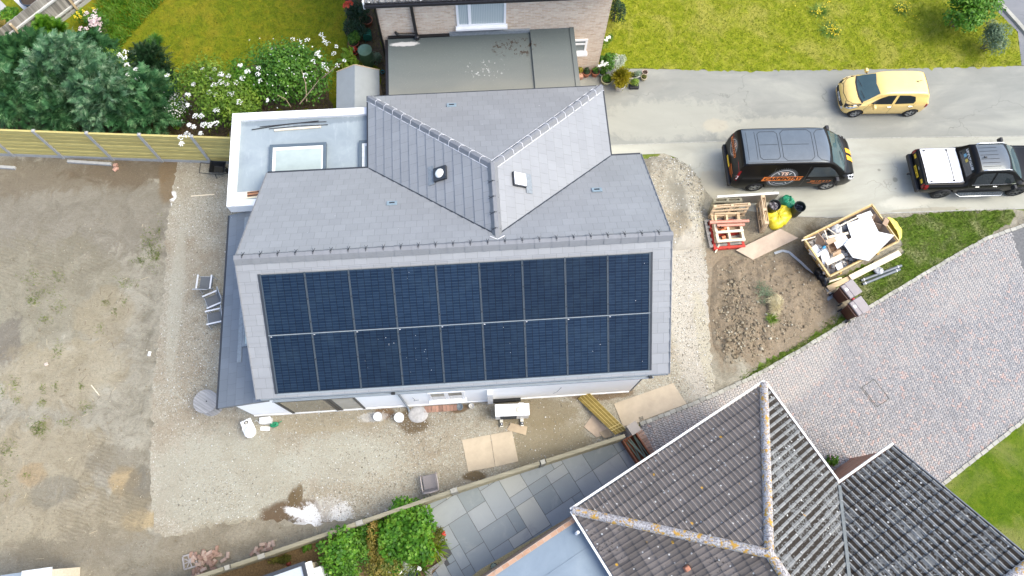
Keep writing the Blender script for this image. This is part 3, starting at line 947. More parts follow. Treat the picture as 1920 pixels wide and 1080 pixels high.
# ================================================================== THE NEW BUNGALOW
M_tile = slate_mat('grey_slate_tile', (0.236, 0.242, 0.248), 0.05, 0.33, 0.31, 0.34)
M_lean = slate_mat('lean_to_slate', (0.135, 0.152, 0.172), 0.08, 0.33, 0.31, 0.3)
M_cap = plain('ridge_tile_grey', (0.185, 0.19, 0.20), 0.5, 0.08, 5)
M_white = plain('white_render', (0.90, 0.90, 0.885), 0.85, 0.02, 1.5, bump=0.1, dirt=(0.84, 0.83, 0.80))
M_upvc = plain('white_plastic', (0.80, 0.80, 0.80), 0.35, 0.03, 3)
M_anth = plain('anthracite_trim', (0.028, 0.032, 0.038), 0.4, 0.15, 6)
M_gutter = plain('pale_grey_gutter', (0.24, 0.28, 0.32), 0.4, 0.08, 4)
M_lead = plain('lead_flashing', (0.20, 0.225, 0.245), 0.5, 0.2, 12)
M_seal = plain('white_seal', (0.72, 0.72, 0.74), 0.6, 0.1, 12)
M_dark = plain('dark_recess', (0.012, 0.013, 0.015), 0.7)
M_steel = plain('galvanised_steel', (0.40, 0.42, 0.44), 0.45, 0.15, 10, metal=0.6)
def glass_mat(name, c, rough=0.06, spec=0.6):
 t = NT(name)
 n = t.noise(t.pos(), 1.2, 3)
 return t.out(t.ramp(n, ((0.3, tuple(x * 0.85 for x in c)), (0.7, tuple(min(1, x * 1.15) for x in c)))), rough, spec=spec)
M_glass_p = glass_mat('pale_rooflight_glass', (0.36, 0.42, 0.40))
M_glass_d = glass_mat('window_glass', (0.10, 0.11, 0.105))
house = empty('bungalow', (-1.2, 8.2, 0), 0, 'new white bungalow with grey slate hipped roof carrying a large array of dark solar panels', 'bungalow')
HO = (-1.2, 8.2, 0)
def hpart(name, mb, mats, parent=None, bevel=0.0):
 o = mb.build(name, mats, parent or house, bevel)
 return o
RX0, RX1, RY, RZ = -6.50, 5.25, 7.36, 5.42
SY, SZ = 4.02, 3.10
NY, NZ = 11.12, 3.08
WX0, WX1, WYT = -3.33, 4.34, 13.72
WXC = (WX0 + WX1) / 2
WRZ = 5.20
WRY0 = RY + (NY - RY) * (RZ - WRZ) / (RZ - NZ)      # where the wing ridge dies into the back slope
WRY1 = WYT - (WX1 - WX0) / 2
GZ = 2.95
mb = MB(HO)
mb.box2((-6.30, 4.10, 0), (4.62, 10.85, GZ))
mb.box2((-3.05, 10.85, 0), (4.08, 13.45, GZ))
mb.box2((-7.55, 10.40, 0), (-3.05, 13.30, 2.66))
mb.box2((-7.50, 4.10, 0), (-6.30, 10.40, 2.05))
for x0, x1 in ((-6.30, -6.12), (4.44, 4.62)):
 mb.add([(x0, 4.10, GZ), (x1, 4.10, GZ), (x1, RY, RZ - 0.16), (x0, RY, RZ - 0.16), (x0, 10.85, GZ), (x1, 10.85, GZ)],
           [(0, 3, 4), (1, 5, 2), (0, 1, 2, 3), (3, 2, 5, 4)])
mb.add([(-7.50, 4.10, 2.05), (-6.302, 4.10, 2.05), (-6.302, 4.10, 2.62)], [(0, 1, 2)])
mb.box2((-7.50, 4.07, -0.01), (4.60, 4.098, 0.12))
hpart('wall', mb, M_white)
mb = MB(HO)
roof_courses(mb, [(RX0, SY, SZ), (RX1, SY, SZ), (RX1, RY, RZ), (RX0, RY, RZ)], (1, 0, 0), 0.335)
roof_courses(mb, [(RX0, NY, NZ), (RX0, RY, RZ), (WXC, RY, RZ), (WXC, WRY0, WRZ), (WX0, NY, NZ)], (1, 0, 0))
roof_courses(mb, [(RX1 + 0.08, NY, NZ), (WX1, NY, NZ), (WXC, WRY0, WRZ), (WXC, RY, RZ), (RX1, RY, RZ)], (1, 0, 0))
roof_courses(mb, [(WX0, WYT, NZ), (WX0, NY, NZ), (WXC, WRY0, WRZ), (WXC, WRY1, WRZ)], (0, 1, 0))
roof_courses(mb, [(WX1, NY, NZ), (WX1, WYT, NZ), (WXC, WRY1, WRZ), (WXC, WRY0, WRZ)], (0, 1, 0))
roof_courses(mb, [(WX1, WYT, NZ), (WX0, WYT, NZ), (WXC, WRY1, WRZ)], (1, 0, 0))
roof = hpart('roof', mb, M_tile)
mb = MB(HO)
LX0, LZ0, LX1, LZ1 = -7.92, 2.10, -6.31, 2.75
roof_courses(mb, [(LX0, 4.02, LZ0), (LX1, 4.02, LZ1), (LX1, 10.22, LZ1), (LX0, 10.22, LZ0)], (0, 1, 0), 0.3, 0.012)
lean = hpart('lean_to_roof', mb, M_lean)
sl = (LZ1 - LZ0) / (LX1 - LX0)
def lz(x):
 return LZ0 + (x - LX0) * sl
mb = MB(HO)
mb.slab([(-7.36, 5.3, lz(-7.36) + 0.03), (-7.22, 5.3, lz(-7.22) + 0.03), (-7.22, 10.0, lz(-7.22) + 0.03), (-7.36, 10.0, lz(-7.36) + 0.03)], 0.02)
hpart('flashing', mb, M_lead)
for y0, y1 in ((5.75, 6.55), (7.25, 8.1)):
 mb = MB(HO)
 x0, x1 = -7.20, -6.36
 z = 0.06
 for (a, b, c, d) in ((x0, x1, y0, y0 + 0.07), (x0, x1, y1 - 0.07, y1), (x0, x0 + 0.07, y0 + 0.07, y1 - 0.07)):
  mb.slab([(a, c, lz(a) + z), (b, c, lz(b) + z), (b, d, lz(b) + z), (a, d, lz(a) + z)], 0.06)
 w = hpart('roof_window', mb, M_lead)
 mb = MB(HO)
 mb.slab([(x0 + 0.07, y0 + 0.07, lz(x0 + 0.07) + 0.045), (x1, y0 + 0.07, lz(x1) + 0.045), (x1, y1 - 0.07, lz(x1) + 0.045), (x0 + 0.07, y1 - 0.07, lz(x0 + 0.07) + 0.045)], 0.03)
 hpart('pane', mb, M_glass_p, w)
mb = MB(HO)
ridge_cap(mb, (RX0, RY, RZ + 0.02), (RX1, RY, RZ + 0.02), 0.16, 0.06, 0.465, 0.09)
hpart('ridge_tiles', mb, M_cap)
mb = MB(HO)
ms = MB(HO)
for a, b in (((WX0 + 0.02, WYT - 0.02, NZ + 0.02), (WXC, WRY1, WRZ + 0.02)), ((WX1 - 0.02, WYT - 0.02, NZ + 0.02), (WXC, WRY1, WRZ + 0.02))):
 n = ridge_cap(mb, a, b, 0.12, 0.05, 0.46, 0.055)
 a, b = Vector(a), Vector(b)
 d = (b - a).normalized()
 s = d.cross(Vector((0, 0, 1))).normalized()
 up = s.cross(d)
 for i in range(1, n):
  q = a.lerp(b, i / n)
  ms = MB(HO)
  ms.tube([q + s * 0.125 - up * 0.05, q + s * 0.045 + up * 0.063, q - s * 0.045 + up * 0.063, q - s * 0.125 - up * 0.05], 0.007, 5)
  hpart('hip_seal', ms, M_seal)
 for sg in (1, -1):
  m2 = MB(HO)
  m2.tube([a + s * 0.135 * sg - up * 0.05, b + s * 0.135 * sg - up * 0.05], 0.008, 5)
  hpart('hip_bedding', m2, M_seal)
ridge_cap(mb, (WXC, WRY1 + 0.05, WRZ + 0.02), (WXC, WRY0 - 0.15, WRZ + 0.02), 0.15, 0.06, 0.5, 0.09)
hpart('hip_tiles', mb, M_cap)
ms = MB(HO)
ms.tube([(WXC - 0.2, WRY0 - 0.05, WRZ + 0.08), (WXC, WRY0 - 0.16, WRZ + 0.1), (WXC + 0.2, WRY0 - 0.05, WRZ + 0.08)], 0.012, 5)
hpart('hip_seal', ms, M_seal)
clip0 = None
pos = [RX0 + 0.22 + 0.465 * i for i in range(25)]
for x in pos:
 if clip0 is None:
  mb = MB()
  mb.box((0, -0.055, 0.0), (0.014, 0.15, 0.012), M=Matrix.Rotation(rad(45), 3, 'X'))
  mb.box((0, 0.06, 0.02), (0.014, 0.12, 0.012), M=Matrix.Rotation(rad(-40), 3, 'X'))
  mb.box((0.018, 0.13, -0.03), (0.012, 0.09, 0.012), M=Matrix.Rotation(rad(-28), 3, 'Z'))
  mb.box((-0.018, 0.13, -0.03), (0.012, 0.09, 0.012), M=Matrix.Rotation(rad(28), 3, 'Z'))
  mb.box((0, 0.04, 0.04), (0.045, 0.03, 0.012))
  clip0 = mb.build('ridge_clip', M_anth, house)
  c = clip0
 else:
  c = clip0.copy()
  COL.objects.link(c)
 c.location = Vector((x, RY, RZ + 0.055)) - Vector(HO)
for i in range(4):
 c = clip0.copy()
 COL.objects.link(c)
 c.location = Vector((WXC, WRY1 - 0.55 - 0.48 * i, WRZ + 0.055)) - Vector(HO)
 c.rotation_euler = (0, 0, PI / 2)
mb = MB(HO)
for x0 in (WX0, WX1):
 mb = MB(HO)
 mb.beam((x0, NY, NZ + 0.018), (WXC, WRY0, WRZ + 0.018), 0.035, 0.02)
 hpart('valley', mb, M_anth)
mb = MB(HO)
e = 0.05
mb.box2((RX0 + 0.02, NY + 0.004, NZ - 0.13), (WX0 - 0.06, NY + 0.085, NZ - 0.02))
mb.box2((WX1 + 0.06, NY + 0.004, NZ - 0.13), (RX1 + 0.06, NY + 0.085, NZ - 0.02))
mb.box2((WX0 - 0.06, NY + 0.004, NZ - 0.13), (WX0 - 0.004, WYT + 0.06, NZ - 0.015))
mb.box2((WX1 + 0.004, NY + 0.004, NZ - 0.13), (WX1 + 0.06, WYT + 0.06, NZ - 0.015))
mb.box2((WX0 - 0.002, WYT + 0.004, NZ - 0.13), (WX1 + 0.002, WYT + 0.06, NZ - 0.015))
mb.box2((LX0 - 0.07, 4.0, LZ0 - 0.10), (LX0 - 0.004, 10.22, LZ0 - 0.01))
hpart('eaves_gutter', mb, M_anth)
mb = MB(HO)      # front gutter: an open trough on a fascia board
mb.box2((RX0 + 0.1, SY - 0.022, SZ - 0.17), (RX1 - 0.02, SY + 0.06, SZ - 0.03))
mb.box2((-6.08, SY - 0.085, SZ - 0.14), (RX1 - 0.45, SY - 0.024, SZ - 0.12))
mb.box2((-6.08, SY - 0.098, SZ - 0.14), (RX1 - 0.45, SY - 0.0855, SZ - 0.05))
hpart('gutter', mb, M_gutter)
mb = MB(HO)
for x in (-2.68, 4.70):
 mb = MB(HO)
 mb.box2((x - 0.05, SY - 0.10, SZ - 0.118), (x + 0.05, SY - 0.04, SZ - 0.02))
 hpart('gutter_outlet', mb, M_dark)
for x, sg in ((-2.62, 1), (4.66, -1)):
 mb = MB(HO)
 if sg > 0:
  mb.tube([(x, SY - 0.06, SZ - 0.16), (x + 0.02, 4.03, SZ - 0.35), (x + 0.02, 4.03, 0.1), (x + 0.06, 3.9, 0.03)], 0.036, 8)
 else:
  mb.tube([(4.72, SY - 0.06, SZ - 0.14), (4.68, 4.14, SZ - 0.4), (4.68, 4.14, 0.05)], 0.036, 8)
 hpart('downpipe', mb, M_lead)
mb = MB(HO)
for x in (RX0, RX1):
 a, b = Vector((x, SY, SZ - 0.03)), Vector((x, RY, RZ - 0.03))
 mb = MB(HO)
 mb.beam(a, b, 0.02, 0.12)
 xx = x + (0.08 if x > 0 else 0)
 mb.beam((xx, NY, NZ - 0.03), (x, RY, RZ - 0.03), 0.02, 0.12)
 hpart('verge_trim', mb, M_cap)
t = NT('grp_roof')
p = t.pos()
n1, n2 = t.noise(p, 0.8, 6, 0.65, 0.6), t.noise(t.scale(p, (5, 1, 1)), 1.6, 5, 0.7)
col = t.ramp(n1, ((0.3, (0.21, 0.25, 0.275)), (0.6, (0.28, 0.325, 0.345)), (0.8, (0.35, 0.39, 0.40))))
col = t.mix(t.math('MULTIPLY', t.step(n2, 0.55, 0.75), 0.3), col, (0.42, 0.46, 0.49))
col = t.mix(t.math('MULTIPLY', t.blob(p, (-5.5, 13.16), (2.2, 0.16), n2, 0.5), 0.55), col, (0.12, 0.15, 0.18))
M_grp = t.out(col, 0.45, spec=0.4)
mb = MB(HO)
FX0, FX1, FY0, FY1, FZ = -7.78, -3.0, 10.18, 13.52, 2.70
mb.box2((FX0 + 0.26, FY0 + 0.26, FZ - 0.04), (FX1, FY1 - 0.26, FZ + 0.02))
hpart('flat_roof', mb, M_grp)
mb = MB(HO)
mb.box2((FX0, FY1 - 0.26, FZ - 0.30), (FX1, FY1, FZ + 0.13))
mb.box2((FX0, FY0, FZ - 0.30), (FX0 + 0.26, FY1 - 0.261, FZ + 0.13))
mb.box2((FX0 + 0.261, FY0, FZ - 0.30), (-6.42, FY0 + 0.22, FZ + 0.12))
hpart('roof_kerb', mb, M_upvc, bevel=0.01)
M_frame = plain('rooflight_frame', (0.085, 0.115, 0.14), 0.4, 0.1, 5)
M_liner = plain('white_liner', (0.76, 0.78, 0.77), 0.5)
for x0, x1, y0, y1 in ((-6.52, -4.72, 10.75, 12.28), (-3.68, -2.2, 10.75, 12.28)):
 x1 = min(x1, -3.05)
 mb = MB(HO)
 z0, z1 = FZ + 0.02, FZ + 0.15
 w = 0.10
 mb.box2((x0, y0, z0), (x0 + w, y1, z1))
 mb.box2((x1 - w, y0, z0), (x1, y1, z1))
 mb.box2((x0 + w, y1 - w, z0), (x1 - w, y1, z1))
 mb.box2((x0 + w, y0, z0), (x1 - w, y0 + w, z1))
 f = hpart('rooflight', mb, M_frame, bevel=0.006)
 mb = MB(HO)
 mb.box2((x0 + w + 0.002, y0 + w + 0.002, z0), (x1 - w - 0.002, y1 - w - 0.002, z1 - 0.03))
 hpart('pane', mb, M_glass_p, f)
 mb = MB(HO)
 l = w + 0.004
 for a in ((x0 + l, y1 - l - 0.10, x1 - l, y1 - l), (x0 + l, y0 + l, x0 + l + 0.09, y1 - l - 0.101), (x1 - l - 0.05, y0 + l, x1 - l, y1 - l - 0.101)):
  mb.box2((a[0], a[1], z1 - 0.031), (a[2], a[3], z1 - 0.02))
 hpart('liner', mb, M_liner, f)
def on_plane(pl, x, y):
 """height of the roof plane through three points at x, y"""
 a, b, c = (Vector(q) for q in pl)
 n = (b - a).cross(c - a)
 return a.z - (n.x * (x - a.x) + n.y * (y - a.y)) / n.z, (n if n.z > 0 else -n).normalized()
PLN = [(RX0, NY, NZ), (RX0, RY, RZ), (WXC, RY, RZ)]
PLW = [(WX0, WYT, NZ), (WX0, NY, NZ), (WXC, WRY1, WRZ)]
PLE = [(WX1, WYT, NZ), (WX1, NY, NZ), (WXC, WRY1, WRZ)]
PLH = [(WX1, WYT, NZ), (WX0, WYT, NZ), (WXC, WRY1, WRZ)]
PLS = [(RX0, SY, SZ), (RX1, SY, SZ), (RX0, RY, RZ)]
def frame_on(pl, x, y, updir):
 z, n = on_plane(pl, x, y)
 v = Vector(updir)
 v = (v - n * v.dot(n)).normalized()
 u = v.cross(n)
 return Vector((x, y, z)) - Vector(HO), Matrix((u, v, n)).transposed()
def seat(o, pl, x, y, updir, lift=0.0):
 c, m = frame_on(pl, x, y, updir)
 o.matrix_local = Matrix.Translation(c + m @ Vector((0, 0, lift))) @ m.to_4x4()
for pl, x, y, updir, dome in ((PLW, -1.00, 10.10, (1, 0, 0), True), (PLE, 1.23, 9.55, (-1, 0, 0), False)):
 mb = MB()
 mb.box((0, 0, 0.045), (0.43, 0.43, 0.09))
 o = mb.build('sun_tunnel', M_anth, house, 0.008)
 mb = MB()
 if dome:
  mb.lathe([(0.145, 0.0), (0.135, 0.02), (0.09, 0.035), (0.03, 0.042), (0.0, 0.043)], (0, 0, 0.091), 24)
 else:
  mb.box((0, 0, 0.10), (0.385, 0.385, 0.018))
 d = mb.build('diffuser', plain('diffuser_white', (0.78, 0.79, 0.75) if dome else (0.82, 0.82, 0.82), 0.25, 0.12, 14), o)
 seat(o, pl, x, y, updir, 0.01)
 mb = MB()
 mb.box((-0.05, -0.33, 0.012), (0.62, 0.2, 0.02))
 f = mb.build('flashing', M_lead, house)
 seat(f, pl, x, y, updir, 0.012)
for pl, x, y, updir in ((PLH, -0.62, 12.98, (0, -1, 0)), (PLN, -2.47, 9.30, (0, -1, 0)), (PLN, 3.58, 9.42, (0, -1, 0))):
 mb = MB()
 mb.box((0, 0, 0.012), (0.30, 0.20, 0.024))
 o = mb.build('tile_vent', plain('vent_blue_grey', (0.23, 0.30, 0.345), 0.5), house)
 mb = MB()
 for k in range(5):
  mb.box((-0.064 + k * 0.032, -0.01, 0.027), (0.026, 0.06, 0.01))
 mb.build('vent_slots', M_dark, o)
 seat(o, pl, x, y, updir, 0.02)
t = NT('solar_cells')
uv = t.uvc()
b1 = t.n('TexBrick', {'Vector': uv, 'Scale': 1.0, 'Mortar Size': 0.005, 'Mortar Smooth': 0.0, 'Brick Width': 0.1835, 'Row Height': 0.079,
                      'Color1': (0.0055, 0.0135, 0.030, 1), 'Color2': (0.0095, 0.021, 0.043, 1), 'Mortar': (0.030, 0.052, 0.078, 1)}, offset=0.0)
b2 = t.n('TexBrick', {'Vector': uv, 'Scale': 1.0, 'Mortar Size': 0.008, 'Mortar Smooth': 0.0, 'Brick Width': 0.1835, 'Row Height': 1.9,
                      'Color1': (1, 1, 1, 1), 'Color2': (0.82, 0.86, 0.9, 1), 'Mortar': (0.25, 0.25, 0.28, 1)}, offset=0.0)
sx = t.n('SeparateXYZ', {0: t.n('ObjectInfo').outputs['Location']}).outputs[0]
rnd = t.n('TexWhiteNoise', {'W': t.n('ObjectInfo').outputs['Random']}, noise_dimensions='1D').outputs['Value']
k = t.math('MULTIPLY_ADD', rnd, 0.35, 0.85)
col = t.mix(1.0, t.mix(1.0, b1.outputs['Color'], b2.outputs['Color'], 'MULTIPLY'), t.n('CombineColor', {0: k, 1: k, 2: k}).outputs[0], 'MULTIPLY')
nz = t.noise(t.pos(), 1.5, 5, 0.7)
col = t.mix(t.math('MULTIPLY', t.step(nz, 0.45, 0.75), 0.10), col, (0.06, 0.10, 0.13))
M_cells = t.out(col, 0.22, spec=0.16, Coat_Weight=0.05, Coat_Roughness=0.1)
M_pframe = plain('panel_frame', (0.05, 0.066, 0.08), 0.4, 0.1, 5)
M_prail = plain('panel_rail', (0.07, 0.09, 0.105), 0.45, 0.1, 5)
PX0, PX1 = -5.88, 4.64
pitch = (PX1 - PX0) / 9
pw, ph = pitch - 0.022, 1.715
psl = math.hypot(RY - SY, RZ - SZ)
sdir = Vector((0, (RY - SY) / psl, (RZ - SZ) / psl))
nS = Vector((0, -sdir.z, sdir.y))
mt = Matrix((Vector((1, 0, 0)), sdir, nS)).transposed().to_4x4()
mb = MB()
mb.add([(0.012, 0.012, 0.03), (pw - 0.012, 0.012, 0.03), (pw - 0.012, ph - 0.012, 0.03), (0.012, ph - 0.012, 0.03)], [(0, 1, 2, 3)], 0, False,
       [(0.003, 0.0), (pw - 0.03, 0.0), (pw - 0.03, ph - 0.03), (0.003, ph - 0.03)])
panel_me = None
mf = MB()
for a in ((0, 0, pw, 0.012), (0, ph - 0.012, pw, ph), (0, 0.012, 0.012, ph - 0.012), (pw - 0.012, 0.012, pw, ph - 0.012)):
 mf.box2((a[0], a[1], 0.0), (a[2], a[3], 0.034))
pan0 = mb.build('solar_panel', M_cells, house)
frm0 = mf.build('frame', M_pframe, pan0)
mtg = MB()
mtg.box((0.045, ph - 0.035, 0.0315), (0.042, 0.014, 0.002))
tag0 = mtg.build('maker_tab', M_seal, pan0)
s_low = 0.155
first = True
mb_drop = [(2, 0, 7), (3, 0, 9), (3, 1, 2), (5, 0, 3), (7, 0, 2), (8, 1, 2), (8, 0, 2), (5, 1, 1)]
M_drop = plain('bird_dropping', (0.42, 0.44, 0.46), 0.8, 0.1, 20)
for row in (0, 1):
 for i in range(9):
  base = Vector((PX0 + i * pitch + 0.011, SY, SZ)) + sdir * (s_low + row * (ph + 0.016)) + nS * 0.022 - Vector(HO)
  if first:
   o = pan0
   first = False
  else:
   o = pan0.copy()
   COL.objects.link(o)
   f = frm0.copy()
   COL.objects.link(f)
   f.parent = o
   if row == 0:
    f = tag0.copy()
    COL.objects.link(f)
    f.parent = o
  o.matrix_local = Matrix.Translation(base) @ mt
  nd = sum(n for (a, b, n) in mb_drop if a == i and b == row)
  if nd:
   md = MB()
   for _ in range(nd):
    r = rng.uniform(0.005, 0.012)
    md.cyl((0, 0, 0), (0, 0, 0.002), r, r * 0.8, 7)
    q = Vector((rng.uniform(0.1, pw - 0.1), rng.uniform(0.15, ph - 0.1), 0.0312))
    for vi in range(len(md.v) - 28, len(md.v)):
     md.v[vi] = md.v[vi] + q
   md.build('droppings', M_drop, o)
mb = MB(HO)
for i in range(10):
 x = PX0 + i * pitch
 a = Vector((x, SY, SZ)) + sdir * (s_low - 0.02) + nS * 0.034
 b = Vector((x, SY, SZ)) + sdir * (s_low + 2 * ph + 0.03) + nS * 0.034
 mb = MB(HO)
 mb.beam(a, b, 0.018 if 0 < i < 9 else 0.03, 0.012, 0, nS)
 hpart('panel_rail', mb, M_prail)
cl0 = None
for i in range(1, 9):
 for s in (0.3, 0.95, 1.55, 2.05, 2.7, 3.3):
  x = PX0 + i * pitch
  q = Vector((x, SY, SZ)) + sdir * (s_low + s) + nS * 0.046
  if cl0 is None:
   mb = MB(q)
   mb.beam(q - sdir * 0.025, q + sdir * 0.025, 0.03, 0.016, 0, nS)
   cl0 = c = hpart('panel_clamp', mb, M_dark)
  else:
   c = cl0.copy()
   COL.objects.link(c)
  c.location = q - Vector(HO)
mb = MB(HO)
for s, w, hgt in ((s_low - 0.045, 0.05, 0.02), (s_low + ph + 0.008, 0.016, 0.052)):
 q = Vector((0, SY, SZ)) + sdir * s + nS * (hgt / 2 + 0.008)
 mb.beam(Vector((PX0 - 0.02, q.y, q.z)), Vector((PX1 + 0.02, q.y, q.z)), w, hgt, 0, nS)
hpart('panel_flashing', mb, plain('bright_trim', (0.24, 0.27, 0.29), 0.4, 0.1, 8))
mb = MB(HO)
for x in (PX0 - 0.05, PX1 + 0.05):
 a = Vector((x, SY, SZ)) + sdir * (s_low - 0.02) + nS * 0.025
 b = Vector((x, SY, SZ)) + sdir * (s_low + 2 * ph + 0.03) + nS * 0.025
 mb = MB(HO)
 mb.beam(a, b, 0.055, 0.014, 0, nS)
 hpart('array_edge', mb, M_anth)
WY = 4.10
mb = MB(HO)
dx0, dx1 = -6.28, -3.95
mb.box2((dx0, WY - 0.03, 0.03), (dx1, WY + 0.02, 0.11))
for x0, x1 in ((dx0, dx0 + 0.08), (-4.86, -4.76), (-4.74, -4.66), (dx1 - 0.07, dx1)):
 mb.box2((x0, WY - 0.03, 0.112), (x1, WY + 0.02, 2.1))
mb.box2((dx0, WY - 0.03, 2.102), (dx1, WY + 0.02, 2.2))
dr = hpart('patio_door', mb, M_anth)
for x0, x1, m in ((dx0 + 0.082, -4.862, glass_mat('door_glass', (0.20, 0.19, 0.15), 0.04, 0.8)), (-4.658, dx1 - 0.072, glass_mat('door_glass_pale', (0.36, 0.37, 0.35), 0.05, 0.7))):
 mb = MB(HO)
 mb.box2((x0, WY - 0.012, 0.112), (x1, WY + 0.0, 2.1))
 hpart('pane', mb, m, dr)
mb = MB(HO)
wx0, wx1, wz0, wz1 = -1.80, -0.72, 0.80, 2.0
for a in ((wx0, wz0, wx1, wz0 + 0.07), (wx0, wz1 - 0.07, wx1, wz1), (wx0, wz0 + 0.07, wx0 + 0.07, wz1 - 0.07), (wx1 - 0.07, wz0 + 0.07, wx1, wz1 - 0.07), (-1.32, wz0 + 0.07, -1.2, wz1 - 0.07)):
 mb.box2((a[0], WY - 0.03, a[1]), (a[2], WY + 0.02, a[3]))
wn = hpart('window', mb, M_upvc)
mb = MB(HO)
mb.box2((wx0 - 0.05, WY - 0.12, wz0 - 0.06), (wx1 + 0.05, WY + 0.0, wz0 - 0.002))
hpart('sill', mb, M_upvc, wn)
for x0, x1 in ((wx0 + 0.072, -1.322), (-1.198, wx1 - 0.072)):
 mb = MB(HO)
 mb.box2((x0, WY - 0.012, wz0 + 0.072), (x1, WY, wz1 - 0.072))
 hpart('pane', mb, glass_mat('window_glass_grey', (0.26, 0.27, 0.25)), wn)
mb = MB(HO)
mb.box2((-0.02, WY - 0.16, 0.25), (0.15, WY - 0.001, 1.85))
hpart('meter_box', mb, plain('box_white', (0.7, 0.7, 0.69), 0.4))
mb = MB(HO)
mb.box2((0.12, WY - 0.10, 0.02), (1.05, WY - 0.002, 0.22))
hpart('plinth_vent', mb, M_dark)
mb = MB(HO)
mb.tube([(-2.3, WY - 0.02, 1.5), (-2.25, WY - 0.05, 1.3), (-2.3, WY - 0.05, 1.1), (-2.15, WY - 0.02, 1.05)], 0.008, 5)
mb.tube([(2.25, WY - 0.02, 1.6), (2.15, WY - 0.06, 1.1), (2.05, WY - 0.06, 0.9)], 0.007, 5)
hpart('cable', mb, M_lead)
mb = MB(HO)
for i in range(9):
 c = (0.30, 0.13, 0.09) if i < 4 else (0.36, 0.2, 0.12)
 mb.box((-2.02 + i * 0.118, WY - 0.16, 0.02), (0.108, 0.2, 0.06))
hpart('brick_course', mb, plain('wet_brick', (0.30, 0.17, 0.12), 0.8, 0.35, 5, bump=0.4, island=0.3))
# ================================================================== THE BRICK HOUSE ABOVE
def brick_mat(name, c1, c2, mortar, bw=0.225, bh=0.075, dark=None):
 t = NT(name)
 uv = t.uvc()
 br = t.n('TexBrick', {'Vector': uv, 'Scale': 1.0, 'Mortar Size': 0.009, 'Mortar Smooth': 0.2, 'Brick Width': bw, 'Row Height': bh, 'Bias': -0.1,
                          'Color1': c1, 'Color2': c2, 'Mortar': mortar}, offset=0.5)
 n = t.noise(t.scale(uv, (4.4, 13.3, 1)), 1.0, 2, 0.5)
 col = t.mix(t.math('MULTIPLY', t.step(n, 0.55, 0.7), 0.45), br.outputs['Color'], dark or tuple(x * 0.62 for x in c1))
 col = t.mix(t.math('MULTIPLY', t.step(n, 0.42, 0.3), 0.4), col, tuple(min(0.7, x * 1.3) for x in c2))
 return t.out(col, 0.9, t.bump(br.outputs['Fac'], 0.4, -0.008), spec=0.2)
def lichen_tile(name, base, var, moss, white, orange, mossk=0.8, tile=(0.33, 0.33), mossc=(0.03, 0.026, 0.022), pitch=0.0, oc=(0.56, 0.31, 0.03)):
 t = NT(name)
 uv = t.uvc()
 p = t.pos()
 cell = t.n('VectorMath', {0: t.n('VectorMath', {0: uv, 1: (1 / tile[0], 1 / tile[1], 1)}, operation='MULTIPLY').outputs[0]}, operation='FLOOR').outputs[0]
 wn = t.n('TexWhiteNoise', {'Vector': cell}, noise_dimensions='3D').outputs['Value']
 n1 = t.noise(p, 5, 6, 0.75, 0.3)
 n2 = t.noise(p, 16, 5, 0.75)
 n3 = t.noise(p, 0.7, 4, 0.6)
 col = t.ramp(wn, ((0.0, tuple(x * (1 - var) for x in base)), (0.6, base), (1.0, tuple(x * (1 + var) for x in base))))
 col = t.mix(t.math('MULTIPLY', t.step(n2, 0.48, 0.72), 0.45), col, tuple(x * 0.5 for x in base))
 mk = t.step(t.math('ADD', t.math('MULTIPLY', n2, 0.75), t.math('ADD', t.math('MULTIPLY', n3, 0.4), t.math('MULTIPLY', wn, 0.12))), moss, moss + 0.05)
 if pitch:
  su_ = t.n('SeparateXYZ', {0: uv})
  x_ = t.math('FRACT', t.math('DIVIDE', su_.outputs[0], pitch))
  pan = t.step(t.math('ABSOLUTE', t.math('SUBTRACT', x_, 0.5)), 0.16, 0.27)
  v_ = t.math('FRACT', t.math('DIVIDE', su_.outputs[1], 0.33))
  mk = t.math('MULTIPLY', mk, t.math('MULTIPLY_ADD', pan, 0.8, 0.2))
  col = t.mix(t.math('MULTIPLY', t.math('SUBTRACT', 1.0, pan), 0.30), col, tuple(x * 1.5 for x in base))
  col = t.mix(t.math('MULTIPLY', pan, 0.45), col, tuple(x * 0.38 for x in base))
  col = t.mix(t.math('MULTIPLY', t.step(v_, 0.09, 0.02), 0.8), col, tuple(x * 0.2 for x in base))
 col = t.mix(t.math('MULTIPLY', mk, mossk), col, mossc)
 vo = t.n('TexVoronoi', {'Vector': p, 'Scale': 8.0})
 r = t.n('SeparateColor', {0: vo.outputs['Color']})
 d = t.math('ADD', vo.outputs['Distance'], t.math('MULTIPLY', n2, 0.25))
 sp = t.math('MULTIPLY', t.step(d, 0.36, 0.30), t.step(r.outputs[0], 1 - white, 1 - white + 0.02))
 col = t.mix(t.math('MULTIPLY', sp, 0.85), col, (0.55, 0.55, 0.53))
 vo2 = t.n('TexVoronoi', {'Vector': t.scale(p, 1, (0, 0, 0.4), (3.3, 1.7, 0)), 'Scale': 5.0})
 r2 = t.n('SeparateColor', {0: vo2.outputs['Color']})
 d2 = t.math('ADD', vo2.outputs['Distance'], t.math('MULTIPLY', n2, 0.3))
 so = t.math('MULTIPLY', t.step(d2, 0.40, 0.32), t.step(r2.outputs[1], 1 - orange, 1 - orange + 0.02))
 col = t.mix(t.math('MULTIPLY', so, 0.9), col, oc)
 return t.out(col, 0.9, t.bump(t.math('ADD', n1, n2), 0.35, 0.012), spec=0.2)
M_brick = brick_mat('buff_brick', (0.54, 0.40, 0.29), (0.66, 0.55, 0.43), (0.62, 0.55, 0.46))
M_brick_red = brick_mat('red_brick', (0.30, 0.13, 0.075), (0.36, 0.19, 0.12), (0.30, 0.27, 0.24))
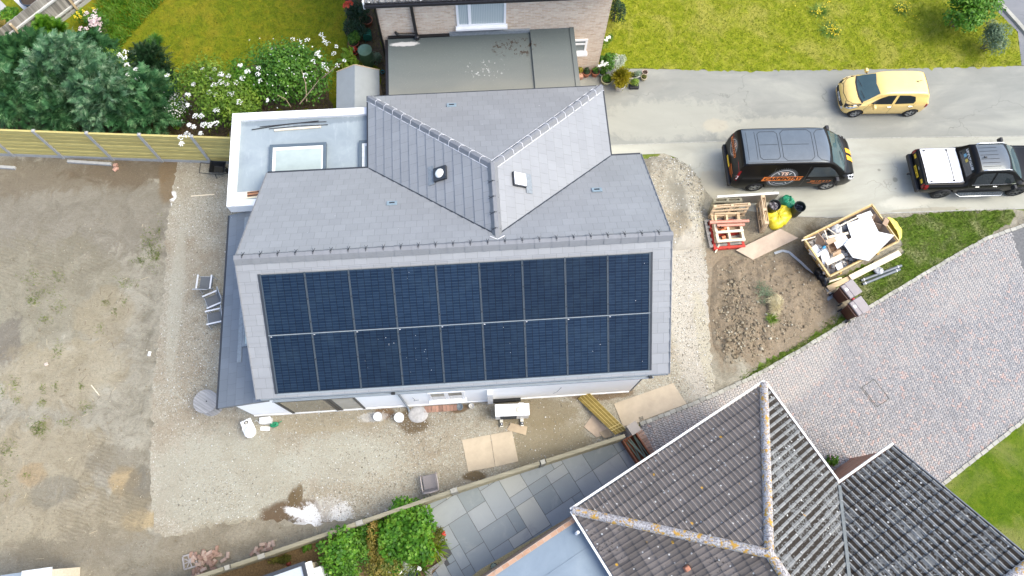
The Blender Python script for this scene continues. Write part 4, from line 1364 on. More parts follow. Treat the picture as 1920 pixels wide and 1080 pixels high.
M_oldtile_t = lichen_tile('upper_house_tile', (0.20, 0.20, 0.195), 0.2, 0.60, 0.28, 0.01)
M_black = plain('black_plastic', (0.010, 0.010, 0.012), 0.35, 0.2, 8)
M_felt = None
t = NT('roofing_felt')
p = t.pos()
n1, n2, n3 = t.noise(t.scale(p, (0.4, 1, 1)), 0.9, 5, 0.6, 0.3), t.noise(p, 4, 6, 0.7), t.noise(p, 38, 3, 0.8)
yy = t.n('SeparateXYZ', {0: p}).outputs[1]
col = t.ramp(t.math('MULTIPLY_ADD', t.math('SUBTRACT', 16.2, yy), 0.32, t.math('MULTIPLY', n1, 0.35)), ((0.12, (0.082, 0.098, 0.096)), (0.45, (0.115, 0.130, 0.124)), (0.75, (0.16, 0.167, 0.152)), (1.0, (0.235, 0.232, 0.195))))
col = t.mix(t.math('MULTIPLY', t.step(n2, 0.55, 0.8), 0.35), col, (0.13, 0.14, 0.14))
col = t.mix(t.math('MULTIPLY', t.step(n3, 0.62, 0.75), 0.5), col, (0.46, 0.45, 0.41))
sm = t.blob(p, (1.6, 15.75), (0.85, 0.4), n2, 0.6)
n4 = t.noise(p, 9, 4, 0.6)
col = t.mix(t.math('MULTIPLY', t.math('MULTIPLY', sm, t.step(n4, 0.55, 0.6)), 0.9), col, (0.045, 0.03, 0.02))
col = t.mix(t.math('MULTIPLY', t.blob(p, (-2.15, 16.08), (0.5, 0.09), n2, 0.6), 0.85), col, (0.62, 0.60, 0.57))
col = t.mix(t.math('MULTIPLY', t.math('MULTIPLY', t.blob(p, (0.6, 14.9), (0.7, 0.5), n2, 0.5), t.step(n4, 0.6, 0.66)), 0.6), col, (0.5, 0.5, 0.48))
M_felt = t.out(col, 0.85, t.bump(n3, 0.25, 0.006), spec=0.25)
BO = (1.0, 16.4, 0)
bh = empty('brick_house', BO, 0, 'two storey buff brick house with white windows and grey felt flat roofed extension', 'house')
BX0, BX1, BY, BZ = -2.98, 4.86, 16.40, 4.72
mb = MB(BO)
wall_quad(mb, (BX0, BY), (BX1, BY), 0, BZ)
wall_quad(mb, (BX1, BY), (BX1, 24.4), 0, BZ)
wall_quad(mb, (BX1, 24.4), (BX0, 24.4), 0, BZ)
wall_quad(mb, (BX0, 24.4), (BX0, BY), 0, BZ)
for x in (BX0, BX1):
 q = [(x, BY, BZ), (x, 24.4, BZ), (x, 20.4, BZ + 2.3)]
 mb.add(q, [(0, 1, 2) if x > 0 else (0, 2, 1)], 0, False, [(p_[1], p_[2]) for p_ in q])
mb.build('wall', M_brick, bh)
mb = MB(BO)
EY = 16.02
roof_ribbed(mb, [(BX0 - 0.18, EY, BZ + 0.05), (BX1 + 0.18, EY, BZ + 0.05), (BX1 + 0.18, 20.4, BZ + 2.55), (BX0 - 0.18, 20.4, BZ + 2.55)], (1, 0, 0), 0.34, 0.2)
roof_ribbed(mb, [(BX0 - 0.18, 24.78, BZ + 0.05), (BX0 - 0.18, 20.4, BZ + 2.55), (BX1 + 0.18, 20.4, BZ + 2.55), (BX1 + 0.18, 24.78, BZ + 0.05)], (1, 0, 0), 0.34, 0.2)
rf = mb.build('roof', M_oldtile_t, bh)
mb = MB(BO)
ridge_cap(mb, (BX0 - 0.18, 20.4, BZ + 2.57), (BX1 + 0.18, 20.4, BZ + 2.57), 0.13, 0.1, 0.45, 0.05, True)
mb.build('ridge_tiles', M_cap, rf)
mb = MB(BO)
mb.box2((BX0 - 0.2, EY - 0.11, BZ - 0.08), (BX1 + 0.2, EY - 0.005, BZ + 0.02))
mb.build('gutter', M_black, bh)
mb = MB(BO)
mb.box2((BX0 - 0.24, EY - 0.02, BZ - 0.2), (BX0 - 0.185, EY + 0.5, BZ + 0.12))
mb.box2((BX0, EY + 0.02, BZ - 0.06), (BX1, BY - 0.002, BZ - 0.02))
mb.build('soffit', M_upvc, bh)
for pts, r in (([(BX0 + 0.07, EY - 0.05, BZ - 0.08), (BX0 + 0.05, BY - 0.07, BZ - 0.45), (BX0 + 0.03, BY - 0.07, 0.05)], 0.045),
               ([(-1.76, EY - 0.05, BZ - 0.06), (-1.76, BY - 0.07, BZ - 0.3), (-1.73, BY - 0.08, 2.62)], 0.055),
               ([(-1.73, BY - 0.10, 2.80), (-2.3, BY - 0.10, 2.84), (-2.4, BY - 0.1, 2.9), (-2.42, BY - 0.08, 2.96)], 0.05)):
 mb = MB(BO)
 mb.tube(pts, r, 8)
 mb.build('drainpipe', M_black, bh)
mb = MB(BO)
mb.lathe([(0.09, 0), (0.1, 0.12), (0.07, 0.16), (0, 0.16)], (-1.72, BY - 0.13, 2.64), 10)
mb.build('hopper', M_black, bh)
def bwin(x0, x1, z0, z1, bars, glass, y=BY, split=None):
 mb = MB(BO)
 f = 0.075
 for a in ((x0, z0, x1, z0 + f), (x0, z1 - f, x1, z1), (x0, z0 + f, x0 + f, z1 - f), (x1 - f, z0 + f, x1, z1 - f)):
  mb.box2((a[0], y - 0.045, a[1]), (a[2], y + 0.02, a[3]))
 for b in bars:
  mb.box2((b - 0.05, y - 0.045, z0 + f), (b + 0.05, y + 0.02, z1 - f))
 if split:
  mb.box2((x0 + f, y - 0.045, split - 0.04), (x1 - f, y + 0.02, split + 0.04))
 w = mb.build('window', M_upvc, bh)
 mb = MB(BO)
 mb.box2((x0 - 0.05, y - 0.16, z0 - 0.09), (x1 + 0.05, y - 0.001, z0 - 0.002))
 mb.build('sill', M_upvc, w)
 mb = MB(BO)
 mb.box2((x0 + f, y - 0.02, z0 + f), (x1 - f, y - 0.005, z1 - f))
 mb.build('pane', glass, w)
t = NT('blind_behind_glass')
wv = t.n('TexWave', {'Vector': t.obj(), 'Scale': 5.5, 'Distortion': 0.0}, wave_type='BANDS', bands_direction='X').outputs['Fac']
M_blind = t.out(t.ramp(wv, ((0.3, (0.34, 0.40, 0.41)), (0.8, (0.44, 0.49, 0.49)))), 0.12, spec=0.5)
bwin(-0.32, 1.34, 3.05, 4.25, [0.12], M_blind)
bwin(3.74, 4.28, 1.36, 2.06, [], glass_mat('small_window_glass', (0.17, 0.20, 0.20)), split=1.82)
mb = MB(BO)
FZ2 = 2.62
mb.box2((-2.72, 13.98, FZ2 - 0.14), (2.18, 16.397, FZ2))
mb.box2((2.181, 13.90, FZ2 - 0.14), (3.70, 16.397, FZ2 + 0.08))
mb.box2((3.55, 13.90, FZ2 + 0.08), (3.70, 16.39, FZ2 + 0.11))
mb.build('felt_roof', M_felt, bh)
mb = MB(BO)
wall_quad(mb, (-2.6, 14.12), (3.58, 14.12), 0, FZ2 - 0.14)
wall_quad(mb, (3.58, 14.12), (3.58, 16.4), 0, FZ2 - 0.14)
wall_quad(mb, (-2.6, 16.4), (-2.6, 14.12), 0, FZ2 - 0.14)
mb.build('extension_wall', M_brick, bh)
mb = MB(BO)
mb.box2((-2.82, 13.95, FZ2 - 0.2), (-2.723, 16.3, FZ2 - 0.02))
mb.box2((-2.7, 16.3, FZ2 + 0.002), (-0.6, 16.396, FZ2 + 0.07))
mb.box2((-0.6, 16.32, FZ2 + 0.002), (2.17, 16.396, FZ2 + 0.14), 1)
mb.build('roof_flashing', [M_black, M_lead], bh)
# ================================================================== THE TILED HOUSE, LOWER RIGHT
TA = Vector((2.172, 0.454, 0))
TU = Vector((0.88272, 0.46991, 0))
TN = Vector((0.46991, -0.88272, 0))
TO = TA + TU * 4 + TN * 4
def T(u, n, z):
 return TA + TU * u + TN * n + Vector((0, 0, z))
t30 = math.tan(rad(30))
EZ = 2.60
L1 = 6.73
half = L1 / 2
APZ = EZ + half * t30
END = 15.0
D_N = 3.40
C_U = 8.80
W2 = 3.55
R2Z = EZ + W2 * t30
M_old1 = lichen_tile('weathered_tile_brown', (0.195, 0.172, 0.158), 0.20, 0.76, 0.2, 0.03, 0.75, pitch=0.14)
M_old2 = lichen_tile('weathered_tile_mossy', (0.235, 0.24, 0.235), 0.25, 0.555, 0.30, 0.015, 0.95, mossc=(0.022, 0.016, 0.011), pitch=0.19)
M_old3 = lichen_tile('weathered_tile_dark', (0.14, 0.122, 0.112), 0.25, 0.74, 0.20, 0.03, 0.75)
t = NT('lichened_ridge')
p = t.pos()
n1, n2, n3 = t.noise(p, 22, 5, 0.75), t.noise(p, 6.5, 5, 0.7, 0.4), t.noise(t.scale(p, 1, (0, 0, 0), (7, 3, 1)), 9, 5, 0.7)
col = t.mix(t.step(n1, 0.40, 0.56), (0.16, 0.14, 0.145), (0.46, 0.44, 0.43))
col = t.mix(t.math('MULTIPLY', t.step(n1, 0.58, 0.66), 0.8), col, (0.66, 0.65, 0.62))
col = t.mix(t.math('MULTIPLY', t.step(n2, 0.54, 0.58), 0.9), col, (0.50, 0.27, 0.025))
col = t.mix(t.math('MULTIPLY', t.step(n3, 0.60, 0.64), 0.85), col, (0.44, 0.30, 0.06))
M_lichen_cap = t.out(col, 0.9, t.bump(n1, 0.5, 0.01), spec=0.2)
th = empty('tiled_house', TO, 0, 'older house with dark mossy tiled hipped roof and orange lichen along its hips', 'house')
mb = MB(TO)
roof_ribbed(mb, [T(0, 0, EZ), T(L1, 0, EZ), T(half, half, APZ)], TU, 0.33, 0.14, 0.04)
r1 = mb.build('roof', M_old1, th)
mb = MB(TO)
roof_ribbed(mb, [T(0, END, EZ), T(0, 0, EZ), T(half, half, APZ), T(half, END, APZ)], TN, 0.33, 0.15, 0.03)
mb.build('roof', M_old3, th)
mb = MB(TO)
roof_ribbed(mb, [T(L1, 0, EZ), T(L1, D_N, EZ), T(half + 0.001, D_N + half, APZ), T(half, half, APZ)], TN, 0.33, 0.19, 0.03)
mb.build('roof', M_old2, th)
mb = MB(TO)
roof_ribbed(mb, [T(L1, D_N, EZ), T(C_U, D_N, EZ), T(C_U, D_N + W2, R2Z), T(L1 - W2, D_N + W2, R2Z)], TU, 0.33, 0.19, 0.045)
roof_ribbed(mb, [T(C_U, D_N + 2 * W2, EZ), T(L1 - 3.3, D_N + 2 * W2, EZ), T(L1 - 3.3, D_N + W2, R2Z), T(C_U, D_N + W2, R2Z)], TU, 0.33, 0.19, 0.045)
mb.build('roof', M_old2, th)
mb = MB(TO)
ridge_cap(mb, T(0, 0, EZ + 0.05), T(half, half, APZ + 0.06), 0.125, 0.09, 0.42, 0.07, True, 0, 0.02)
ridge_cap(mb, T(L1, 0, EZ + 0.05), T(half, half, APZ + 0.06), 0.125, 0.09, 0.42, 0.07, True, 0, 0.02)
ridge_cap(mb, T(half, half - 0.1, APZ + 0.06), T(half, END, APZ + 0.06), 0.13, 0.09, 0.42, 0.07, True, 0, 0.02)
ridge_cap(mb, T(C_U, D_N + W2, R2Z + 0.06), T(L1 - W2, D_N + W2, R2Z + 0.06), 0.13, 0.09, 0.42, 0.07, True, 0, 0.02)
mb.build('hip_tiles', M_lichen_cap, th)
mb = MB(TO)
mb.beam(T(L1, D_N, EZ + 0.06), T(half + 0.1, D_N + half - 0.1, APZ + 0.03), 0.09, 0.03)
mb.build('valley', plain('dull_lead', (0.15, 0.165, 0.165), .7, .2, 9), th)
mb = MB(TO)
for a, b in ((T(-0.06, -0.075, EZ), T(L1 + 0.06, -0.075, EZ)), (T(L1 + 0.075, -0.02, EZ), T(L1 + 0.075, D_N - 0.12, EZ)), (T(L1 + 0.02, D_N - 0.075, EZ), T(C_U + 0.03, D_N - 0.075, EZ)),
             (T(-0.075, -0.02, EZ), T(-0.075, END, EZ))):
 mb.beam(a + Vector((0, 0, 0.0)), b + Vector((0, 0, 0.0)), 0.06, 0.09)
mb.build('gutter', plain('gutter_white', (0.62, 0.62, 0.60), 0.4, 0.05, 5), th)
mb = MB(TO)
mb.beam(T(C_U + 0.015, D_N, EZ - 0.03), T(C_U + 0.015, D_N + W2, R2Z - 0.03), 0.03, 0.15)
mb.beam(T(C_U + 0.015, D_N + 2 * W2, EZ - 0.03), T(C_U + 0.015, D_N + W2, R2Z - 0.03), 0.03, 0.15)
mb.build('verge', M_cap, th)
mb = MB(TO)
for (u0, n0, u1, n1) in ((0.35, 0.35, L1 - 0.35, 0.35), (L1 - 0.35, 0.35, L1 - 0.35, D_N + 0.06), (L1 - 0.35, D_N + 0.06, C_U - 0.06, D_N + 0.06), (C_U - 0.06, D_N + 0.06, C_U - 0.1, D_N + 2 * W2 - 0.3),
                         (0.35, END - 0.3, 0.35, 0.35), (C_U - 0.1, D_N + 2 * W2 - 0.3, L1 - 0.5, D_N + 2 * W2 - 0.3)):
 wall_quad(mb, T(u0, n0, 0), T(u1, n1, 0), 0, EZ + 0.02)
mb.build('wall', M_brick_red, th)
mb = MB(TO)      # terracotta roof vent
c = T(1.60, 2.72, EZ + 1.6 * t30 + 0.1)
mb.box(c, (0.17, 0.15, 0.16), math.atan2(TU.y, TU.x), taper=0.8)
mb.build('roof_vent', plain('terracotta', (0.36, 0.15, 0.09), 0.8, 0.2, 10), th, 0.02)
mb = MB(TO)      # drainpipe head on the side gutter
mb.tube([T(-0.2, 0.55, EZ - 0.02), T(-0.25, 0.55, EZ - 0.15), T(-0.2, 0.62, EZ - 0.6)], 0.045, 8)
mb.build('drainpipe', M_upvc, th)
t = NT('blue_felt')
p = t.pos()
n1, n2 = t.noise(p, 0.8, 5, 0.6, 0.5), t.noise(p, 12, 4, 0.7)
col = t.ramp(n1, ((0.3, (0.14, 0.185, 0.235)), (0.55, (0.185, 0.235, 0.285)), (0.75, (0.225, 0.275, 0.32))))
col = t.mix(t.math('MULTIPLY', t.step(n2, 0.55, 0.8), 0.25), col, (0.12, 0.15, 0.19))
M_bfelt = t.out(col, 0.6, spec=0.3)
mb = MB(TO)
EXZ = 2.28
q = [T(-4.6, 0.30, EXZ), T(0.34, 0.30, EXZ), T(0.34, 6.0, EXZ), T(-4.6, 6.0, EXZ)]
mb.slab(list(reversed(q)), 0.12)
mb.beam(T(-4.6, 1.05, EXZ + 0.006), T(0.3, 1.05, EXZ + 0.006), 0.05, 0.012)
mb.build('felt_roof', M_bfelt, th)
mb = MB(TO)
wall_quad(mb, T(-4.6, 0.17, 0), T(0.30, 0.17, 0), 0, EXZ + 0.05)
wall_quad(mb, T(-4.6, 6.0, 0), T(-4.6, 0.17, 0), 0, EXZ + 0.05)
q = [T(-4.6, 0.17, EXZ + 0.05), T(0.30, 0.17, EXZ + 0.05), T(0.30, 0.298, EXZ + 0.05), T(-4.6, 0.298, EXZ + 0.05)]
mb.add(q, [(0, 1, 2, 3)] if geometry.normal(q).z > 0 else [(3, 2, 1, 0)], 0, False, [(0, 0), (4.9, 0), (4.9, 0.07), (0, 0.07)])
mb.build('extension_wall', brick_mat('pink_brick', (0.34, 0.20, 0.13), (0.42, 0.28, 0.2), (0.36, 0.31, 0.26)), th)
# ================================================================== VEHICLES
def catmull(xs, ys, x):
 k = 0
 while k < len(xs) - 2 and x > xs[k + 1]:
  k += 1
 x0, x1 = xs[k], xs[k + 1]
 t_ = 0 if x1 == x0 else (x - x0) / (x1 - x0)
 y0, y1 = ys[k], ys[k + 1]
 m0 = (ys[k + 1] - ys[k - 1]) / (xs[k + 1] - xs[k - 1]) * (x1 - x0) if k > 0 else (y1 - y0)
 m1 = (ys[k + 2] - ys[k]) / (xs[k + 2] - xs[k]) * (x1 - x0) if k + 2 < len(xs) else (y1 - y0)
 d = y1 - y0
 if d == 0:
  m0 = m1 = 0
 else:
  m0 = 0 if m0 / d < 0 else (min(m0 / d, 2.0) * d)
  m1 = 0 if m1 / d < 0 else (min(m1 / d, 2.0) * d)
 t2, t3 = t_ * t_, t_ ** 3
 return (2 * t3 - 3 * t2 + 1) * y0 + (t3 - 2 * t2 + t_) * m0 + (-2 * t3 + 3 * t2) * y1 + (t3 - t2) * m1
def car_section(zb, zt, W, wr, zbelt, r, crown=0.03):
 zbelt = min(zbelt, zt - r - 0.02)
 zm = zb + (zbelt - zb) * 0.45
 pts = [(0.0, zb), (W * 0.6, zb), (W - 0.10, zb), (W - 0.03, zb + 0.04), (W - 0.012, zb + 0.14), (W, zm), (W - 0.004, zm + (zbelt - zm) * 0.6), (W - 0.02, zbelt)]
 zt_e = zt - crown
 for k in (0.33, 0.66):
  pts.append((W - 0.02 + (wr - W + 0.02) * k, zbelt + (zt_e - r - zbelt) * k))
 for k in range(6):
  a = PI / 2 * k / 5
  pts.append((wr - r + r * math.cos(a), zt_e - r + r * math.sin(a)))
 for k in (0.3, 0.6, 0.85):
  pts.append(((wr - r) * (1 - k), zt - crown * (1 - k) ** 2))
 pts.append((0.0, zt))
 return pts
def car_body(st, step=0.05):
 """st: stations (x, zb, zt, W, wr, zbelt, r). returns verts, faces of a closed loft"""
 st = sorted(st)
 xs = [s[0] for s in st]
 xx = []
 x = xs[0]
 while x < xs[-1]:
  xx.append(x)
  x += step
 xx = sorted(set([round(a, 4) for a in xx + xs]))
 rows = []
 for x in xx:
  v = [catmull(xs, [s[k] for s in st], x) for k in range(1, 7)]
  h = car_section(*v)
  ring = [(x, y, z) for y, z in h] + [(x, -y, z) for y, z in reversed(h[1:-1])]
  rows.append(ring)
 n = len(rows[0])
 vs = [p for r in rows for p in r]
 fs = []
 for i in range(len(rows) - 1):
  for j in range(n):
   fs.append((i * n + j, i * n + (j + 1) % n, (i + 1) * n + (j + 1) % n, (i + 1) * n + j))
 fs.append(tuple(range(n)))
 fs.append(tuple(reversed(range(len(vs) - n, len(vs)))))
 return vs, fs
def make_body(name, st, paint, liner, wheels, r_arch, half, parent):
 vs, fs = car_body(st)
 me = bpy.data.meshes.new(name)
 me.from_pydata(vs, [], fs)
 bm = bmesh.new()
 bm.from_mesh(me)
 bmesh.ops.recalc_face_normals(bm, faces=bm.faces)
 bm.to_mesh(me)
 me.materials.append(paint)
 me.materials.append(liner)
 o = bpy.data.objects.new(name, me)
 COL.objects.link(o)
 tree = BVHTree.FromPolygons([Vector(v) for v in vs], fs)
 cb = MB()
 for wx, wz in wheels:
  for sg in (1, -1):
   cb.cyl((wx, sg * (half - 0.28), wz), (wx, sg * (half + 0.3), wz), r_arch, n=28)
 co_ = cb.build('arch_cutter', [paint, liner])
 for p_ in co_.data.polygons:
  p_.material_index = 1
 md = o.modifiers.new('arches', 'BOOLEAN')
 md.operation = 'DIFFERENCE'
 md.object = co_
 md.solver = 'EXACT'
 dg = bpy.context.evaluated_depsgraph_get()
 me2 = bpy.data.meshes.new_from_object(o.evaluated_get(dg), depsgraph=dg)
 o.modifiers.clear()
 o.data = me2
 bpy.data.objects.remove(co_)
 for p_ in me2.polygons:
  p_.use_smooth = len(p_.vertices) < 8
 me2.name = name
 bm = bmesh.new()
 bm.from_mesh(me2)
 for e_ in bm.edges:
  if len(e_.link_faces) == 2 and e_.calc_face_angle(0) > rad(38):
   e_.smooth = False
 bm.to_mesh(me2)
 bm.free()
 o.parent = parent
 return o, tree
def proj_patch(name, tree, poly, plane, m, parent, off=0.006, sign=1, step=0.07, thick=0.0):
 """a panel, pane or marking laid on the body: outline in a side / top / end view, dropped onto the surface.
 plane 'xz': poly (x, z), seen from sign*y;  'xy': from above;  'yz': poly (y, z), seen from sign*x"""
 bm = bmesh.new()
 polys = poly if isinstance(poly[0][0], (list, tuple)) else [poly]
 for pl in polys:
  bm.faces.new([bm.verts.new((p[0], p[1], 0)) for p in pl])
 lo = [min(v.co[k] for v in bm.verts) for k in (0, 1)]
 hi = [max(v.co[k] for v in bm.verts) for k in (0, 1)]
 for k in (0, 1):
  c = lo[k] + step
  while c < hi[k]:
   nrm = (1, 0, 0) if k == 0 else (0, 1, 0)
   bmesh.ops.bisect_plane(bm, geom=bm.verts[:] + bm.edges[:] + bm.faces[:], plane_co=Vector(nrm) * c, plane_no=nrm)
   c += step
 bad = []
 for v in bm.verts:
  a, b = v.co.x, v.co.y
  if plane == 'xz':
   o_, d_ = Vector((a, sign * 5, b)), Vector((0, -sign, 0))
  elif plane == 'xy':
   o_, d_ = Vector((a, b, 6)), Vector((0, 0, -1))
  else:
   o_, d_ = Vector((sign * 8, a, b)), Vector((-sign, 0, 0))
  hit, nn, idx, ds = tree.ray_cast(o_, d_)
  if hit is None:
   hit, nn, idx, ds = tree.find_nearest(o_ + d_ * (4 if plane != 'yz' else 5.5))
  if nn.dot(d_) > 0:
   nn = -nn
  v.co = hit + nn * off
 me = bpy.data.meshes.new(name)
 bmesh.ops.recalc_face_normals(bm, faces=bm.faces)
 bm.normal_update()
 up = {'xz': Vector((0, sign, 0)), 'xy': Vector((0, 0, 1)), 'yz': Vector((sign, 0, 0))}[plane]
 if sum((f.normal.dot(up) for f in bm.faces)) < 0:
  bmesh.ops.reverse_faces(bm, faces=bm.faces)
 for f in bm.faces:
  f.smooth = True
 bm.to_mesh(me)
 bm.free()
 return link_mesh(name, me, m, parent)
def strip_poly(pts, w):
 """thin band along a polyline, as quads (2-D)"""
 out = []
 for a, b in zip(pts, pts[1:]):
  a, b = Vector(a), Vector(b)
  d = (b - a).normalized()
  n = Vector((-d.y, d.x)) * w / 2
  e = d * w * 0.3
  out.append([tuple(a - e - n), tuple(b + e - n), tuple(b + e + n), tuple(a - e + n)])
 return out
def text_polys(s, size, font_shear=0.0, bold=0.0, sx=1.0):
 cu = bpy.data.curves.new('lettering', 'FONT')
 cu.body = s
 cu.size = size
 cu.align_x = 'CENTER'
 cu.align_y = 'CENTER'
 cu.shear = font_shear
 cu.offset = bold
 cu.resolution_u = 3
 o = bpy.data.objects.new('lettering', cu)
 COL.objects.link(o)
 dg = bpy.context.evaluated_depsgraph_get()
 me = o.evaluated_get(dg).to_mesh()
 vs = [(v.co.x * sx, v.co.y) for v in me.vertices]
 fs = [tuple(p_.vertices) for p_ in me.polygons]
 o.evaluated_get(dg).to_mesh_clear()
 bpy.data.objects.remove(o)
 bpy.data.curves.remove(cu)
 return [[vs[i] for i in f] for f in fs]
def place2(polys, c, rot=0.0, sx=1.0, sy=1.0):
 ca, sa = math.cos(rot), math.sin(rot)
 return [[(c[0] + p_[0] * sx * ca - p_[1] * sy * sa, c[1] + p_[0] * sx * sa + p_[1] * sy * ca) for p_ in pl] for pl in polys]
def paint_mat(name, c, rough=0.28, coat=0.7, metal=0.0):
 t = NT(name)
 n = t.noise(t.obj(), 2.5, 5, 0.7)
 col = t.ramp(n, ((0.35, tuple(x * 0.93 for x in c)), (0.65, tuple(min(1, x * 1.06) for x in c))))
 return t.out(col, rough, metal=metal, spec=0.5 if coat > .3 else .18, Coat_Weight=coat, Coat_Roughness=0.06)
M_tyre = plain('tyre_rubber', (0.014, 0.014, 0.015), 0.8, 0.2, 20, bump=0.2)
M_rim = plain('alloy_rim', (0.42, 0.43, 0.44), 0.35, 0.08, 8, metal=0.7)
M_rimd = plain('dark_alloy_rim', (0.10, 0.105, 0.11), 0.4, 0.1, 8, metal=0.6)
M_cglass = glass_mat('car_glass', (0.022, 0.028, 0.03), 0.05, 0.6)
M_wscreen = glass_mat('windscreen_glass', (0.055, 0.095, 0.10), 0.05, 0.7)
M_lamp = plain('lamp_lens', (0.62, 0.64, 0.65), 0.15, 0.15, 14)
M_redlamp = plain('red_lamp', (0.22, 0.006, 0.010), 0.2, 0.15, 12)
M_trim = plain('black_trim', (0.018, 0.018, 0.020), 0.55, 0.15, 12)
M_gap = plain('panel_gap', (0.004, 0.004, 0.004), 0.8)
M_yplate = plain('yellow_plate', (0.68, 0.46, 0.015), 0.5, 0.05, 6)
M_wplate = plain('white_plate', (0.74, 0.74, 0.72), 0.5, 0.05, 6)
M_chrome = plain('chrome', (0.60, 0.61, 0.62), 0.2, 0.05, 6, metal=0.9)
M_orange = plain('orange_vinyl', (0.62, 0.16, 0.022), 0.5, 0.05, 5)
M_oryel = plain('amber_vinyl', (0.80, 0.40, 0.02), 0.5, 0.05, 5)
M_decal_grey = plain('grey_vinyl', (0.062, 0.066, 0.07), 0.5, 0.1, 5)
M_decal_white = plain('white_vinyl', (0.72, 0.72, 0.72), 0.5, 0.05, 5)
def wheel(parent, x, y, z, r, w, rim, spokes=5, sg=1):
 e = empty('wheel', (x, y, z))
 e.parent = parent
 mb = MB()
 R0, Ri = r, r * 0.66
 prof = [(Ri, -w / 2), (r * 0.93, -w / 2), (R0, -w / 2 + 0.03), (R0, w / 2 - 0.03), (r * 0.93, w / 2), (Ri, w / 2)]
 vs, fs = [], []
 n = 32
 for a, b in prof:
  for i in range(n):
   t_ = 2 * PI * i / n
   vs.append((math.cos(t_) * a, b, math.sin(t_) * a))
 for j in range(len(prof) - 1):
  for i in range(n):
   fs.append((j * n + i, (j + 1) * n + i, (j + 1) * n + (i + 1) % n, j * n + (i + 1) % n))
 mb.add(vs, fs, 0, True)
 mb.build('tyre', M_tyre, e)
 mb = MB()
 yo = sg * (w / 2 - 0.015)
 mb.cyl((0, yo - sg * 0.07, 0), (0, yo - sg * 0.06, 0), Ri, n=28, mi=1)
 for i in range(spokes):
  a = 2 * PI * i / spokes + 0.3
  d = Vector((math.cos(a), 0, math.sin(a)))
  for off in (-0.16, 0.16):
   d2 = Vector((math.cos(a + off), 0, math.sin(a + off)))
   mb.beam(d * 0.03 + Vector((0, yo - sg * 0.012, 0)), d2 * (Ri - 0.005) + Vector((0, yo - sg * 0.015, 0)), 0.026, 0.03, 0, (0, 1, 0))
 mb.cyl((0, yo - sg * 0.03, 0), (0, yo + sg * 0.004, 0), 0.055, n=14)
 ring = [(math.cos(2 * PI * i / 28) * (Ri - 0.012), yo - sg * 0.008, math.sin(2 * PI * i / 28) * (Ri - 0.012)) for i in range(28)]
 mb.tube(ring, 0.014, 6, 0, True)
 mb.build('rim', [rim, M_trim], e)
 return e
def mirror_unit(parent, x, y, z, sg, m, size=(0.13, 0.20, 0.15)):
 mb = MB()
 mb.box((0, sg * size[1] * 0.6, 0), size, 0, 0, taper=0.8)
 mb.box((0, sg * 0.02, -0.03), (0.05, 0.12, 0.05), 0, 1)
 return mb.build('wing_mirror', [m, M_trim], parent, 0.025, (x, y, z))
def handle(parent, x, y, z, sg, m):
 mb = MB()
 mb.box((0, sg * 0.012, 0), (0.17, 0.03, 0.035))
 return mb.build('door_handle', m, parent, 0.01, (x, y, z))
def place_vehicle(root, rear_px, front_px, hz, half_track, wb_local, sg_side, x_rear):
 """set the root so that the near-side wheel centres fall on the wheels in the photograph"""
 a, b = P(*rear_px, hz), P(*front_px, hz)
 d = (b - a)
 ang = math.atan2(d.y, d.x)
 s = d.length / wb_local
 c, sn = math.cos(ang), math.sin(ang)
 lx, ly = x_rear * s, sg_side * half_track * s
 root.location = (a.x - (lx * c - ly * sn), a.y - (lx * sn + ly * c), 0.010)
 root.rotation_euler = (0, 0, ang)
 root.scale = (s, s, s)
 return s
M_yellow = paint_mat('yellow_paint', (0.82, 0.57, 0.19), 0.22, 1.0)
car = empty('hatchback_car', (0, 0, 0), 0, 'small pale yellow hatchback parked alone beside the lawn edge', 'car')
ST_H = [(-1.80, .42, .78, .60, .52, .70, .08), (-1.77, .34, .92, .70, .58, .80, .10), (-1.70, .28, 1.12, .75, .60, .95, .10), (-1.58, .25, 1.34, .775, .585, .97, .10), (-1.42, .22, 1.44, .79, .575, .96, .09),
  (-1.0, .21, 1.485, .797, .58, .94, .08), (-0.3, .2, 1.495, .797, .585, .92, .08), (0.25, .2, 1.465, .797, .575, .91, .08), (0.52, .2, 1.395, .797, .575, .90, .08), (0.90, .2, 1.16, .797, .64, .90, .07), (1.20, .2, .965, .79, .70, .86, .06),
  (1.45, .2, .90, .765, .68, .80, .07), (1.62, .21, .82, .71, .62, .72, .08), (1.73, .23, .70, .62, .54, .62, .08), (1.79, .28, .58, .50, .42, .5, .07)]
body, tree = make_body('body', ST_H, M_yellow, M_trim, [(-1.235, .29), (1.165, .29)], .335, .797, car)
for x in (-1.235, 1.165):
 for sg in (1, -1):
  wheel(car, x, sg * 0.70, 0.29, 0.29, 0.185, M_rimd if False else M_rim, 5, sg)
scr = proj_patch('windscreen', tree, [(0.53, -.50), (0.60, .0), (0.53, .50), (0.9, .60), (1.13, .645), (1.20, .35), (1.22, 0), (1.20, -.35), (1.13, -.645), (0.9, -.60)], 'xy', M_wscreen, car, 0.006)
proj_patch('scuttle', tree, strip_poly([(1.14, -.66), (1.225, -.36), (1.245, 0), (1.225, .36), (1.14, .66)], .05), 'xy', M_trim, car, 0.009)
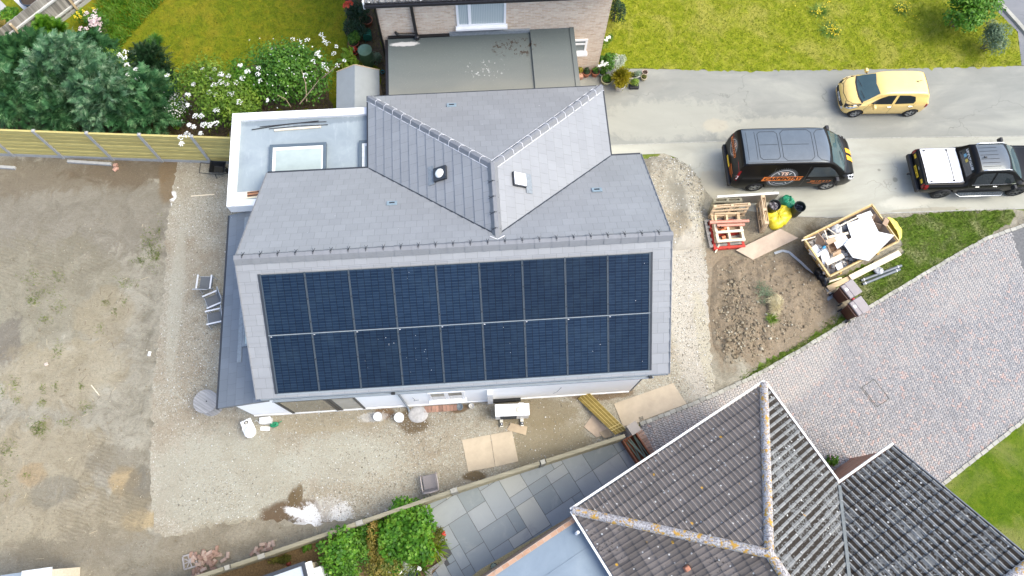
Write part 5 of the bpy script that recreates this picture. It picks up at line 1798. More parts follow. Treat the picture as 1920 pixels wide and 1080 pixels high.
for sg in (1, -1):
 proj_patch('side_window', tree, [(0.80, .955), (0.62, 1.10), (0.40, 1.24), (0.18, 1.335), (-.17, 1.36), (-.10, .965)], 'xz', M_cglass, car, .006, sg)
 proj_patch('side_window', tree, [(-.22, .968), (-.28, 1.36), (-.72, 1.35), (-.98, 1.29), (-1.07, 1.10), (-1.02, 1.0)], 'xz', M_cglass, car, .006, sg)
 proj_patch('window_trim', tree, [(0.98, .93), (0.80, .955), (0.64, 1.085), (0.76, .97)], 'xz', M_trim, car, .007, sg)
 proj_patch('door_seam', tree, strip_poly([(0.92, .3), (0.95, .70), (0.86, .93)], .012) + strip_poly([(-.16, .95), (-.19, .30), (0.92, .28)], .012) + strip_poly([(-.19, .30), (-.78, .30), (-1.0, .62), (-1.10, .98)], .012), 'xz', M_gap, car, .003, sg)
 proj_patch('headlight', tree, [(1.70, .58), (1.66, .70), (1.42, .835), (1.22, .87), (1.36, .76), (1.55, .62)], 'xz', M_lamp, car, .008, sg)
 proj_patch('headlight_bezel', tree, [(1.75, .56), (1.70, .72), (1.40, .86), (1.14, .90), (1.34, .74), (1.58, .585)], 'xz', M_trim, car, .005, sg)
 proj_patch('tail_light', tree, [(-1.60, .72), (-1.74, .72), (-1.72, .95), (-1.58, 1.0)], 'xz', M_redlamp, car, .008, sg)
 proj_patch('fog_lamp', tree, [(sg * .47, .36), (sg * .58, .36), (sg * .58, .50), (sg * .49, .48)], 'yz', M_lamp, car, .008, 1)
 mirror_unit(car, 0.68, sg * .80, .99, sg, M_yellow, (0.14, 0.2, 0.15))
 handle(car, -.05, sg * .795, .82, sg, M_chrome)
 handle(car, -.95, sg * .79, .84, sg, M_chrome)
 proj_patch('sill_shade', tree, [(0.8, .205), (-.86, .205), (-.86, .26), (0.8, .26)], 'xz', M_trim, car, .004, sg)
proj_patch('grille', tree, [(-.44, .40), (-.52, .48), (-.50, .57), (.50, .57), (.52, .48), (.44, .40), (.3, .34), (-.3, .34)], 'yz', M_trim, car, .012, 1)
proj_patch('bonnet_seam', tree, strip_poly([(1.16, -.70), (1.5, -.62), (1.66, -.44), (1.72, 0), (1.66, .44), (1.5, .62), (1.16, .70)], .014), 'xy', M_gap, car, .004)
proj_patch('rear_window', tree, [(-.52, 1.03), (-.47, 1.33), (.47, 1.33), (.52, 1.03)], 'yz', M_cglass, car, .008, -1)
mb = MB()
mb.box((0, 0, 0), (0.02, 0.44, 0.10))
pl = mb.build('number_plate', M_wplate, car, 0, (1.80, 0, .47))
mb = MB()
for k in range(7):
 if k != 4:
  mb.box((0.0112, -0.165 + k * 0.055, 0), (0.002, 0.03, 0.06))
mb.build('plate_marks', M_gap, pl)
mb = MB()
mb.tube([(1.15, -.42, 1.03), (1.08, -.05, 1.085)], .009, 5)
mb.build('wiper', M_trim, car)
mb = MB()
mb.tube([(1.15, .12, 1.05), (1.05, .52, 1.06)], .009, 5)
mb.build('wiper', M_trim, car)
mb = MB()
mb.tube([(-1.1, 0, 1.49), (-1.25, 0, 1.56)], .01, 6)
mb.box((-1.08, 0, 1.49), (.07, .04, .025))
mb.build('aerial', M_trim, car)
place_vehicle(car, (1705.3, 212.8), (1602.6, 214), .25, .70 + .09, 2.40, 1, -1.235)
M_black_p = paint_mat('black_paint', (0.0035, 0.0035, 0.004), 0.32, 0.06)
M_roofsheen = paint_mat('black_roof_sky_sheen', (0.088, 0.110, 0.128), 0.18, 0.7)  # black van roof with the reflected sky painted in as a paler, bluer base
van = empty('panel_van', (0, 0, 0), 0, 'black panel van with round orange and grey saw blade lettering on its side and back', 'van')
ST_V = [(-2.49, .50, .86, .90, .84, .8, .05), (-2.46, .42, 1.30, .935, .875, 1.0, .07), (-2.40, .36, 1.76, .95, .83, 1.02, .08), (-2.33, .32, 1.90, .96, .81, 1.02, .08), (-2.2, .28, 1.955, .975, .80, 1.03, .08), (-1.2, .26, 1.985, .986, .80, 1.04, .08),
  (0.3, .26, 1.985, .986, .80, 1.04, .08), (0.85, .26, 1.955, .986, .79, 1.04, .08), (1.08, .26, 1.88, .986, .78, 1.04, .09), (1.50, .26, 1.56, .986, .83, 1.05, .08), (1.86, .26, 1.245, .98, .86, 1.05, .07), (2.10, .27, 1.12, .95, .83, 1.0, .07),
  (2.30, .28, .99, .89, .76, .88, .07), (2.42, .31, .84, .80, .66, .74, .07), (2.48, .36, .66, .68, .54, .58, .06)]
vb, tree = make_body('body', ST_V, M_black_p, M_trim, [(-1.47, .34), (1.463, .34)], .39, .986, van)
for x in (-1.47, 1.463):
 for sg in (1, -1):
  wheel(van, x, sg * .872, .34, .34, .215, M_rim, 5, sg)
proj_patch('roof_panel', tree, [(-2.28, -.74), (-2.28, .74), (.95, .74), (1.02, .40), (1.05, 0), (1.02, -.40), (.95, -.74)], 'xy', M_roofsheen, van, .004)
def rrect(x0, x1, y0, y1, r):
 return [(x0 + r, y0), (x1 - r, y0), (x1, y0 + r), (x1, y1 - r), (x1 - r, y1), (x0 + r, y1), (x0, y1 - r), (x0, y0 + r), (x0 + r, y0)]
grooves = strip_poly(rrect(-1.72, -.95, -.60, .60, .1), .018) + strip_poly(rrect(-.83, .38, -.66, .66, .14), .018) + strip_poly([(.95, .70), (.62, .64), (.50, .5), (.50, -.5), (.62, -.64), (.95, -.70)], .018)
grooves += strip_poly([(-1.82, -.6), (-1.82, .6)], .014) + strip_poly([(-2.15, -.6), (-2.15, .6)], .014) + strip_poly([(-1.7, .02), (-1.0, .02)], .016) + strip_poly([(-.8, .02), (.22, .02)], .016)
grooves += strip_poly([(-2.2, .70), (.9, .70)], .012) + strip_poly([(-2.2, -.70), (.9, -.70)], .012)
proj_patch('roof_grooves', tree, grooves, 'xy', M_gap, van, .007)
proj_patch('windscreen', tree, [(1.12, -.68), (1.18, 0), (1.12, .68), (1.5, .74), (1.78, .80), (1.90, .42), (1.93, 0), (1.90, -.42), (1.78, -.80), (1.5, -.74)], 'xy', M_wscreen, van, .007)
proj_patch('scuttle', tree, strip_poly([(1.83, -.82), (1.95, -.42), (1.98, 0), (1.95, .42), (1.83, .82)], .08), 'xy', M_trim, van, .010)
for y0, y1 in ((.10, .30), (-.22, -.02)):
 proj_patch('bonnet_stripe', tree, [(2.06, y0), (2.44, y0 - .02), (2.44, y1 - .02), (2.06, y1)], 'xy', M_oryel, van, .008)
for sg in (1, -1):
 proj_patch('side_window', tree, [(1.62, 1.12), (1.32, 1.46), (1.05, 1.66), (.42, 1.70), (.36, 1.14)], 'xz', glass_mat('cab_glass', (0.05, 0.06, 0.062), .05, .7), van, .006, sg)
 proj_patch('body_seam', tree, strip_poly([(.30, .35), (.28, 1.75)], .014) + strip_poly([(-1.05, .45), (-1.05, 1.7)], .014) + strip_poly([(-2.2, 1.08), (.28, 1.08)], .012) + strip_poly([(1.70, 1.05), (1.0, .62), (1.0, .36)], .012), 'xz', plain('black_seam_glint', (0.05, 0.05, 0.052), .4), van, .003, sg)
 proj_patch('headlight', tree, [(2.40, .76), (2.28, .96), (2.0, 1.06), (2.08, .90), (2.30, .72)], 'xz', M_lamp, van, .009, sg)
 proj_patch('tail_light', tree, [(-2.475, .92), (-2.40, .92), (-2.34, 1.55), (-2.43, 1.55)], 'xz', M_redlamp, van, .009, sg)
 proj_patch('tail_light_lens', tree, [(-2.478, 1.05), (-2.405, 1.05), (-2.385, 1.25), (-2.455, 1.25)], 'xz', M_lamp, van, .012, sg)
 mirror_unit(van, 1.45, sg * 1.0, 1.18, sg, M_trim, (.16, .24, .26))
 handle(van, .42, sg * .985, 1.02, sg, M_trim)
 mb = MB()
 for k in range(2):
  mb.box((0, 0, 0), (.14, .04, .06))
 fx = -sg if sg > 0 else 1
 cx, cz = -.62, 1.06
 def L(polys):
  return [[(cx + fx * p_[0], cz + p_[1]) for p_ in pl_] for pl_ in polys]
 n = 44
 blade = []
 for i in range(n):
  a0, a1 = 2 * PI * i / n, 2 * PI * (i + 1) / n
  ri, ro = .56, .63
  blade.append([(0, 0), (math.cos(a0) * ri, math.sin(a0) * ri), (math.cos(a0 + .05) * ro, math.sin(a0 + .05) * ro), (math.cos(a1) * ri, math.sin(a1) * ri)])
 proj_patch('saw_blade_logo', tree, L(blade), 'xz', M_decal_grey, van, .006, sg, .15)
 ringp = [(math.cos(2 * PI * i / 40) * .49, math.sin(2 * PI * i / 40) * .49) for i in range(41)]
 ring = strip_poly(ringp, .022)
 marks = []
 for a in (0.9, 2.2, 4.0, 5.4):
  marks += strip_poly([(math.cos(a) * .33, math.sin(a) * .33), (math.cos(a) * .42, math.sin(a) * .42)], .03)
 proj_patch('logo_ring', tree, L(ring + marks), 'xz', M_decal_white, van, .009, sg, .2)
 sh = .06
 proj_patch('logo_banner', tree, L([[(-.80, -.13), (.74, -.13), (.80, .13), (-.74, .13)]]), 'xz', M_orange, van, .011, sg, .15)
 proj_patch('logo_word', tree, L(text_polys('CARPENTRY', .225, .25, .009, 1.16)), 'xz', M_gap, van, .014, sg, .3)
 proj_patch('logo_letters', tree, L(place2(text_polys('TS', .25, 0, .012, 1.1), (0, .29))), 'xz', plain('pale_orange_vinyl', (.75, .5, .38), .5), van, .012, sg, .3)
 proj_patch('logo_small_print', tree, L(strip_poly([(-.16, -.33), (.16, -.33)], .035)), 'xz', M_decal_white, van, .012, sg, .3)
 dsh = []
 x = .58
 while x < 1.44:
  wl = rng.uniform(.035, .06)
  dsh.append([(x, .80), (x + wl * .75, .80), (x + wl * .75 + .02, .89), (x + .02, .89)])
  x += wl + rng.choice((0.0, 0.0, 0.0, .05))
 dsh += strip_poly([(.50, .735), (1.36, .735)], .018) + strip_poly([(.72, .66), (1.08, .66)], .03)
 proj_patch('door_print', tree, dsh, 'xz', M_orange, van, .008, sg, .2)
cy, cz = .30, 1.36
def LB(polys, rot=0.0):
 return [[(cy - p_[0], cz + p_[1]) for p_ in pl_] for pl_ in place2(polys, (0, 0), rot)]
proj_patch('saw_blade_logo', tree, LB([[(p_[0] * .62, p_[1] * .62) for p_ in q] for q in blade]), 'yz', M_decal_grey, van, .006, -1, .15)
proj_patch('logo_ring', tree, LB([[(p_[0] * .62, p_[1] * .62) for p_ in q] for q in ring + marks]), 'yz', M_decal_white, van, .009, -1, .2)
proj_patch('logo_banner', tree, LB([[(-.48, -.085), (.44, -.085), (.48, .085), (-.44, .085)]]), 'yz', M_orange, van, .011, -1, .15)
proj_patch('logo_word', tree, LB(text_polys('CARPENTRY', .14, .25, .006, 1.12)), 'yz', M_gap, van, .014, -1, .3)
proj_patch('logo_letters', tree, LB(place2(text_polys('TS', .16, 0, .008, 1.1), (0, .18))), 'yz', plain('pale_orange_print', (.75, .5, .38), .5), van, .012, -1, .3)
proj_patch('door_print', tree, strip_poly([(-.62, .92), (-.2, .92)], .05) + strip_poly([(-.70, .80), (-.1, .80)], .04) + strip_poly([(-.55, .70), (-.25, .70)], .035), 'yz', M_orange, van, .009, -1, .2)
proj_patch('door_seam', tree, strip_poly([(0, .55), (0, 1.85)], .014) + strip_poly([(-.82, 1.0), (.82, 1.0)], .012), 'yz', M_gap, van, .004, -1)
mb = MB()
mb.box((-2.50, 0, .46), (.14, 1.80, .24))
mb.build('rear_bumper', M_trim, van, .04)
mb = MB()
mb.box((-2.54, 0, .8), (.02, .5, .11))
mb.build('number_plate', M_yplate, van)
mb = MB()
mb.box((2.40, 0, .36), (.16, 1.4, .22))
mb.build('front_bumper', M_trim, van, .05)
mb = MB()
mb.tube([(1.86, -.55, 1.28), (1.68, .0, 1.43)], .010, 5)
mb.build('wiper', M_trim, van)
mb = MB()
mb.tube([(1.90, .05, 1.26), (1.72, .60, 1.37)], .010, 5)
mb.build('wiper', M_trim, van)
place_vehicle(van, (1413.9, 352.4), (1549.2, 349.5), .29, .872 + .10, 2.933, -1, -1.47)
pick = empty('pickup_truck', (0, 0, 0), 0, 'black double cab pickup truck with white load bed cover', 'pickup truck')
ST_P = [(-2.62, .62, 1.06, .86, .80, .9, .05), (-2.58, .52, 1.10, .90, .83, .95, .05), (-2.40, .46, 1.11, .92, .85, .96, .05), (-1.10, .40, 1.11, .93, .86, .97, .05), (-.98, .38, 1.13, .93, .86, .98, .05), (-.88, .38, 1.40, .93, .74, 1.02, .08), (-.76, .38, 1.70, .93, .68, 1.04, .09), (-.60, .38, 1.76, .93, .66, 1.04, .09),
  (0.30, .38, 1.785, .93, .66, 1.03, .09), (0.62, .38, 1.75, .93, .66, 1.03, .09), (.80, .38, 1.67, .93, .67, 1.02, .09), (1.35, .38, 1.24, .93, .76, 1.02, .07), (1.50, .39, 1.15, .93, .80, 1.01, .07), (2.2, .42, 1.08, .92, .80, .97, .08), (2.50, .46, 1.0, .87, .76, .9, .08), (2.64, .52, .90, .78, .68, .8, .08), (2.70, .58, .80, .66, .56, .72, .06)]
pb, tree = make_body('body', ST_P, M_black_p, M_trim, [(-1.58, .38), (1.64, .38)], .45, .93, pick)
for x in (-1.58, 1.64):
 for sg in (1, -1):
  wheel(pick, x, sg * .83, .38, .38, .26, M_rimd, 6, sg)
M_cover = plain('silver_cover', (0.78, 0.785, 0.80), 0.35, 0.03, 4)
proj_patch('bed_cover', tree, [(-2.50, -.74), (-2.50, .74), (-1.42, .74), (-1.42, -.74)], 'xy', M_cover, pick, .035)
proj_patch('bed_cover', tree, [(-1.39, -.74), (-1.39, .74), (-1.02, .74), (-1.02, -.74)], 'xy', M_cover, pick, .045)
mb = MB()
for sg in (1, -1):
 mb = MB()
 mb.box((-1.77, sg * .765, 1.135), (1.5, .05, .05))
 mb.build('cover_rail', M_chrome, pick)
mb = MB()
for x in (-2.36, -1.42):
 for sg in (1, -1):
  mb = MB()
  mb.box((x, sg * .70, 1.16), (.07, .05, .03))
  mb.build('cover_latch', M_trim, pick)
M_hroofsheen = paint_mat('pickup_roof_sky_sheen', (0.075, 0.094, 0.108), 0.2, 0.7)  # black cab roof lightened in its base colour to stand for sky reflection
proj_patch('roof_panel', tree, [(-.58, -.58), (-.58, .58), (.55, .58), (.62, .3), (.64, 0), (.62, -.3), (.55, -.58)], 'xy', M_hroofsheen, pick, .004)
gr = []
for y in (-.42, -.26, -.09, .09, .26, .42):
 gr += strip_poly([(-.52, y), (.2, y)], .018)
proj_patch('roof_grooves', tree, gr, 'xy', M_gap, pick, .007)
for sg in (1, -1):
 mb = MB()
 mb.tube([(-.55, sg * .60, 1.76), (-.45, sg * .61, 1.81), (.45, sg * .61, 1.82), (.6, sg * .61, 1.76)], .024, 7)
 mb.build('roof_rail', M_chrome, pick)
 proj_patch('side_window', tree, [(-.62, 1.10), (-.66, 1.45), (-.48, 1.62), (.02, 1.64), (.04, 1.10)], 'xz', M_cglass, pick, .006, sg)
 proj_patch('side_window', tree, [(.12, 1.10), (.10, 1.64), (.45, 1.62), (.78, 1.50), (1.12, 1.12)], 'xz', M_cglass, pick, .006, sg)
 proj_patch('window_strip', tree, strip_poly([(-.68, 1.075), (1.15, 1.075)], .03), 'xz', M_chrome, pick, .010, sg)
 proj_patch('door_seam', tree, strip_poly([(-.62, .55), (-.80, 1.05)], .014) + strip_poly([(.08, .45), (.08, 1.05)], .014) + strip_poly([(1.1, .5), (1.18, 1.02)], .014), 'xz', plain('seam_glint', (0.05, 0.05, 0.05), .4), pick, .004, sg)
 proj_patch('tail_light', tree, [(-2.60, .82), (-2.46, .82), (-2.44, 1.06), (-2.58, 1.06)], 'xz', M_redlamp, pick, .009, sg)
 proj_patch('tail_light', tree, [(sg * .74, .80), (sg * .86, .80), (sg * .84, 1.04), (sg * .74, 1.04)], 'yz', M_redlamp, pick, .009, -1)
 mirror_unit(pick, .98, sg * .96, 1.14, sg, M_trim, (.14, .22, .22))
 handle(pick, -.42, sg * .93, .98, sg, M_chrome)
 handle(pick, .32, sg * .93, .98, sg, M_chrome)
 mb = MB()
 mb.box((0.02, sg * 1.0, .42), (1.9, .17, .05))
 s_ = mb.build('side_step', plain('step_rubber', (0.035, 0.05, 0.065), .7), pick, .015)
 mb = MB()
 mb.tube([(-1.0, sg * .95, .42), (-.85, sg * 1.09, .43), (.9, sg * 1.09, .43), (1.02, sg * .95, .42)], .022, 6)
 mb.build('step_bar', M_chrome, s_)
 mb = MB()
 for k in range(24):
  mb.box((-.8 + k * .07, sg * 1.0, .449), (.02, .13, .008))
 mb.build('step_ribs', plain('rib_grey', (0.12, 0.14, 0.16), .6), s_)
proj_patch('windscreen', tree, [(.70, -.56), (.74, 0), (.70, .56), (1.05, .66), (1.34, .74), (1.42, .4), (1.44, 0), (1.42, -.4), (1.34, -.74), (1.05, -.66)], 'xy', M_wscreen, pick, .007)
proj_patch('rear_window', tree, [(-.60, 1.22), (-.54, 1.62), (.54, 1.62), (.60, 1.22)], 'yz', M_cglass, pick, .007, -1)
letters = []
x = -.50
while x < .46:
 wl = rng.uniform(.035, .055)
 q = rng.choice(([[(0, 0), (1, 0), (1, .22), (.35, .22), (.35, 1), (0, 1)]], [[(0, 0), (.3, 0), (.3, 1), (0, 1)], [(.3, .75), (1, .75), (1, 1), (.3, 1)]],
     [[(0, 0), (1, 0), (1, .25), (0, .25)], [(.3, .25), (.65, .25), (.65, 1), (.3, 1)]], [[(0, 0), (.28, 0), (.28, 1), (0, 1)], [(.7, 0), (1, 0), (1, 1), (.7, 1)], [(.28, .4), (.7, .4), (.7, .6), (.28, .6)]]))
 letters += [[(-(x + p_[0] * wl), 1.50 + p_[1] * .085) for p_ in s2] for s2 in q]
 x += wl * 1.45
proj_patch('window_sticker', tree, letters, 'yz', M_decal_white, pick, .011, -1, .3)
proj_patch('window_sticker', tree, [[(-.02, 1.36), (.12, 1.36), (.12, 1.47), (-.02, 1.47)]], 'yz', plain('yellow_sticker', (.45, .34, .05), .5), pick, .011, -1, .3)
proj_patch('window_sticker', tree, [[(.22, 1.36), (.36, 1.36), (.36, 1.47), (.22, 1.47)]], 'yz', plain('blue_sticker', (.10, .28, .40), .5), pick, .011, -1, .3)
for y in (-.58, .58):
 proj_patch('marker_board', tree, [[(y - .09, .86), (y + .09, .86), (y + .09, 1.0), (y - .09, 1.0)]], 'yz', M_yplate, pick, .012, -1, .3)
proj_patch('badge', tree, [[(math.cos(2 * PI * i / 16) * .085, .97 + math.sin(2 * PI * i / 16) * .035) for i in range(16)]], 'yz', plain('badge_grey', (.22, .25, .27), .3, metal=.5), pick, .012, -1, .3)
mb = MB()
mb.box((-2.66, 0, .56), (.17, 1.72, .2))
mb.build('rear_bumper', M_trim, pick, .04)
mb = MB()
mb.box((-2.645, -.05, .78), (.02, .54, .13))
pl = mb.build('number_plate', M_yplate, pick)
mb = MB()
for k in range(7):
 if k != 4:
  mb.box((-2.6565, .14 - k * .062 , .78), (.002, .034, .075))
mb.build('plate_marks', M_gap, pl)
mb = MB()
mb.tube([(-2.72, 0, .46), (-2.84, 0, .46), (-2.84, 0, .54)], .03, 8)
mb.build('tow_bar', M_trim, pick)
mb = MB()
mb.tube([(-.35, -.02, 1.78), (-.45, -.02, 1.86)], .018, 6)
mb.box((-.34, -.02, 1.785), (.10, .06, .03))
mb.build('aerial', M_trim, pick)
place_vehicle(pick, (1763.9, 365), (1905.2, 360.6), .33, .83 + .12, 3.22, -1, -1.58)
# ================================================================== FENCES
M_treated = wood('treated_pine', (0.38, 0.315, 0.105), (0.54, 0.46, 0.175), 0.85, 'x', 1.0, 0.14)
M_cpost = plain('concrete_post', (0.36, 0.36, 0.35), 0.9, 0.12, 7, bump=0.2)
M_silver = wood('silvered_timber', (0.20, 0.185, 0.165), (0.36, 0.34, 0.31), 0.9, 'z', 1.0, 0.35)
M_rail = wood('white_grey_rail', (0.42, 0.42, 0.41), (0.58, 0.58, 0.57), 0.8, 'x', 0.6, 0.1)
M_oldfence = wood('weathered_green_timber', (0.17, 0.155, 0.105), (0.29, 0.265, 0.185), 0.9, 'x', 0.8, 0.12)
M_raw = wood('raw_softwood', (0.44, 0.32, 0.19), (0.60, 0.47, 0.31), 0.8, 'x', 0.7, 0.22)
M_rawpale = wood('pale_softwood', (0.60, 0.50, 0.36), (0.74, 0.66, 0.52), 0.8, 'x', 0.7, 0.12)
M_ply = plain('plywood', (0.42, 0.325, 0.215), 0.8, 0.16, 2.2, bump=0.1, dirt=(0.36, 0.27, 0.18))
M_plypale = plain('pale_plywood', (0.44, 0.365, 0.265), 0.8, 0.12, 2.0, bump=0.1, dirt=(0.44, 0.35, 0.25))
M_plypink = plain('pink_plywood', (0.45, 0.35, 0.26), 0.8, 0.14, 2.4, bump=0.1, dirt=(0.36, 0.25, 0.18))
bases = [(-345, 280.5), (-252, 283.5), (-159, 286), (-66, 289), (27, 292), (120, 295.5), (213, 299), (305, 302), (397, 305), (490, 308)]
pp = [P(x, y, 0) for x, y in bases]
fen = empty('timber_fence', pp[5], 0, 'new yellowish timber panel fence with grey concrete posts along the conifer bed', 'fence')
FO = pp[5]
for i, q in enumerate(pp):
 d = (pp[min(i + 1, len(pp) - 1)] - pp[max(i - 1, 0)]).normalized()
 mb = MB(FO)
 mb.beam(q, q + Vector((0, 0, 1.86)), 0.10, 0.10, 0, (-d.y, d.x, 0))
 mb.add([q + Vector((a * 0.05, b * 0.05, 1.861)) for a, b in ((-1, -1), (1, -1), (1, 1), (-1, 1))] + [q + Vector((0, 0, 1.90))], [(0, 1, 4), (1, 2, 4), (2, 3, 4), (3, 0, 4)])
 mb.build('post', M_cpost, fen)
for a, b in zip(pp, pp[1:]):
 d = (b - a).normalized()
 n = Vector((-d.y, d.x, 0))
 a2, b2 = a + d * 0.055, b - d * 0.055
 mb = MB(FO)
 mb.beam(a2 + Vector((0, 0, .09)), b2 + Vector((0, 0, .09)), 0.05, 0.18)
 mb.build('gravel_board', M_cpost, fen)
 mb = MB(FO)
 for k in range(13):
  z = 0.25 + k * 0.122
  off = n * (0.008 if k % 2 else -0.008)
  mb.beam(a2 + off + Vector((0, 0, z)), b2 + off + Vector((0, 0, z + rng.uniform(-.003, .003))), 0.022, 0.125)
 mb.beam(a2 + Vector((0, 0, 1.80)), b2 + Vector((0, 0, 1.80)), 0.07, 0.03)
 mb.build('panel', M_treated, fen)
a0, b0 = P(-70, 186, 0), P(250, -63, 0)
d = (b0 - a0).normalized()
n = Vector((-d.y, d.x, 0))
of = empty('weathered_fence', a0, 0, 'old grey close boarded fence with pale rails at the top left corner', 'fence')
L_ = (b0 - a0).length
side = -n if (-n).y < 0 else n          # the face with the rails looks back to the plot
mb = MB(a0)
x = 0.0
while x < L_:
 mb.beam(a0 + d * (x + 0.05) + Vector((0, 0, 0.02)), a0 + d * (x + 0.05) + Vector((0, 0, 1.36 + rng.uniform(-.012, .012))), 0.105, 0.018, 0, n)
 x += 0.108
mb.build('boards', M_silver, of)
for z in (0.32, 0.98):
 mb = MB(a0)
 mb.beam(a0 + side * 0.045 + Vector((0, 0, z)), b0 + side * 0.045 + Vector((0, 0, z)), 0.06, 0.075)
 mb.build('rail', M_rail, of)
for s in (0.9, 3.1, 5.3):
 if s < L_:
  q = a0 + d * s + side * 0.09
  mb = MB(a0)
  mb.beam(q, q + Vector((0, 0, 1.33)), 0.085, 0.085, 0, n)
  mb.build('post', M_raw, of)
mb = MB(a0)
mb.beam(a0 + side * 0.03 + Vector((0, 0, .07)), b0 + side * 0.03 + Vector((0, 0, .07)), 0.03, 0.14)
mb.build('gravel_board', M_cpost, of)
FH = 1.25
tops = [(-400, 1330), (200, 1136), (310, 1101), (426, 1064), (490, 1043), (674, 980), (851, 919.5), (1018, 866), (1178, 815)]
tp = [P(x, y, FH) - Vector((0, 0, FH)) for x, y in tops]
bf = empty('boundary_fence', tp[5], 0, 'low weathered boundary fence running between the gravel yard and the slate patio', 'fence')
BFO = tp[5]
for i, q in enumerate(tp):
 d = (tp[min(i + 1, len(tp) - 1)] - tp[max(i - 1, 0)]).normalized()
 n = Vector((-d.y, d.x, 0))
 if 0 < i < len(tp) - 1:
  mb = MB(BFO)
  mb.beam(q, q + Vector((0, 0, FH + 0.03)), 0.20 if i in (4, 5, 6) else 0.14, 0.13, 0, n)
  mb.build('post', plain('old_concrete_post', (0.27, 0.26, 0.22), .9, .2, 7), bf)
for a, b in zip(tp, tp[1:]):
 d = (b - a).normalized()
 n = Vector((-d.y, d.x, 0))
 a2, b2 = a + d * 0.105, b - d * 0.105
 mb = MB(BFO)
 for k in range(8):
  z = 0.08 + k * 0.148
  mb.beam(a2 + n * 0.0 + Vector((0, 0, z)), b2 + Vector((0, 0, z)), 0.10 - 0.02 * (k % 2), 0.146)
 mb.beam(a2 + Vector((0, 0, FH - 0.015)), b2 + Vector((0, 0, FH - 0.015)), 0.105, 0.03)
 mb.build('panel', M_oldfence, bf)
q = P(1188, 803, 1.1) - Vector((0, 0, 1.1))
an = math.atan2(TU.y, TU.x)
mb = MB()
for k in range(14):
 mb.box((0, 0, 0.04 + k * 0.078), (0.27 - 0.012 * (k % 2), 0.27 - 0.012 * (k % 2), 0.076))
mb.box((0, 0, 1.13), (0.33, 0.33, 0.06))
thing('brick_pier', mb, brick_mat('pier_brick', (0.24, 0.17, 0.12), (0.30, 0.22, 0.17), (0.3, 0.27, 0.24)), 'short brown brick pier at the right end of the boundary fence', 'pier', None, None, 0, q, an)
pts = [P(1192, 803), P(1203, 818), P(1212, 834), P(1220, 852), P(1226, 868)]
mb = MB()
o_ = pts[0]
for a, b in zip(pts, pts[1:]):
 for k in range(3):
  c = a.lerp(b, (k + .5) / 3)
  dd = (b - a).normalized()
  mb.beam(c - dd * 0.045 - o_ + Vector((0, 0, .05)), c + dd * 0.045 - o_ + Vector((0, 0, .05)), 0.24, 0.12)
tag(thing('brick_edging', mb, plain('edging_brick', (0.29, 0.20, 0.155), .9, .25, 6, island=.22), None, None, None, None, 0, o_), kind='structure')
c = P(1196, 843, 0.35) - Vector((0, 0, .35))
cf = empty('cold_frame', c, an + rad(-90), 'reddish wooden cold frame with green slats lying inside it on the patio edge', 'cold frame')
mb = MB()
W_, D_, H_ = 0.98, 0.46, 0.36
mb.box((0, -D_ / 2, H_ / 2), (W_, .045, H_))
mb.box((0, D_ / 2, H_ / 2 + .05), (W_, .04, H_ + .1))
mb.box((-W_ / 2 + .02, 0, H_ / 2), (.04, D_ - .05, H_ + .03))
mb.box((W_ / 2 - .02, 0, H_ / 2), (.04, D_ - .05, H_ + .03))
mb.box((0, 0, .06), (W_ - .09, D_ - .06, .06))
mb.build('box', plain('red_brown_timber', (0.25, 0.085, 0.035), .7, .25, 8), cf)
for k, (y, r) in enumerate(((-.13, .05), (-.05, -.12), (.03, .10), (.11, -.06), (.17, .04), (-.02, .2))):
 mb = MB()
 mb.box((rng.uniform(-.04, .04), y, .26 + .02 * k), (.78, .035, .02), r)
 mb.build('slat', plain('green_slat', (0.105, 0.15, 0.115), .6, .2, 8), cf)
# ================================================================== BUILDERS' THINGS BY THE DRIVE
def pallet(label, loc, rz, w=1.0, d=0.8, m=None, group='pallets beside the drive', tilt=None, h=0.14, boards=5, seam=0.09):
 m = m or M_raw
 e = empty('pallet', loc, rz, label, 'pallet', group)
 mb = MB()
 for k in range(boards):
  mb.box((0, -d / 2 + .05 + k * (d - .1) / (boards - 1), h - .012), (w, seam, .022))
 mb.build('deck', m, e)
 for k in range(3):
  mb = MB()
  mb.box((-w / 2 + .05 + k * (w - .1) / 2, 0, h / 2), (.09, d, h - .048))
  mb.build('bearer', m, e)
 mb = MB()
 for k in range(3):
  mb.box((0, -d / 2 + .05 + k * (d - .1) / 2, .012), (w, .09, .022))
 mb.build('bottom_boards', m, e)
 if tilt:
  e.rotation_euler = (tilt[0], tilt[1], rz)
 return e
c = P(1361, 437, 0.1)
M_redpal = plain('red_pallet_paint', (0.42, 0.035, 0.022), .7, .15, 6, island=.1)
pallet('bright red pallet at the bottom of the stack of wooden frames', (c.x + .02, c.y - .05, .012), rad(1), 1.12, 1.10, M_redpal)
pallet('grey weathered pallet poking out under the left side of the red pallet', (c.x - .10, c.y + .05, .0), rad(3), 1.16, 1.06, M_silver, h=.11).location.z = -0.10 + .11
pallet('raw wooden pallet lying on top of the red pallet', (c.x + .03, c.y + .15, .155), rad(0), 1.02, 1.05, M_raw, boards=4)
q = P(1368, 433, .40)
def frame_panel(name, label, loc, rz, w, d, xs, ys, m, cat, bw=.07, h=.05, group=None):
 mb = MB()
 for y in ys:
  mb.box((0, y, 0), (w, bw, h))
 for x in xs:
  mb.box((x, 0, -h), (bw, d, h - .004))
 return thing(name, mb, m, label, cat, group, None, 0, loc, rz)
frame_panel('wooden_lattice', 'pale wooden window frame lying topmost on the stack of red and raw pallets', (q.x, q.y - .0, .40), rad(1), .98, .80, (-.45, -.02, .45), (-.36, -.02, .36), M_rawpale, 'frame', .085)
q = P(1364, 410, .36)
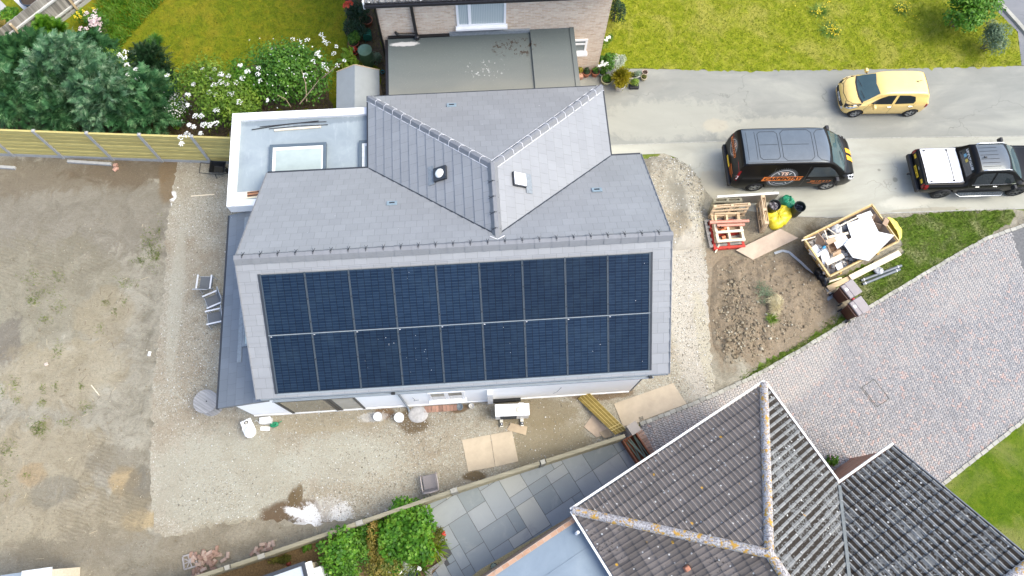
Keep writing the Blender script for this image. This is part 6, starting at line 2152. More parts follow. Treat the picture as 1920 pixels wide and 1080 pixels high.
frame_panel('wooden_crate_frame', 'raw timber crate frame lying at the back of the pallet stack', (q.x, q.y + .02, .36), rad(-2), .86, .42, (-.40, -.0, .40), (-.18, .18), M_raw, 'frame', .07)
M_pipe = plain('salmon_pipe', (0.52, 0.235, 0.165), .45, .08, 6)
for a, b, r, z, lab in (((1330, 417), (1404, 414), .055, .44, 'long salmon drainage pipe lying across the pallet stack'), ((1344, 423), (1396, 421), .05, .42, 'shorter salmon drainage pipe beside the long one on the pallet stack')):
 p0, p1 = P(*a, z), P(*b, z)
 mb = MB()
 dd = (p1 - p0).normalized()
 mb.cyl((0, 0, 0), p1 - p0, r, n=18, cap=(False, False))
 mb.cyl((0, 0, 0), p1 - p0, r * .88, n=18, cap=(False, False), mi=1)
 mb.cyl((0, 0, 0), dd * .12, r * 1.18, n=18, cap=(False, False))
 thing('drain_pipe', mb, [M_pipe, M_dark], lab, 'pipe', None, None, 0, p0)
pz = .34
for k, (x, y, ax, lab) in enumerate(((1347, 428, 'z', 'short orange pipe collar standing upright in the top frame'), (1351, 433, 'x', 'orange pipe bend lying in the left of the top frame'), (1358, 431, 'y', 'orange pipe coupling beside the bend in the top frame'),
                                     (1353, 446, 'x', 'orange pipe offcut lying in the lower left opening of the frame'))):
 p0 = P(x, y, pz)
 mb = MB()
 dv = {'x': (.13, .03, 0), 'y': (.05, .12, 0), 'z': (0, 0, .13)}[ax]
 mb.cyl((0, 0, 0), dv, .058, n=16, cap=(False, False))
 mb.cyl((0, 0, 0), dv, .046, n=16, cap=(False, False), mi=1)
 thing('pipe_fitting', mb, [plain('orange_pipe', (0.50, 0.16, 0.06), .45, .1, 6), M_dark], lab, 'pipe fitting', None, None, 0, p0)
q = P(1360, 398, .25)
e_ = pallet('weathered pallet standing on edge behind the stack nearest the leaning white board', (P(1352, 396).x, P(1352, 396).y + .05, .42), rad(-2), 1.02, .8, M_oldfence, tilt=(rad(78), 0), boards=4)
e_ = pallet('slim pallet standing on edge directly against the stacked pallets', (P(1360, 402).x, P(1360, 402).y - .0, .40), rad(1), 1.30, .8, M_raw, tilt=(rad(84), 0), boards=4, h=.10)
u_ = P(1418, 412)
e_ = pallet('upright pallet standing alone on edge between the stack and the yellow sack', (u_.x, u_.y + .02, .42), rad(87), 1.10, .82, M_raw, tilt=(rad(84), 0), boards=5, h=.14)
a, b = P(1336, 384), P(1446, 377)
ta, tb = P(1357, 368, .62), P(1465, 361, .62)
dd = (b - a).normalized()
mb = MB()
nn = Vector((-dd.y, dd.x, 0))
lean = (ta + tb) / 2 - (a + b) / 2
ln = Vector((nn.x * lean.dot(nn), nn.y * lean.dot(nn), .62))
Lb = (b - a).length
mb.beam(dd * 0 + ln * .5, dd * (Lb + .05) + ln * .5, .085, ln.length, 0, ln)
q0_ = -nn * .045 if (-nn).y < 0 else nn * .045
mb.add([q0_, dd * (Lb + .05) + q0_, dd * (Lb + .05) + q0_ + ln * .97, q0_ + ln * .97], [(0, 1, 2, 3)], 1)
thing('insulation_board', mb, [plain('white_board', (0.76, 0.75, 0.70), .6, .06, 2.5), plain('foil_facing', (0.22, 0.20, 0.165), .5, .15, 3)], 'thick white board propped on its long edge below the van', 'board', None, None, .004, a)
p0, p1 = P(1349, 458, .2), P(1341, 474, .03)
mb = MB()
mb.beam((0, 0, 0), p1 - p0, .05, .03)
thing('timber_offcut', mb, M_rawpale, 'short timber offcut leaning against the foot of the red pallet', 'timber', None, None, 0, p0)
def plate(name, px, h, t_, m, label, cat, group=None, hs=None):
 """a flat sheet traced on its corners; hs: height of each corner"""
 pts = [P(x, y, (hs[i] if hs else h)) for i, (x, y) in enumerate(px)]
 c_ = pts[0].copy()
 c_.z = min(p_.z for p_ in pts) - t_
 q_ = [p_ - c_ for p_ in pts]
 if geometry.normal(q_).z < 0:
  q_.reverse()
 mb_ = MB()
 mb_.slab(q_, t_)
 return thing(name, mb_, m, label, cat, group, None, 0, c_)
plate('plywood_sheet', [(1380, 469), (1463, 429), (1497, 446), (1412, 487)], 0, .02, M_plypink, 'plywood sheet propped on the soil between pallets and skip', 'plywood', None, (.12, .22, .20, .05))
plate('plywood_sheet', [(866, 825), (919, 815), (928, 875), (878, 884)], .022, .018, M_plypale, 'left half of the two plywood boards flat on the gravel', 'plywood')
plate('plywood_sheet', [(920, 814.8), (960, 808), (972, 865), (929, 875)], .022, .018, M_plypale, 'right half of the two plywood boards flat on the gravel', 'plywood')
plate('plywood_sheet', [(950, 806), (958, 793), (989, 800), (986, 816)], .05, .018, M_ply, 'small buff plywood offcut in front of the heat pump', 'plywood', None, (.03, .05, .06, .05))
plate('plywood_sheet', [(1151, 757), (1262, 718), (1287, 757), (1207, 787), (1205, 780), (1197, 783), (1200, 791), (1168, 799)], .026, .02, M_plypale, 'large pale plywood sheet lying beside the house corner', 'plywood')
plate('plywood_sheet', [(1095, 800), (1111, 778), (1146, 812), (1118, 820)], .03, .018, M_plypink, 'pinkish plywood offcut under the golden slatted panel', 'plywood')
plate('plywood_sheet', [(1124, 811), (1140, 803), (1149, 817), (1133, 822)], .055, .015, M_ply, 'small square plywood offcut beside the boundary fence', 'plywood')
c4 = [P(1083, 748, .06), P(1100, 732, .10), P(1175, 806, .62), P(1153, 815, .55)]
gp_ = empty('slatted_panel', (c4[0].x, c4[0].y, 0), 0, 'golden brown slatted timber panel leaning on the boundary fence', 'timber panel')
M_gold = wood('golden_timber', (0.17, 0.12, 0.02), (0.30, 0.215, 0.05), .7, 'x', .6, .1)
M_goldl = plain('golden_edge', (0.56, 0.43, 0.16), .7, .12, 8)
go = gp_.location
for k in range(4):
 for m, w0, w1, dz in ((M_gold, k / 4 + .02, (k + 1) / 4 - .025, 0), (M_goldl, (k + 1) / 4 - .022, (k + 1) / 4 + .012, .012)):
  a, b = c4[0].lerp(c4[1], w0), c4[0].lerp(c4[1], w1)
  e, f = c4[3].lerp(c4[2], w0), c4[3].lerp(c4[2], w1)
  q_ = [v - go + Vector((0, 0, dz)) for v in (a, e, f, b)]
  if geometry.normal(q_).z < 0:
   q_.reverse()
  mb = MB()
  mb.slab(q_, .035)
  mb.build('slat' if m is M_gold else 'edge_strip', m, gp_)
for k in (.84, .90):
 a, b = c4[0].lerp(c4[3], k), c4[1].lerp(c4[2], k)
 mb = MB()
 mb.beam(a - go + Vector((0, 0, .03)), b - go + Vector((0, 0, .03)), .025, .02)
 mb.build('cross_batten', M_goldl, gp_)
def open_tub(name, px, py, r, h, m, label, cat, fill=None):
 c_ = P(px, py, h)
 mb_ = MB()
 mb_.lathe([(r * .8, 0), (r * .84, .02), (r * .96, h - .05), (r * 1.04, h - .04), (r * 1.05, h), (r * .97, h), (r * .93, h - .06), (r * .78, .06), (0, .06)], (0, 0, 0), 26)
 o = thing(name, mb_, m, label, cat, None, None, 0, (c_.x, c_.y, .01))
 if fill:
  mb_ = MB()
  v0 = len(mb_.v)
  n_ = 18
  rings = [(r * .9, h - .16), (r * .6, h - .10), (r * .3, h - .12), (0.02, h - .07)]
  vs_ = []
  for rr, z in rings:
   for i in range(n_):
    t_ = 2 * PI * i / n_
    vs_.append((math.cos(t_) * rr, math.sin(t_) * rr, z + rng.uniform(-.05, .05)))
  fs_ = [(j * n_ + i, j * n_ + (i + 1) % n_, (j + 1) * n_ + (i + 1) % n_, (j + 1) * n_ + i) for j in range(3) for i in range(n_)]
  mb_.add(vs_, fs_, 0, False)
  mb_.build('contents', fill, o)
 return o
M_bin = plain('black_bin_plastic', (0.014, 0.017, 0.016), .45, .2, 8)
open_tub('rubble_bin', 1453, 384, .205, .55, M_bin, 'black round bin stuffed with grey plastic next to the green bag', 'bin', plain('grey_film', (0.22, 0.20, 0.21), .35, .5, 14))
open_tub('rubble_bin', 1500, 387, .20, .62, plain('dark_green_bin', (0.016, 0.024, 0.021), .45, .2, 8), 'dark green empty round bin standing furthest right by the yellow sack', 'bin', plain('dark_water', (0.02, 0.024, 0.035), .15, .3, 9))
def sack(name, outline, h, m, label, cat, seed, crumple=.06, z0=0.0, parent=None):
 """crumpled sack: a dome over a ragged outline with many creases"""
 pts = [P(x, y, z0 + h * .25) for x, y in outline]
 c_ = sum(pts, Vector()) / len(pts)
 r2 = random.Random(seed)
 n_ = 40
 ang_ = sorted((math.atan2(p_.y - c_.y, p_.x - c_.x), (p_ - c_).to_2d().length) for p_ in pts)
 def rad_at(t_):
  for i in range(len(ang_)):
   a_, b_ = ang_[i], ang_[(i + 1) % len(ang_)]
   t1 = b_[0] if i + 1 < len(ang_) else b_[0] + 2 * PI
   tt = t_ if t_ >= ang_[0][0] else t_ + 2 * PI
   if a_[0] <= tt <= t1:
    k_ = (tt - a_[0]) / max(1e-6, t1 - a_[0])
    return a_[1] * (1 - k_) + b_[1] * k_
  return ang_[0][1]
 rings = [(1.0, 0.0), (1.03, .22), (.97, .5), (.86, .75), (.7, .9), (.5, .95), (.3, 1.0), (.12, .92), (.01, .95)]
 vs_ = []
 for rr, zz in rings:
  for i in range(n_):
   t_ = -PI + 2 * PI * i / n_
   k_ = rad_at(t_) * rr * (1 + r2.uniform(-.05, .05))
   vs_.append((math.cos(t_) * k_, math.sin(t_) * k_, max(.0, zz * h + (r2.uniform(-1, 1) * crumple if zz > 0 else 0))))
 fs_ = [(j * n_ + i, j * n_ + (i + 1) % n_, (j + 1) * n_ + (i + 1) % n_, (j + 1) * n_ + i) for j in range(len(rings) - 1) for i in range(n_)]
 mb_ = MB()
 mb_.add(vs_, fs_, 0, True)
 mb_.add(vs_[:n_], [tuple(reversed(range(n_)))])
 return thing(name, mb_, m, label, cat, None, None, 0, (c_.x, c_.y, z0 + .012))
M_ysack = plain('yellow_plastic', (0.72, 0.60, 0.035), .35, .15, 7)
sack('yellow_sack', [(1430, 400), (1437, 393), (1455, 390), (1466, 386), (1483, 391), (1487, 398), (1478, 412), (1467, 424), (1452, 430), (1444, 425), (1442, 418), (1433, 409)], .26, M_ysack, 'crumpled bright yellow plastic sack on the soil beside the bins', 'sack', 4, .05)
sack('green_sack', [(1464, 371), (1475, 368), (1485, 378), (1487, 388), (1478, 395), (1468, 386)], .34, plain('green_plastic', (0.03, 0.30, 0.16), .35, .3, 8), 'green plastic sack squeezed between the two round bins', 'sack', 8, .06)
S = [P(1508, 446, .95), P(1635, 384, .95), P(1683, 453, .95), P(1554, 520, .95)]
sc = sum(S, Vector()) / 4
su = ((S[1] - S[0]) + (S[2] - S[3])).normalized()
sang = math.atan2(su.y, su.x)
SL, SWd = ((S[1] - S[0]).length + (S[2] - S[3]).length) / 2, ((S[3] - S[0]).length + (S[2] - S[1]).length) / 2
skip = empty('skip', (sc.x, sc.y, .01), sang, 'yellow builders skip heaped with white boards and cardboard', 'skip')
M_skip = plain('skip_yellow', (0.42, 0.27, 0.085), .6, .25, 4, dirt=(0.26, 0.17, 0.09))
M_skin = plain('skip_inside', (0.26, 0.20, 0.15), .8, .25, 5, dirt=(0.16, 0.11, 0.07))
SH = .95
bl, bw_ = SL * .36, SWd * .44
top = [(-SL / 2, -SWd / 2, SH), (SL / 2, -SWd / 2, SH), (SL / 2, SWd / 2, SH), (-SL / 2, SWd / 2, SH)]
bot = [(-bl, -bw_, .05), (bl, -bw_, .05), (bl, bw_, .05), (-bl, bw_, .05)]
ins = [(x * .965, y * .94, z) for x, y, z in top]
inb = [(x * .95, y * .94, .09) for x, y, z in bot]
mb = MB()
mb.add(top + bot + ins + inb, [(4, 5, 1, 0), (5, 6, 2, 1), (6, 7, 3, 2), (7, 4, 0, 3), (7, 6, 5, 4)])
mb.add(top + bot + ins + inb, [(0, 1, 9, 8), (1, 2, 10, 9), (2, 3, 11, 10), (3, 0, 8, 11)])
mb.add(ins + inb, [(0, 1, 5, 4), (1, 2, 6, 5), (2, 3, 7, 6), (3, 0, 4, 7), (4, 5, 6, 7)], 1)
mb.build('body', [M_skip, M_skin], skip)
mb = MB()
rim_ = [Vector((x * 1.005, y * 1.01, SH + .01)) for x, y, z in top]
for i in range(4):
 mb.beam(rim_[i], rim_[(i + 1) % 4], .045, .05)
mb.build('rim', plain('skip_rim_paint', (0.50, 0.385, 0.18), .6, .25, 5, dirt=(0.36, 0.28, 0.18)), skip)
for sg in (1, -1):
 for x in (-.5, .5):
  mb = MB()
  mb.beam((x * SL * .55, sg * (SWd / 2 - .06), SH * .55), (x * SL * .55, sg * (SWd / 2 + .03), SH * .62), .09, .09)
  mb.build('lifting_lug', M_skip, skip)
 mb = MB()
 mb.beam((0, sg * SWd * .475, SH * .3), (0, sg * (SWd / 2 + .01), SH * .93), .12, .04, 0, (0, sg, 0))
 mb.build('side_rib', M_skip, skip)
M_wboard = plain('white_board', (0.82, 0.82, 0.81), .5, .03, 3, dirt=(0.70, 0.70, 0.68))
M_card = plain('cardboard', (0.43, 0.30, 0.195), .85, .12, 4, island=.1)
M_cardd = plain('dark_cardboard', (0.33, 0.225, 0.15), .85, .12, 4)
M_rub = plain('mixed_rubble', (0.46, 0.43, 0.40), .9, .5, 16, bump=.8, dirt=(0.15, 0.12, 0.10), island=.35)
fill = MB()
for i in range(340):
 x, y = rng.uniform(-SL * .43, SL * .43), rng.uniform(-SWd * .41, SWd * .41)
 z = .50 + .12 * rng.random() + .10 * math.cos(x * 1.6)
 s_ = rng.uniform(.04, .14)
 M_ = Matrix.Rotation(rng.uniform(0, 6), 3, 'Z') @ Matrix.Rotation(rng.uniform(-.8, .8), 3, 'X')
 fill.box((x, y, z), (s_ * rng.uniform(.6, 2.4), s_, s_ * rng.uniform(.2, .8)), 0, rng.choice((0, 1, 1, 1, 2, 3)), M_)
g = [(x * .8, y * .86, .50) for x, y in ((-SL / 2, -SWd / 2), (SL / 2, -SWd / 2), (SL / 2, SWd / 2), (-SL / 2, SWd / 2))]
fill.add(g, [(0, 1, 2, 3)], 0)
o = fill.build('skip_rubble', [M_rub, plain('pale_offcuts', (0.66, 0.63, 0.58), .8, .2, 9, island=.2), plain('grey_scrap', (0.24, 0.25, 0.27), .6, .4, 9, island=.4), M_card])
o.location, o.rotation_euler = (sc.x, sc.y, .01), (0, 0, sang)
tag(o, kind='stuff')
plate('white_board', [(1583, 459), (1592, 448), (1636, 432), (1677, 441), (1629, 489), (1599, 483)], 1.2, .02, M_wboard, 'largest white board lying across the middle of the skip', 'board', None, (1.06, 1.06, 1.12, 1.16, 1.12, 1.0))
plate('white_board', [(1588, 419), (1632, 404), (1650, 440), (1600, 455)], 1.05, .02, M_wboard, 'white board under the largest one towards the back of the skip', 'board', None, (1.0, 1.04, 1.02, .98))
plate('white_board', [(1606, 404), (1632, 395), (1637, 404), (1613, 413)], .93, .02, M_wboard, 'small white board against the back rim of the skip', 'board')
plate('white_board', [(1516, 468), (1530, 458), (1542, 474), (1530, 486)], .84, .02, M_wboard, 'white board lying at the left end of the skip below the brown cardboard', 'board', None, (.78, .80, .88, .86))
plate('white_board', [(1560, 448), (1584, 438), (1592, 452), (1570, 466)], .96, .02, M_wboard, 'white board tilted against the largest one near the open carton', 'board', None, (.90, .92, 1.0, .98))
plate('white_board', [(1538, 473), (1551, 463), (1557, 488), (1543, 496)], .86, .02, M_wboard, 'white square offcut beside the front rim of the skip', 'board')
plate('white_board', [(1566, 497), (1576, 491), (1581, 502), (1571, 508)], .84, .02, M_wboard, 'white tile sized offcut in the near corner of the skip', 'board')
plate('cardboard_box', [(1528, 457), (1534, 437), (1545, 450), (1548, 462)], .93, .03, M_cardd, 'curved brown cardboard standing in the left of the skip', 'cardboard', None, (.75, 1.12, 1.12, .82))
def cbox(px, py, h, s, rz, m, label, tilt=(0, 0)):
 c_ = P(px, py, h)
 mb_ = MB()
 x, y, z = s[0] / 2, s[1] / 2, s[2]
 t_ = .012
 for a in ((0, -y, s[0], t_), (0, y, s[0], t_)):
  mb_.box((a[0], a[1], z / 2), (a[2], a[3], z))
 for a in ((-x, 0), (x, 0)):
  mb_.box((a[0], 0, z / 2), (t_, s[1] - t_ * 2, z))
 mb_.box((0, 0, t_), (s[0] - t_ * 3, s[1] - t_ * 3, t_))
 mb_.box((0, -y - .09, z + .02), (s[0], .17, .008), 0, 0, Matrix.Rotation(.5, 3, 'X'))
 mb_.box((0, y + .09, z + .02), (s[0], .17, .008), 0, 0, Matrix.Rotation(-.4, 3, 'X'))
 o_2 = thing('cardboard_box', mb_, m, label, 'cardboard box', None, None, 0, (c_.x, c_.y, h - s[2]), rz)
 o_2.rotation_euler = (tilt[0], tilt[1], rz)
 return o_2
cbox(1560, 461, .95, (.36, .30, .26), sang, M_card, 'open cardboard box in the middle of the skip', (.25, .1))
cbox(1650, 416, 1.0, (.34, .30, .24), sang + .5, M_cardd, 'flattened cardboard box with dark print at the far end of the skip', (-.3, .2))
for a, b, w, z, lab in (((1549, 494), (1581, 479), .17, .98, 'short pale plank lying near the front rim of the skip'), ((1553, 445), (1590, 437), .08, .98, 'narrow pale batten in the middle of the skip'), ((1546, 432), (1552, 449), .04, 1.0, 'thin upright batten next to the curved cardboard'),
      ((1551, 428), (1568, 440), .03, 1.0, 'thin crossed batten in the rubble of the skip'), ((1568, 427), (1620, 401), .05, .95, 'long batten along the back rim of the skip'), ((1503, 451), (1529, 444), .035, 1.0, 'white batten sticking out over the left rim of the skip')):
 p0, p1 = P(*a, z), P(*b, z)
 mb = MB()
 mb.beam((0, 0, 0), p1 - p0, w, .03)
 thing('timber_batten', mb, M_rawpale, lab, 'timber', None, None, 0, p0, 0)
sack('black_sack', [(1572, 424), (1583, 415), (1592, 422), (1590, 433), (1578, 434)], .3, plain('grey_black_film', (0.11, 0.12, 0.14), .3, .4, 10), 'shiny dark grey plastic sack in the skip', 'sack', 21, .06, .62)
sack('white_sack', [(1558, 425), (1566, 422), (1574, 434), (1577, 440), (1566, 441)], .28, plain('white_film', (0.72, 0.72, 0.71), .5, .1, 10), 'crumpled white plastic sack in the skip beside the dark sack', 'sack', 22, .06, .66)
p0, p1 = P(1533, 475, .95), P(1547, 462, 1.0)
mb = MB()
mb.cyl((0, 0, 0), (p1 - p0) * .7, .02, .03, n=10)
mb.cyl((p1 - p0) * .7, p1 - p0, .045, .05, n=10, mi=1)
thing('sealant_gun', mb, [plain('gun_grey', (.2, .22, .25), .5), plain('gun_blue', (.03, .25, .42), .5)], 'blue and grey sealant gun lying in the left of the skip', 'tool', None, None, 0, p0)
ctr = [P(1664, 408, .98), P(1674, 421, .98), P(1683, 436, .98), P(1686, 450, .96)]
o_ = ctr[0].copy()
o_.z = 0
rows = []
for k in range(15):
 t_ = k / 14
 i = min(2, int(t_ * 3))
 q_ = ctr[i].lerp(ctr[i + 1], t_ * 3 - i)
 bulge = math.sin(PI * t_) ** .6
 row = []
 for j, (ox, oz) in enumerate(((0, .0), (.10, .02), (.2, -.05), (.24, -.22), (.2, -.42), (.10, -.55), (.0, -.42))):
  row.append(q_ + su * (ox * (0.3 + bulge * .9) + rng.uniform(-.014, .014)) + Vector((0, 0, oz * (.4 + .6 * bulge) + rng.uniform(-.012, .012))) - o_)
 rows.append(row)
mb = MB()
vs_ = [v for r_ in rows for v in r_]
mb.add(vs_, [(i * 7 + j, i * 7 + j + 1, (i + 1) * 7 + j + 1, (i + 1) * 7 + j) for i in range(14) for j in range(6)], 0, True)
thing('yellow_bag', mb, plain('yellow_bag_plastic', (0.70, 0.58, 0.10), .4, .15, 6), 'pale yellow plastic bag hanging over the far end of the skip', 'bag', None, None, 0, o_)
for a, b, w, z, t2, lab, m in (((1594, 521), (1687, 474), .20, .16, .05, 'wide pale plank lying in front of the skip', M_rawpale), ((1640, 494), (1691, 468), .16, .10, .05, 'weathered plank end showing behind the wide pale plank', M_oldfence),
                               ((1552, 541), (1592, 522), .17, .08, .05, 'buff plank beside the two brown wheelie bins', M_raw), ((1553, 529), (1578, 521), .06, .14, .04, 'thin batten between the skip and the buff plank', M_rawpale), ((1548, 552), (1566, 540), .05, .05, .04, 'short batten on the soil left of the bins', M_raw)):
 p0, p1 = P(*a, z), P(*b, z)
 mb = MB()
 mb.beam((0, 0, 0), p1 - p0, w, t2)
 thing('timber_plank', mb, m, lab, 'plank', None, None, 0, p0)
for a, b, lab in (((1614, 526), (1690, 498), 'upper of two grey plastic pipes strapped together on the verge'), ((1617, 533), (1687, 505), 'lower of two grey plastic pipes strapped together on the verge')):
 p0, p1 = P(*a, .06), P(*b, .06)
 mb = MB()
 mb.cyl((0, 0, 0), p1 - p0, .05, n=16, cap=(False, False))
 mb.cyl((0, 0, 0), p1 - p0, .043, n=16, cap=(False, False), mi=1)
 for k in (.06, .9):
  q0 = (p1 - p0) * k
  mb.cyl(q0, q0 + (p1 - p0) * .02, .054, n=16, mi=2)
 thing('grey_pipe', mb, [plain('slate_pipe', (0.12, 0.14, 0.16), .4, .1, 6), M_dark, M_seal], lab, 'pipe', None, None, 0, p0)
sack('clear_film', [(1638, 506), (1650, 502), (1656, 509), (1645, 513)], .09, plain('clear_film', (0.55, 0.57, 0.6), .2, .3, 14), 'scrap of clear plastic film on the strapped grey pipes', 'plastic film', 31, .04, .1)
sack('black_refuse_sack', [(1527, 508), (1535, 502), (1543, 508), (1549, 520), (1551, 535), (1545, 538), (1539, 527), (1531, 518)], .3, plain('black_film', (0.016, 0.017, 0.02), .3, .3, 10), 'black refuse sack slumped against the front of the skip', 'sack', 33, .06)
pts = [(1452, 475), (1467, 470), (1480, 473), (1490, 482), (1503, 493), (1517, 507), (1530, 521), (1540, 532), (1545, 542), (1556, 549), (1562, 555)]
pw_ = [P(x, y, .025) for x, y in pts]
mb = MB()
for a, b in zip(pw_, pw_[1:]):
 mb.beam(a - pw_[0], b - pw_[0], .085, .02)
thing('grey_strap', mb, plain('grey_strap', (0.36, 0.38, 0.39), .6, .15, 9), 'flat grey strap trailing over the soil from plywood sheet to bins', 'strap', None, None, 0, pw_[0])
plate('broken_slate', [(1549, 559), (1557, 553), (1562, 558), (1553, 564)], .05, .03, M_lead, 'grey slab fragment beside the left wheelie bin', 'slab')
def wheelie(px, py, rz, label, mark):
 c_ = P(px, py, .92)
 e = empty('wheelie_bin', (c_.x, c_.y, .012), rz, label, 'wheelie bin', 'brown wheelie bins by the kerb')
 M_b = plain('brown_bin', (0.060, 0.022, 0.014), .5, .15, 7)
 M_l = plain('grey_brown_lid', (0.255, 0.225, 0.225), .5, .1, 6, dirt=(0.32, 0.29, 0.28))
 mb_ = MB()
 w, d, h = .50, .50, .86
 mb_.add([(-w * .38, -d * .36, .03), (w * .38, -d * .36, .03), (w * .38, d * .40, .03), (-w * .38, d * .40, .03), (-w / 2, -d / 2, h), (w / 2, -d / 2, h), (w / 2, d / 2, h), (-w / 2, d / 2, h)],
   [(0, 3, 2, 1), (4, 5, 6, 7), (0, 1, 5, 4), (1, 2, 6, 5), (2, 3, 7, 6), (3, 0, 4, 7)])
 mb_.box((0, 0, h - .02), (w + .05, d + .05, .04))
 mb_.build('body', M_b, e, .015)
 mb_ = MB()
 mb_.box((0, -.07, h + .03), (w + .06, d * .72, .05), 0, 0, taper=.93)
 mb_.box((0, .19, h + .035), (w + .04, d * .34, .06), 0, 0, taper=.9)
 mb_.build('lid', M_l, e, .014)
 mb_ = MB()
 mb_.tube([(-w / 2, d / 2 + .03, h - .02), (-w / 2 + .02, d / 2 + .09, h), (w / 2 - .02, d / 2 + .09, h), (w / 2, d / 2 + .03, h - .02)], .018, 7)
 mb_.build('handle', M_b, e)
 for sg in (1, -1):
  mb_ = MB()
  mb_.cyl((sg * .20, .22, .09), (sg * .25, .22, .09), .09, n=16)
  mb_.build('wheel', M_tyre, e)
 mb_ = MB()
 mb_.box((.06, .18, h + .0665), (.09, .10, .002))
 mb_.box((.10, .20, h + .0675), (.05, .025, .002))
 mb_.build('label', M_wplate, e)
 mb_ = MB()
 if mark == 'badge':
  mb_.cyl((0, -d * .475, h * .72), (0, -d * .475 - .02, h * .722), .05, n=16)
  mb_.build('badge', plain('orange_badge', (.50, .12, .03), .5), e)
 else:
  mb_.box((0, -d * .49, h * .72), (.05, .01, .07))
  mb_.build('badge', M_wplate, e)
 return e
wheelie(1597, 541, sang + rad(95), 'brown wheelie bin with plain front standing nearest the skip', 'label')
wheelie(1613, 573, sang + rad(93), 'brown wheelie bin with a round orange badge nearest the paved drive', 'badge')
mb = MB()
mb.lathe([(.05, 0), (.06, .05), (.04, .09), (0, .10)], (0, 0, 0), 10)
c_ = P(1606, 557, .3)
thing('red_tub', mb, plain('red_plastic', (.5, .05, .06), .4), 'small red tub wedged between the two wheelie bins', 'tub', None, None, 0, (c_.x, c_.y, .012))
# ================================================================== HEAPS (gravel heap, soil mound)
from mathutils import noise as mnoise
def heap(name, outline, hfun, m, label, cat, step=.07, amp=.03, z=0.006):
 pts = [P(x, y) for x, y in outline]
 poly = [(p_.x, p_.y) for p_ in pts]
 xs_, ys_ = [p_[0] for p_ in poly], [p_[1] for p_ in poly]
 cx_, cy_ = (min(xs_) + max(xs_)) / 2, (min(ys_) + max(ys_)) / 2
 nx_, ny_ = int((max(xs_) - min(xs_)) / step) + 3, int((max(ys_) - min(ys_)) / step) + 3
 gx = np.linspace(min(xs_) - step, max(xs_) + step, nx_)
 gy = np.linspace(min(ys_) - step, max(ys_) + step, ny_)
 X, Y = np.meshgrid(gx, gy)
 D = np.full(X.shape, 1e9)
 for i in range(len(poly)):
  a_, b_ = np.array(poly[i]), np.array(poly[(i + 1) % len(poly)])
  ab = b_ - a_
  t_ = np.clip(((X - a_[0]) * ab[0] + (Y - a_[1]) * ab[1]) / (ab @ ab), 0, 1)
  D = np.minimum(D, np.hypot(X - a_[0] - t_ * ab[0], Y - a_[1] - t_ * ab[1]))
 I = inside(poly, X.ravel(), Y.ravel()).reshape(X.shape)
 D = np.where(I, D, -D)
 Z = np.zeros(X.shape)
 for j in range(ny_):
  for i in range(nx_):
   dd_ = D[j, i]
   if dd_ <= 0:
    Z[j, i] = -.05
   else:
    h_ = hfun(X[j, i], Y[j, i], dd_)
    k_ = min(1, dd_ / .25)
    Z[j, i] = h_ + k_ * amp * (mnoise.fractal(Vector((X[j, i] * 3, Y[j, i] * 3, 1)), .7, 2.1, 5)) + k_ * amp * .6 * mnoise.noise(Vector((X[j, i] * 13, Y[j, i] * 13, 5)))
 vs_ = np.stack((X - cx_, Y - cy_, Z), 2).reshape(-1, 3)
 idx = np.arange(nx_ * ny_).reshape(ny_, nx_)
 q_ = np.stack((idx[:-1, :-1], idx[:-1, 1:], idx[1:, 1:], idx[1:, :-1]), 2).reshape(-1, 4)
 keep = (Z.ravel()[q_] > -.04).any(1)
 o_2 = np_mesh(name, vs_, q_[keep], m, None, True)
 o_2.location = (cx_, cy_, z)
 tag(o_2, label, cat)
 return lambda x, y: (hfun(x, y, 1) if False else 0), (X, Y, Z + z)
hollow = P(1246, 385)
crest = P(1275, 345)
def gh(x, y, d_):
 h_ = .50 * (1 - math.exp(-d_ / .38))
 r_ = math.hypot((x - hollow.x) / .62, (y - hollow.y) / 1.0)
 return h_ * (1 - .92 * math.exp(-r_ ** 4 * .9))
M_heap = gravel_mat()
M_heap.name = 'heap_gravel'
_, grid1 = heap('gravel_heap', [(1205, 300), (1230, 294), (1262, 297), (1292, 312), (1312, 336), (1322, 365), (1318, 400), (1322, 430), (1318, 460), (1290, 470), (1262, 470), (1240, 440), (1215, 400), (1196, 350)], gh, M_heap,
    'heap of pale crushed stone with a scooped hollow against the house side', 'gravel heap', .06, .05)
mc = P(1440, 570)
def sh(x, y, d_):
 r_ = math.hypot((x - mc.x) / 2.2, (y - mc.y) / 2.0)
 return .34 * (1 - math.exp(-d_ / .8)) * (1 + .25 * math.exp(-r_ * r_ * 3))
M_mound = soil_mat()
M_mound.name = 'mound_soil'
_, grid2 = heap('soil_mound', [(1335, 500), (1360, 478), (1400, 480), (1450, 480), (1500, 495), (1540, 520), (1556, 552), (1548, 585), (1520, 612), (1480, 640), (1440, 668), (1400, 682), (1360, 684), (1336, 650), (1330, 590)], sh, M_mound,
    'low mound of brown dug soil and clods between the house and the paved drive', 'soil mound', .07, .10)
def grid_h(grid, x, y):
 X, Y, Z = grid
 i = np.clip(((x - X[0, 0]) / (X[0, 1] - X[0, 0])).astype(int), 0, X.shape[1] - 1)
 j = np.clip(((y - Y[0, 0]) / (Y[1, 0] - Y[0, 0])).astype(int), 0, X.shape[0] - 1)
 return Z[j, i]
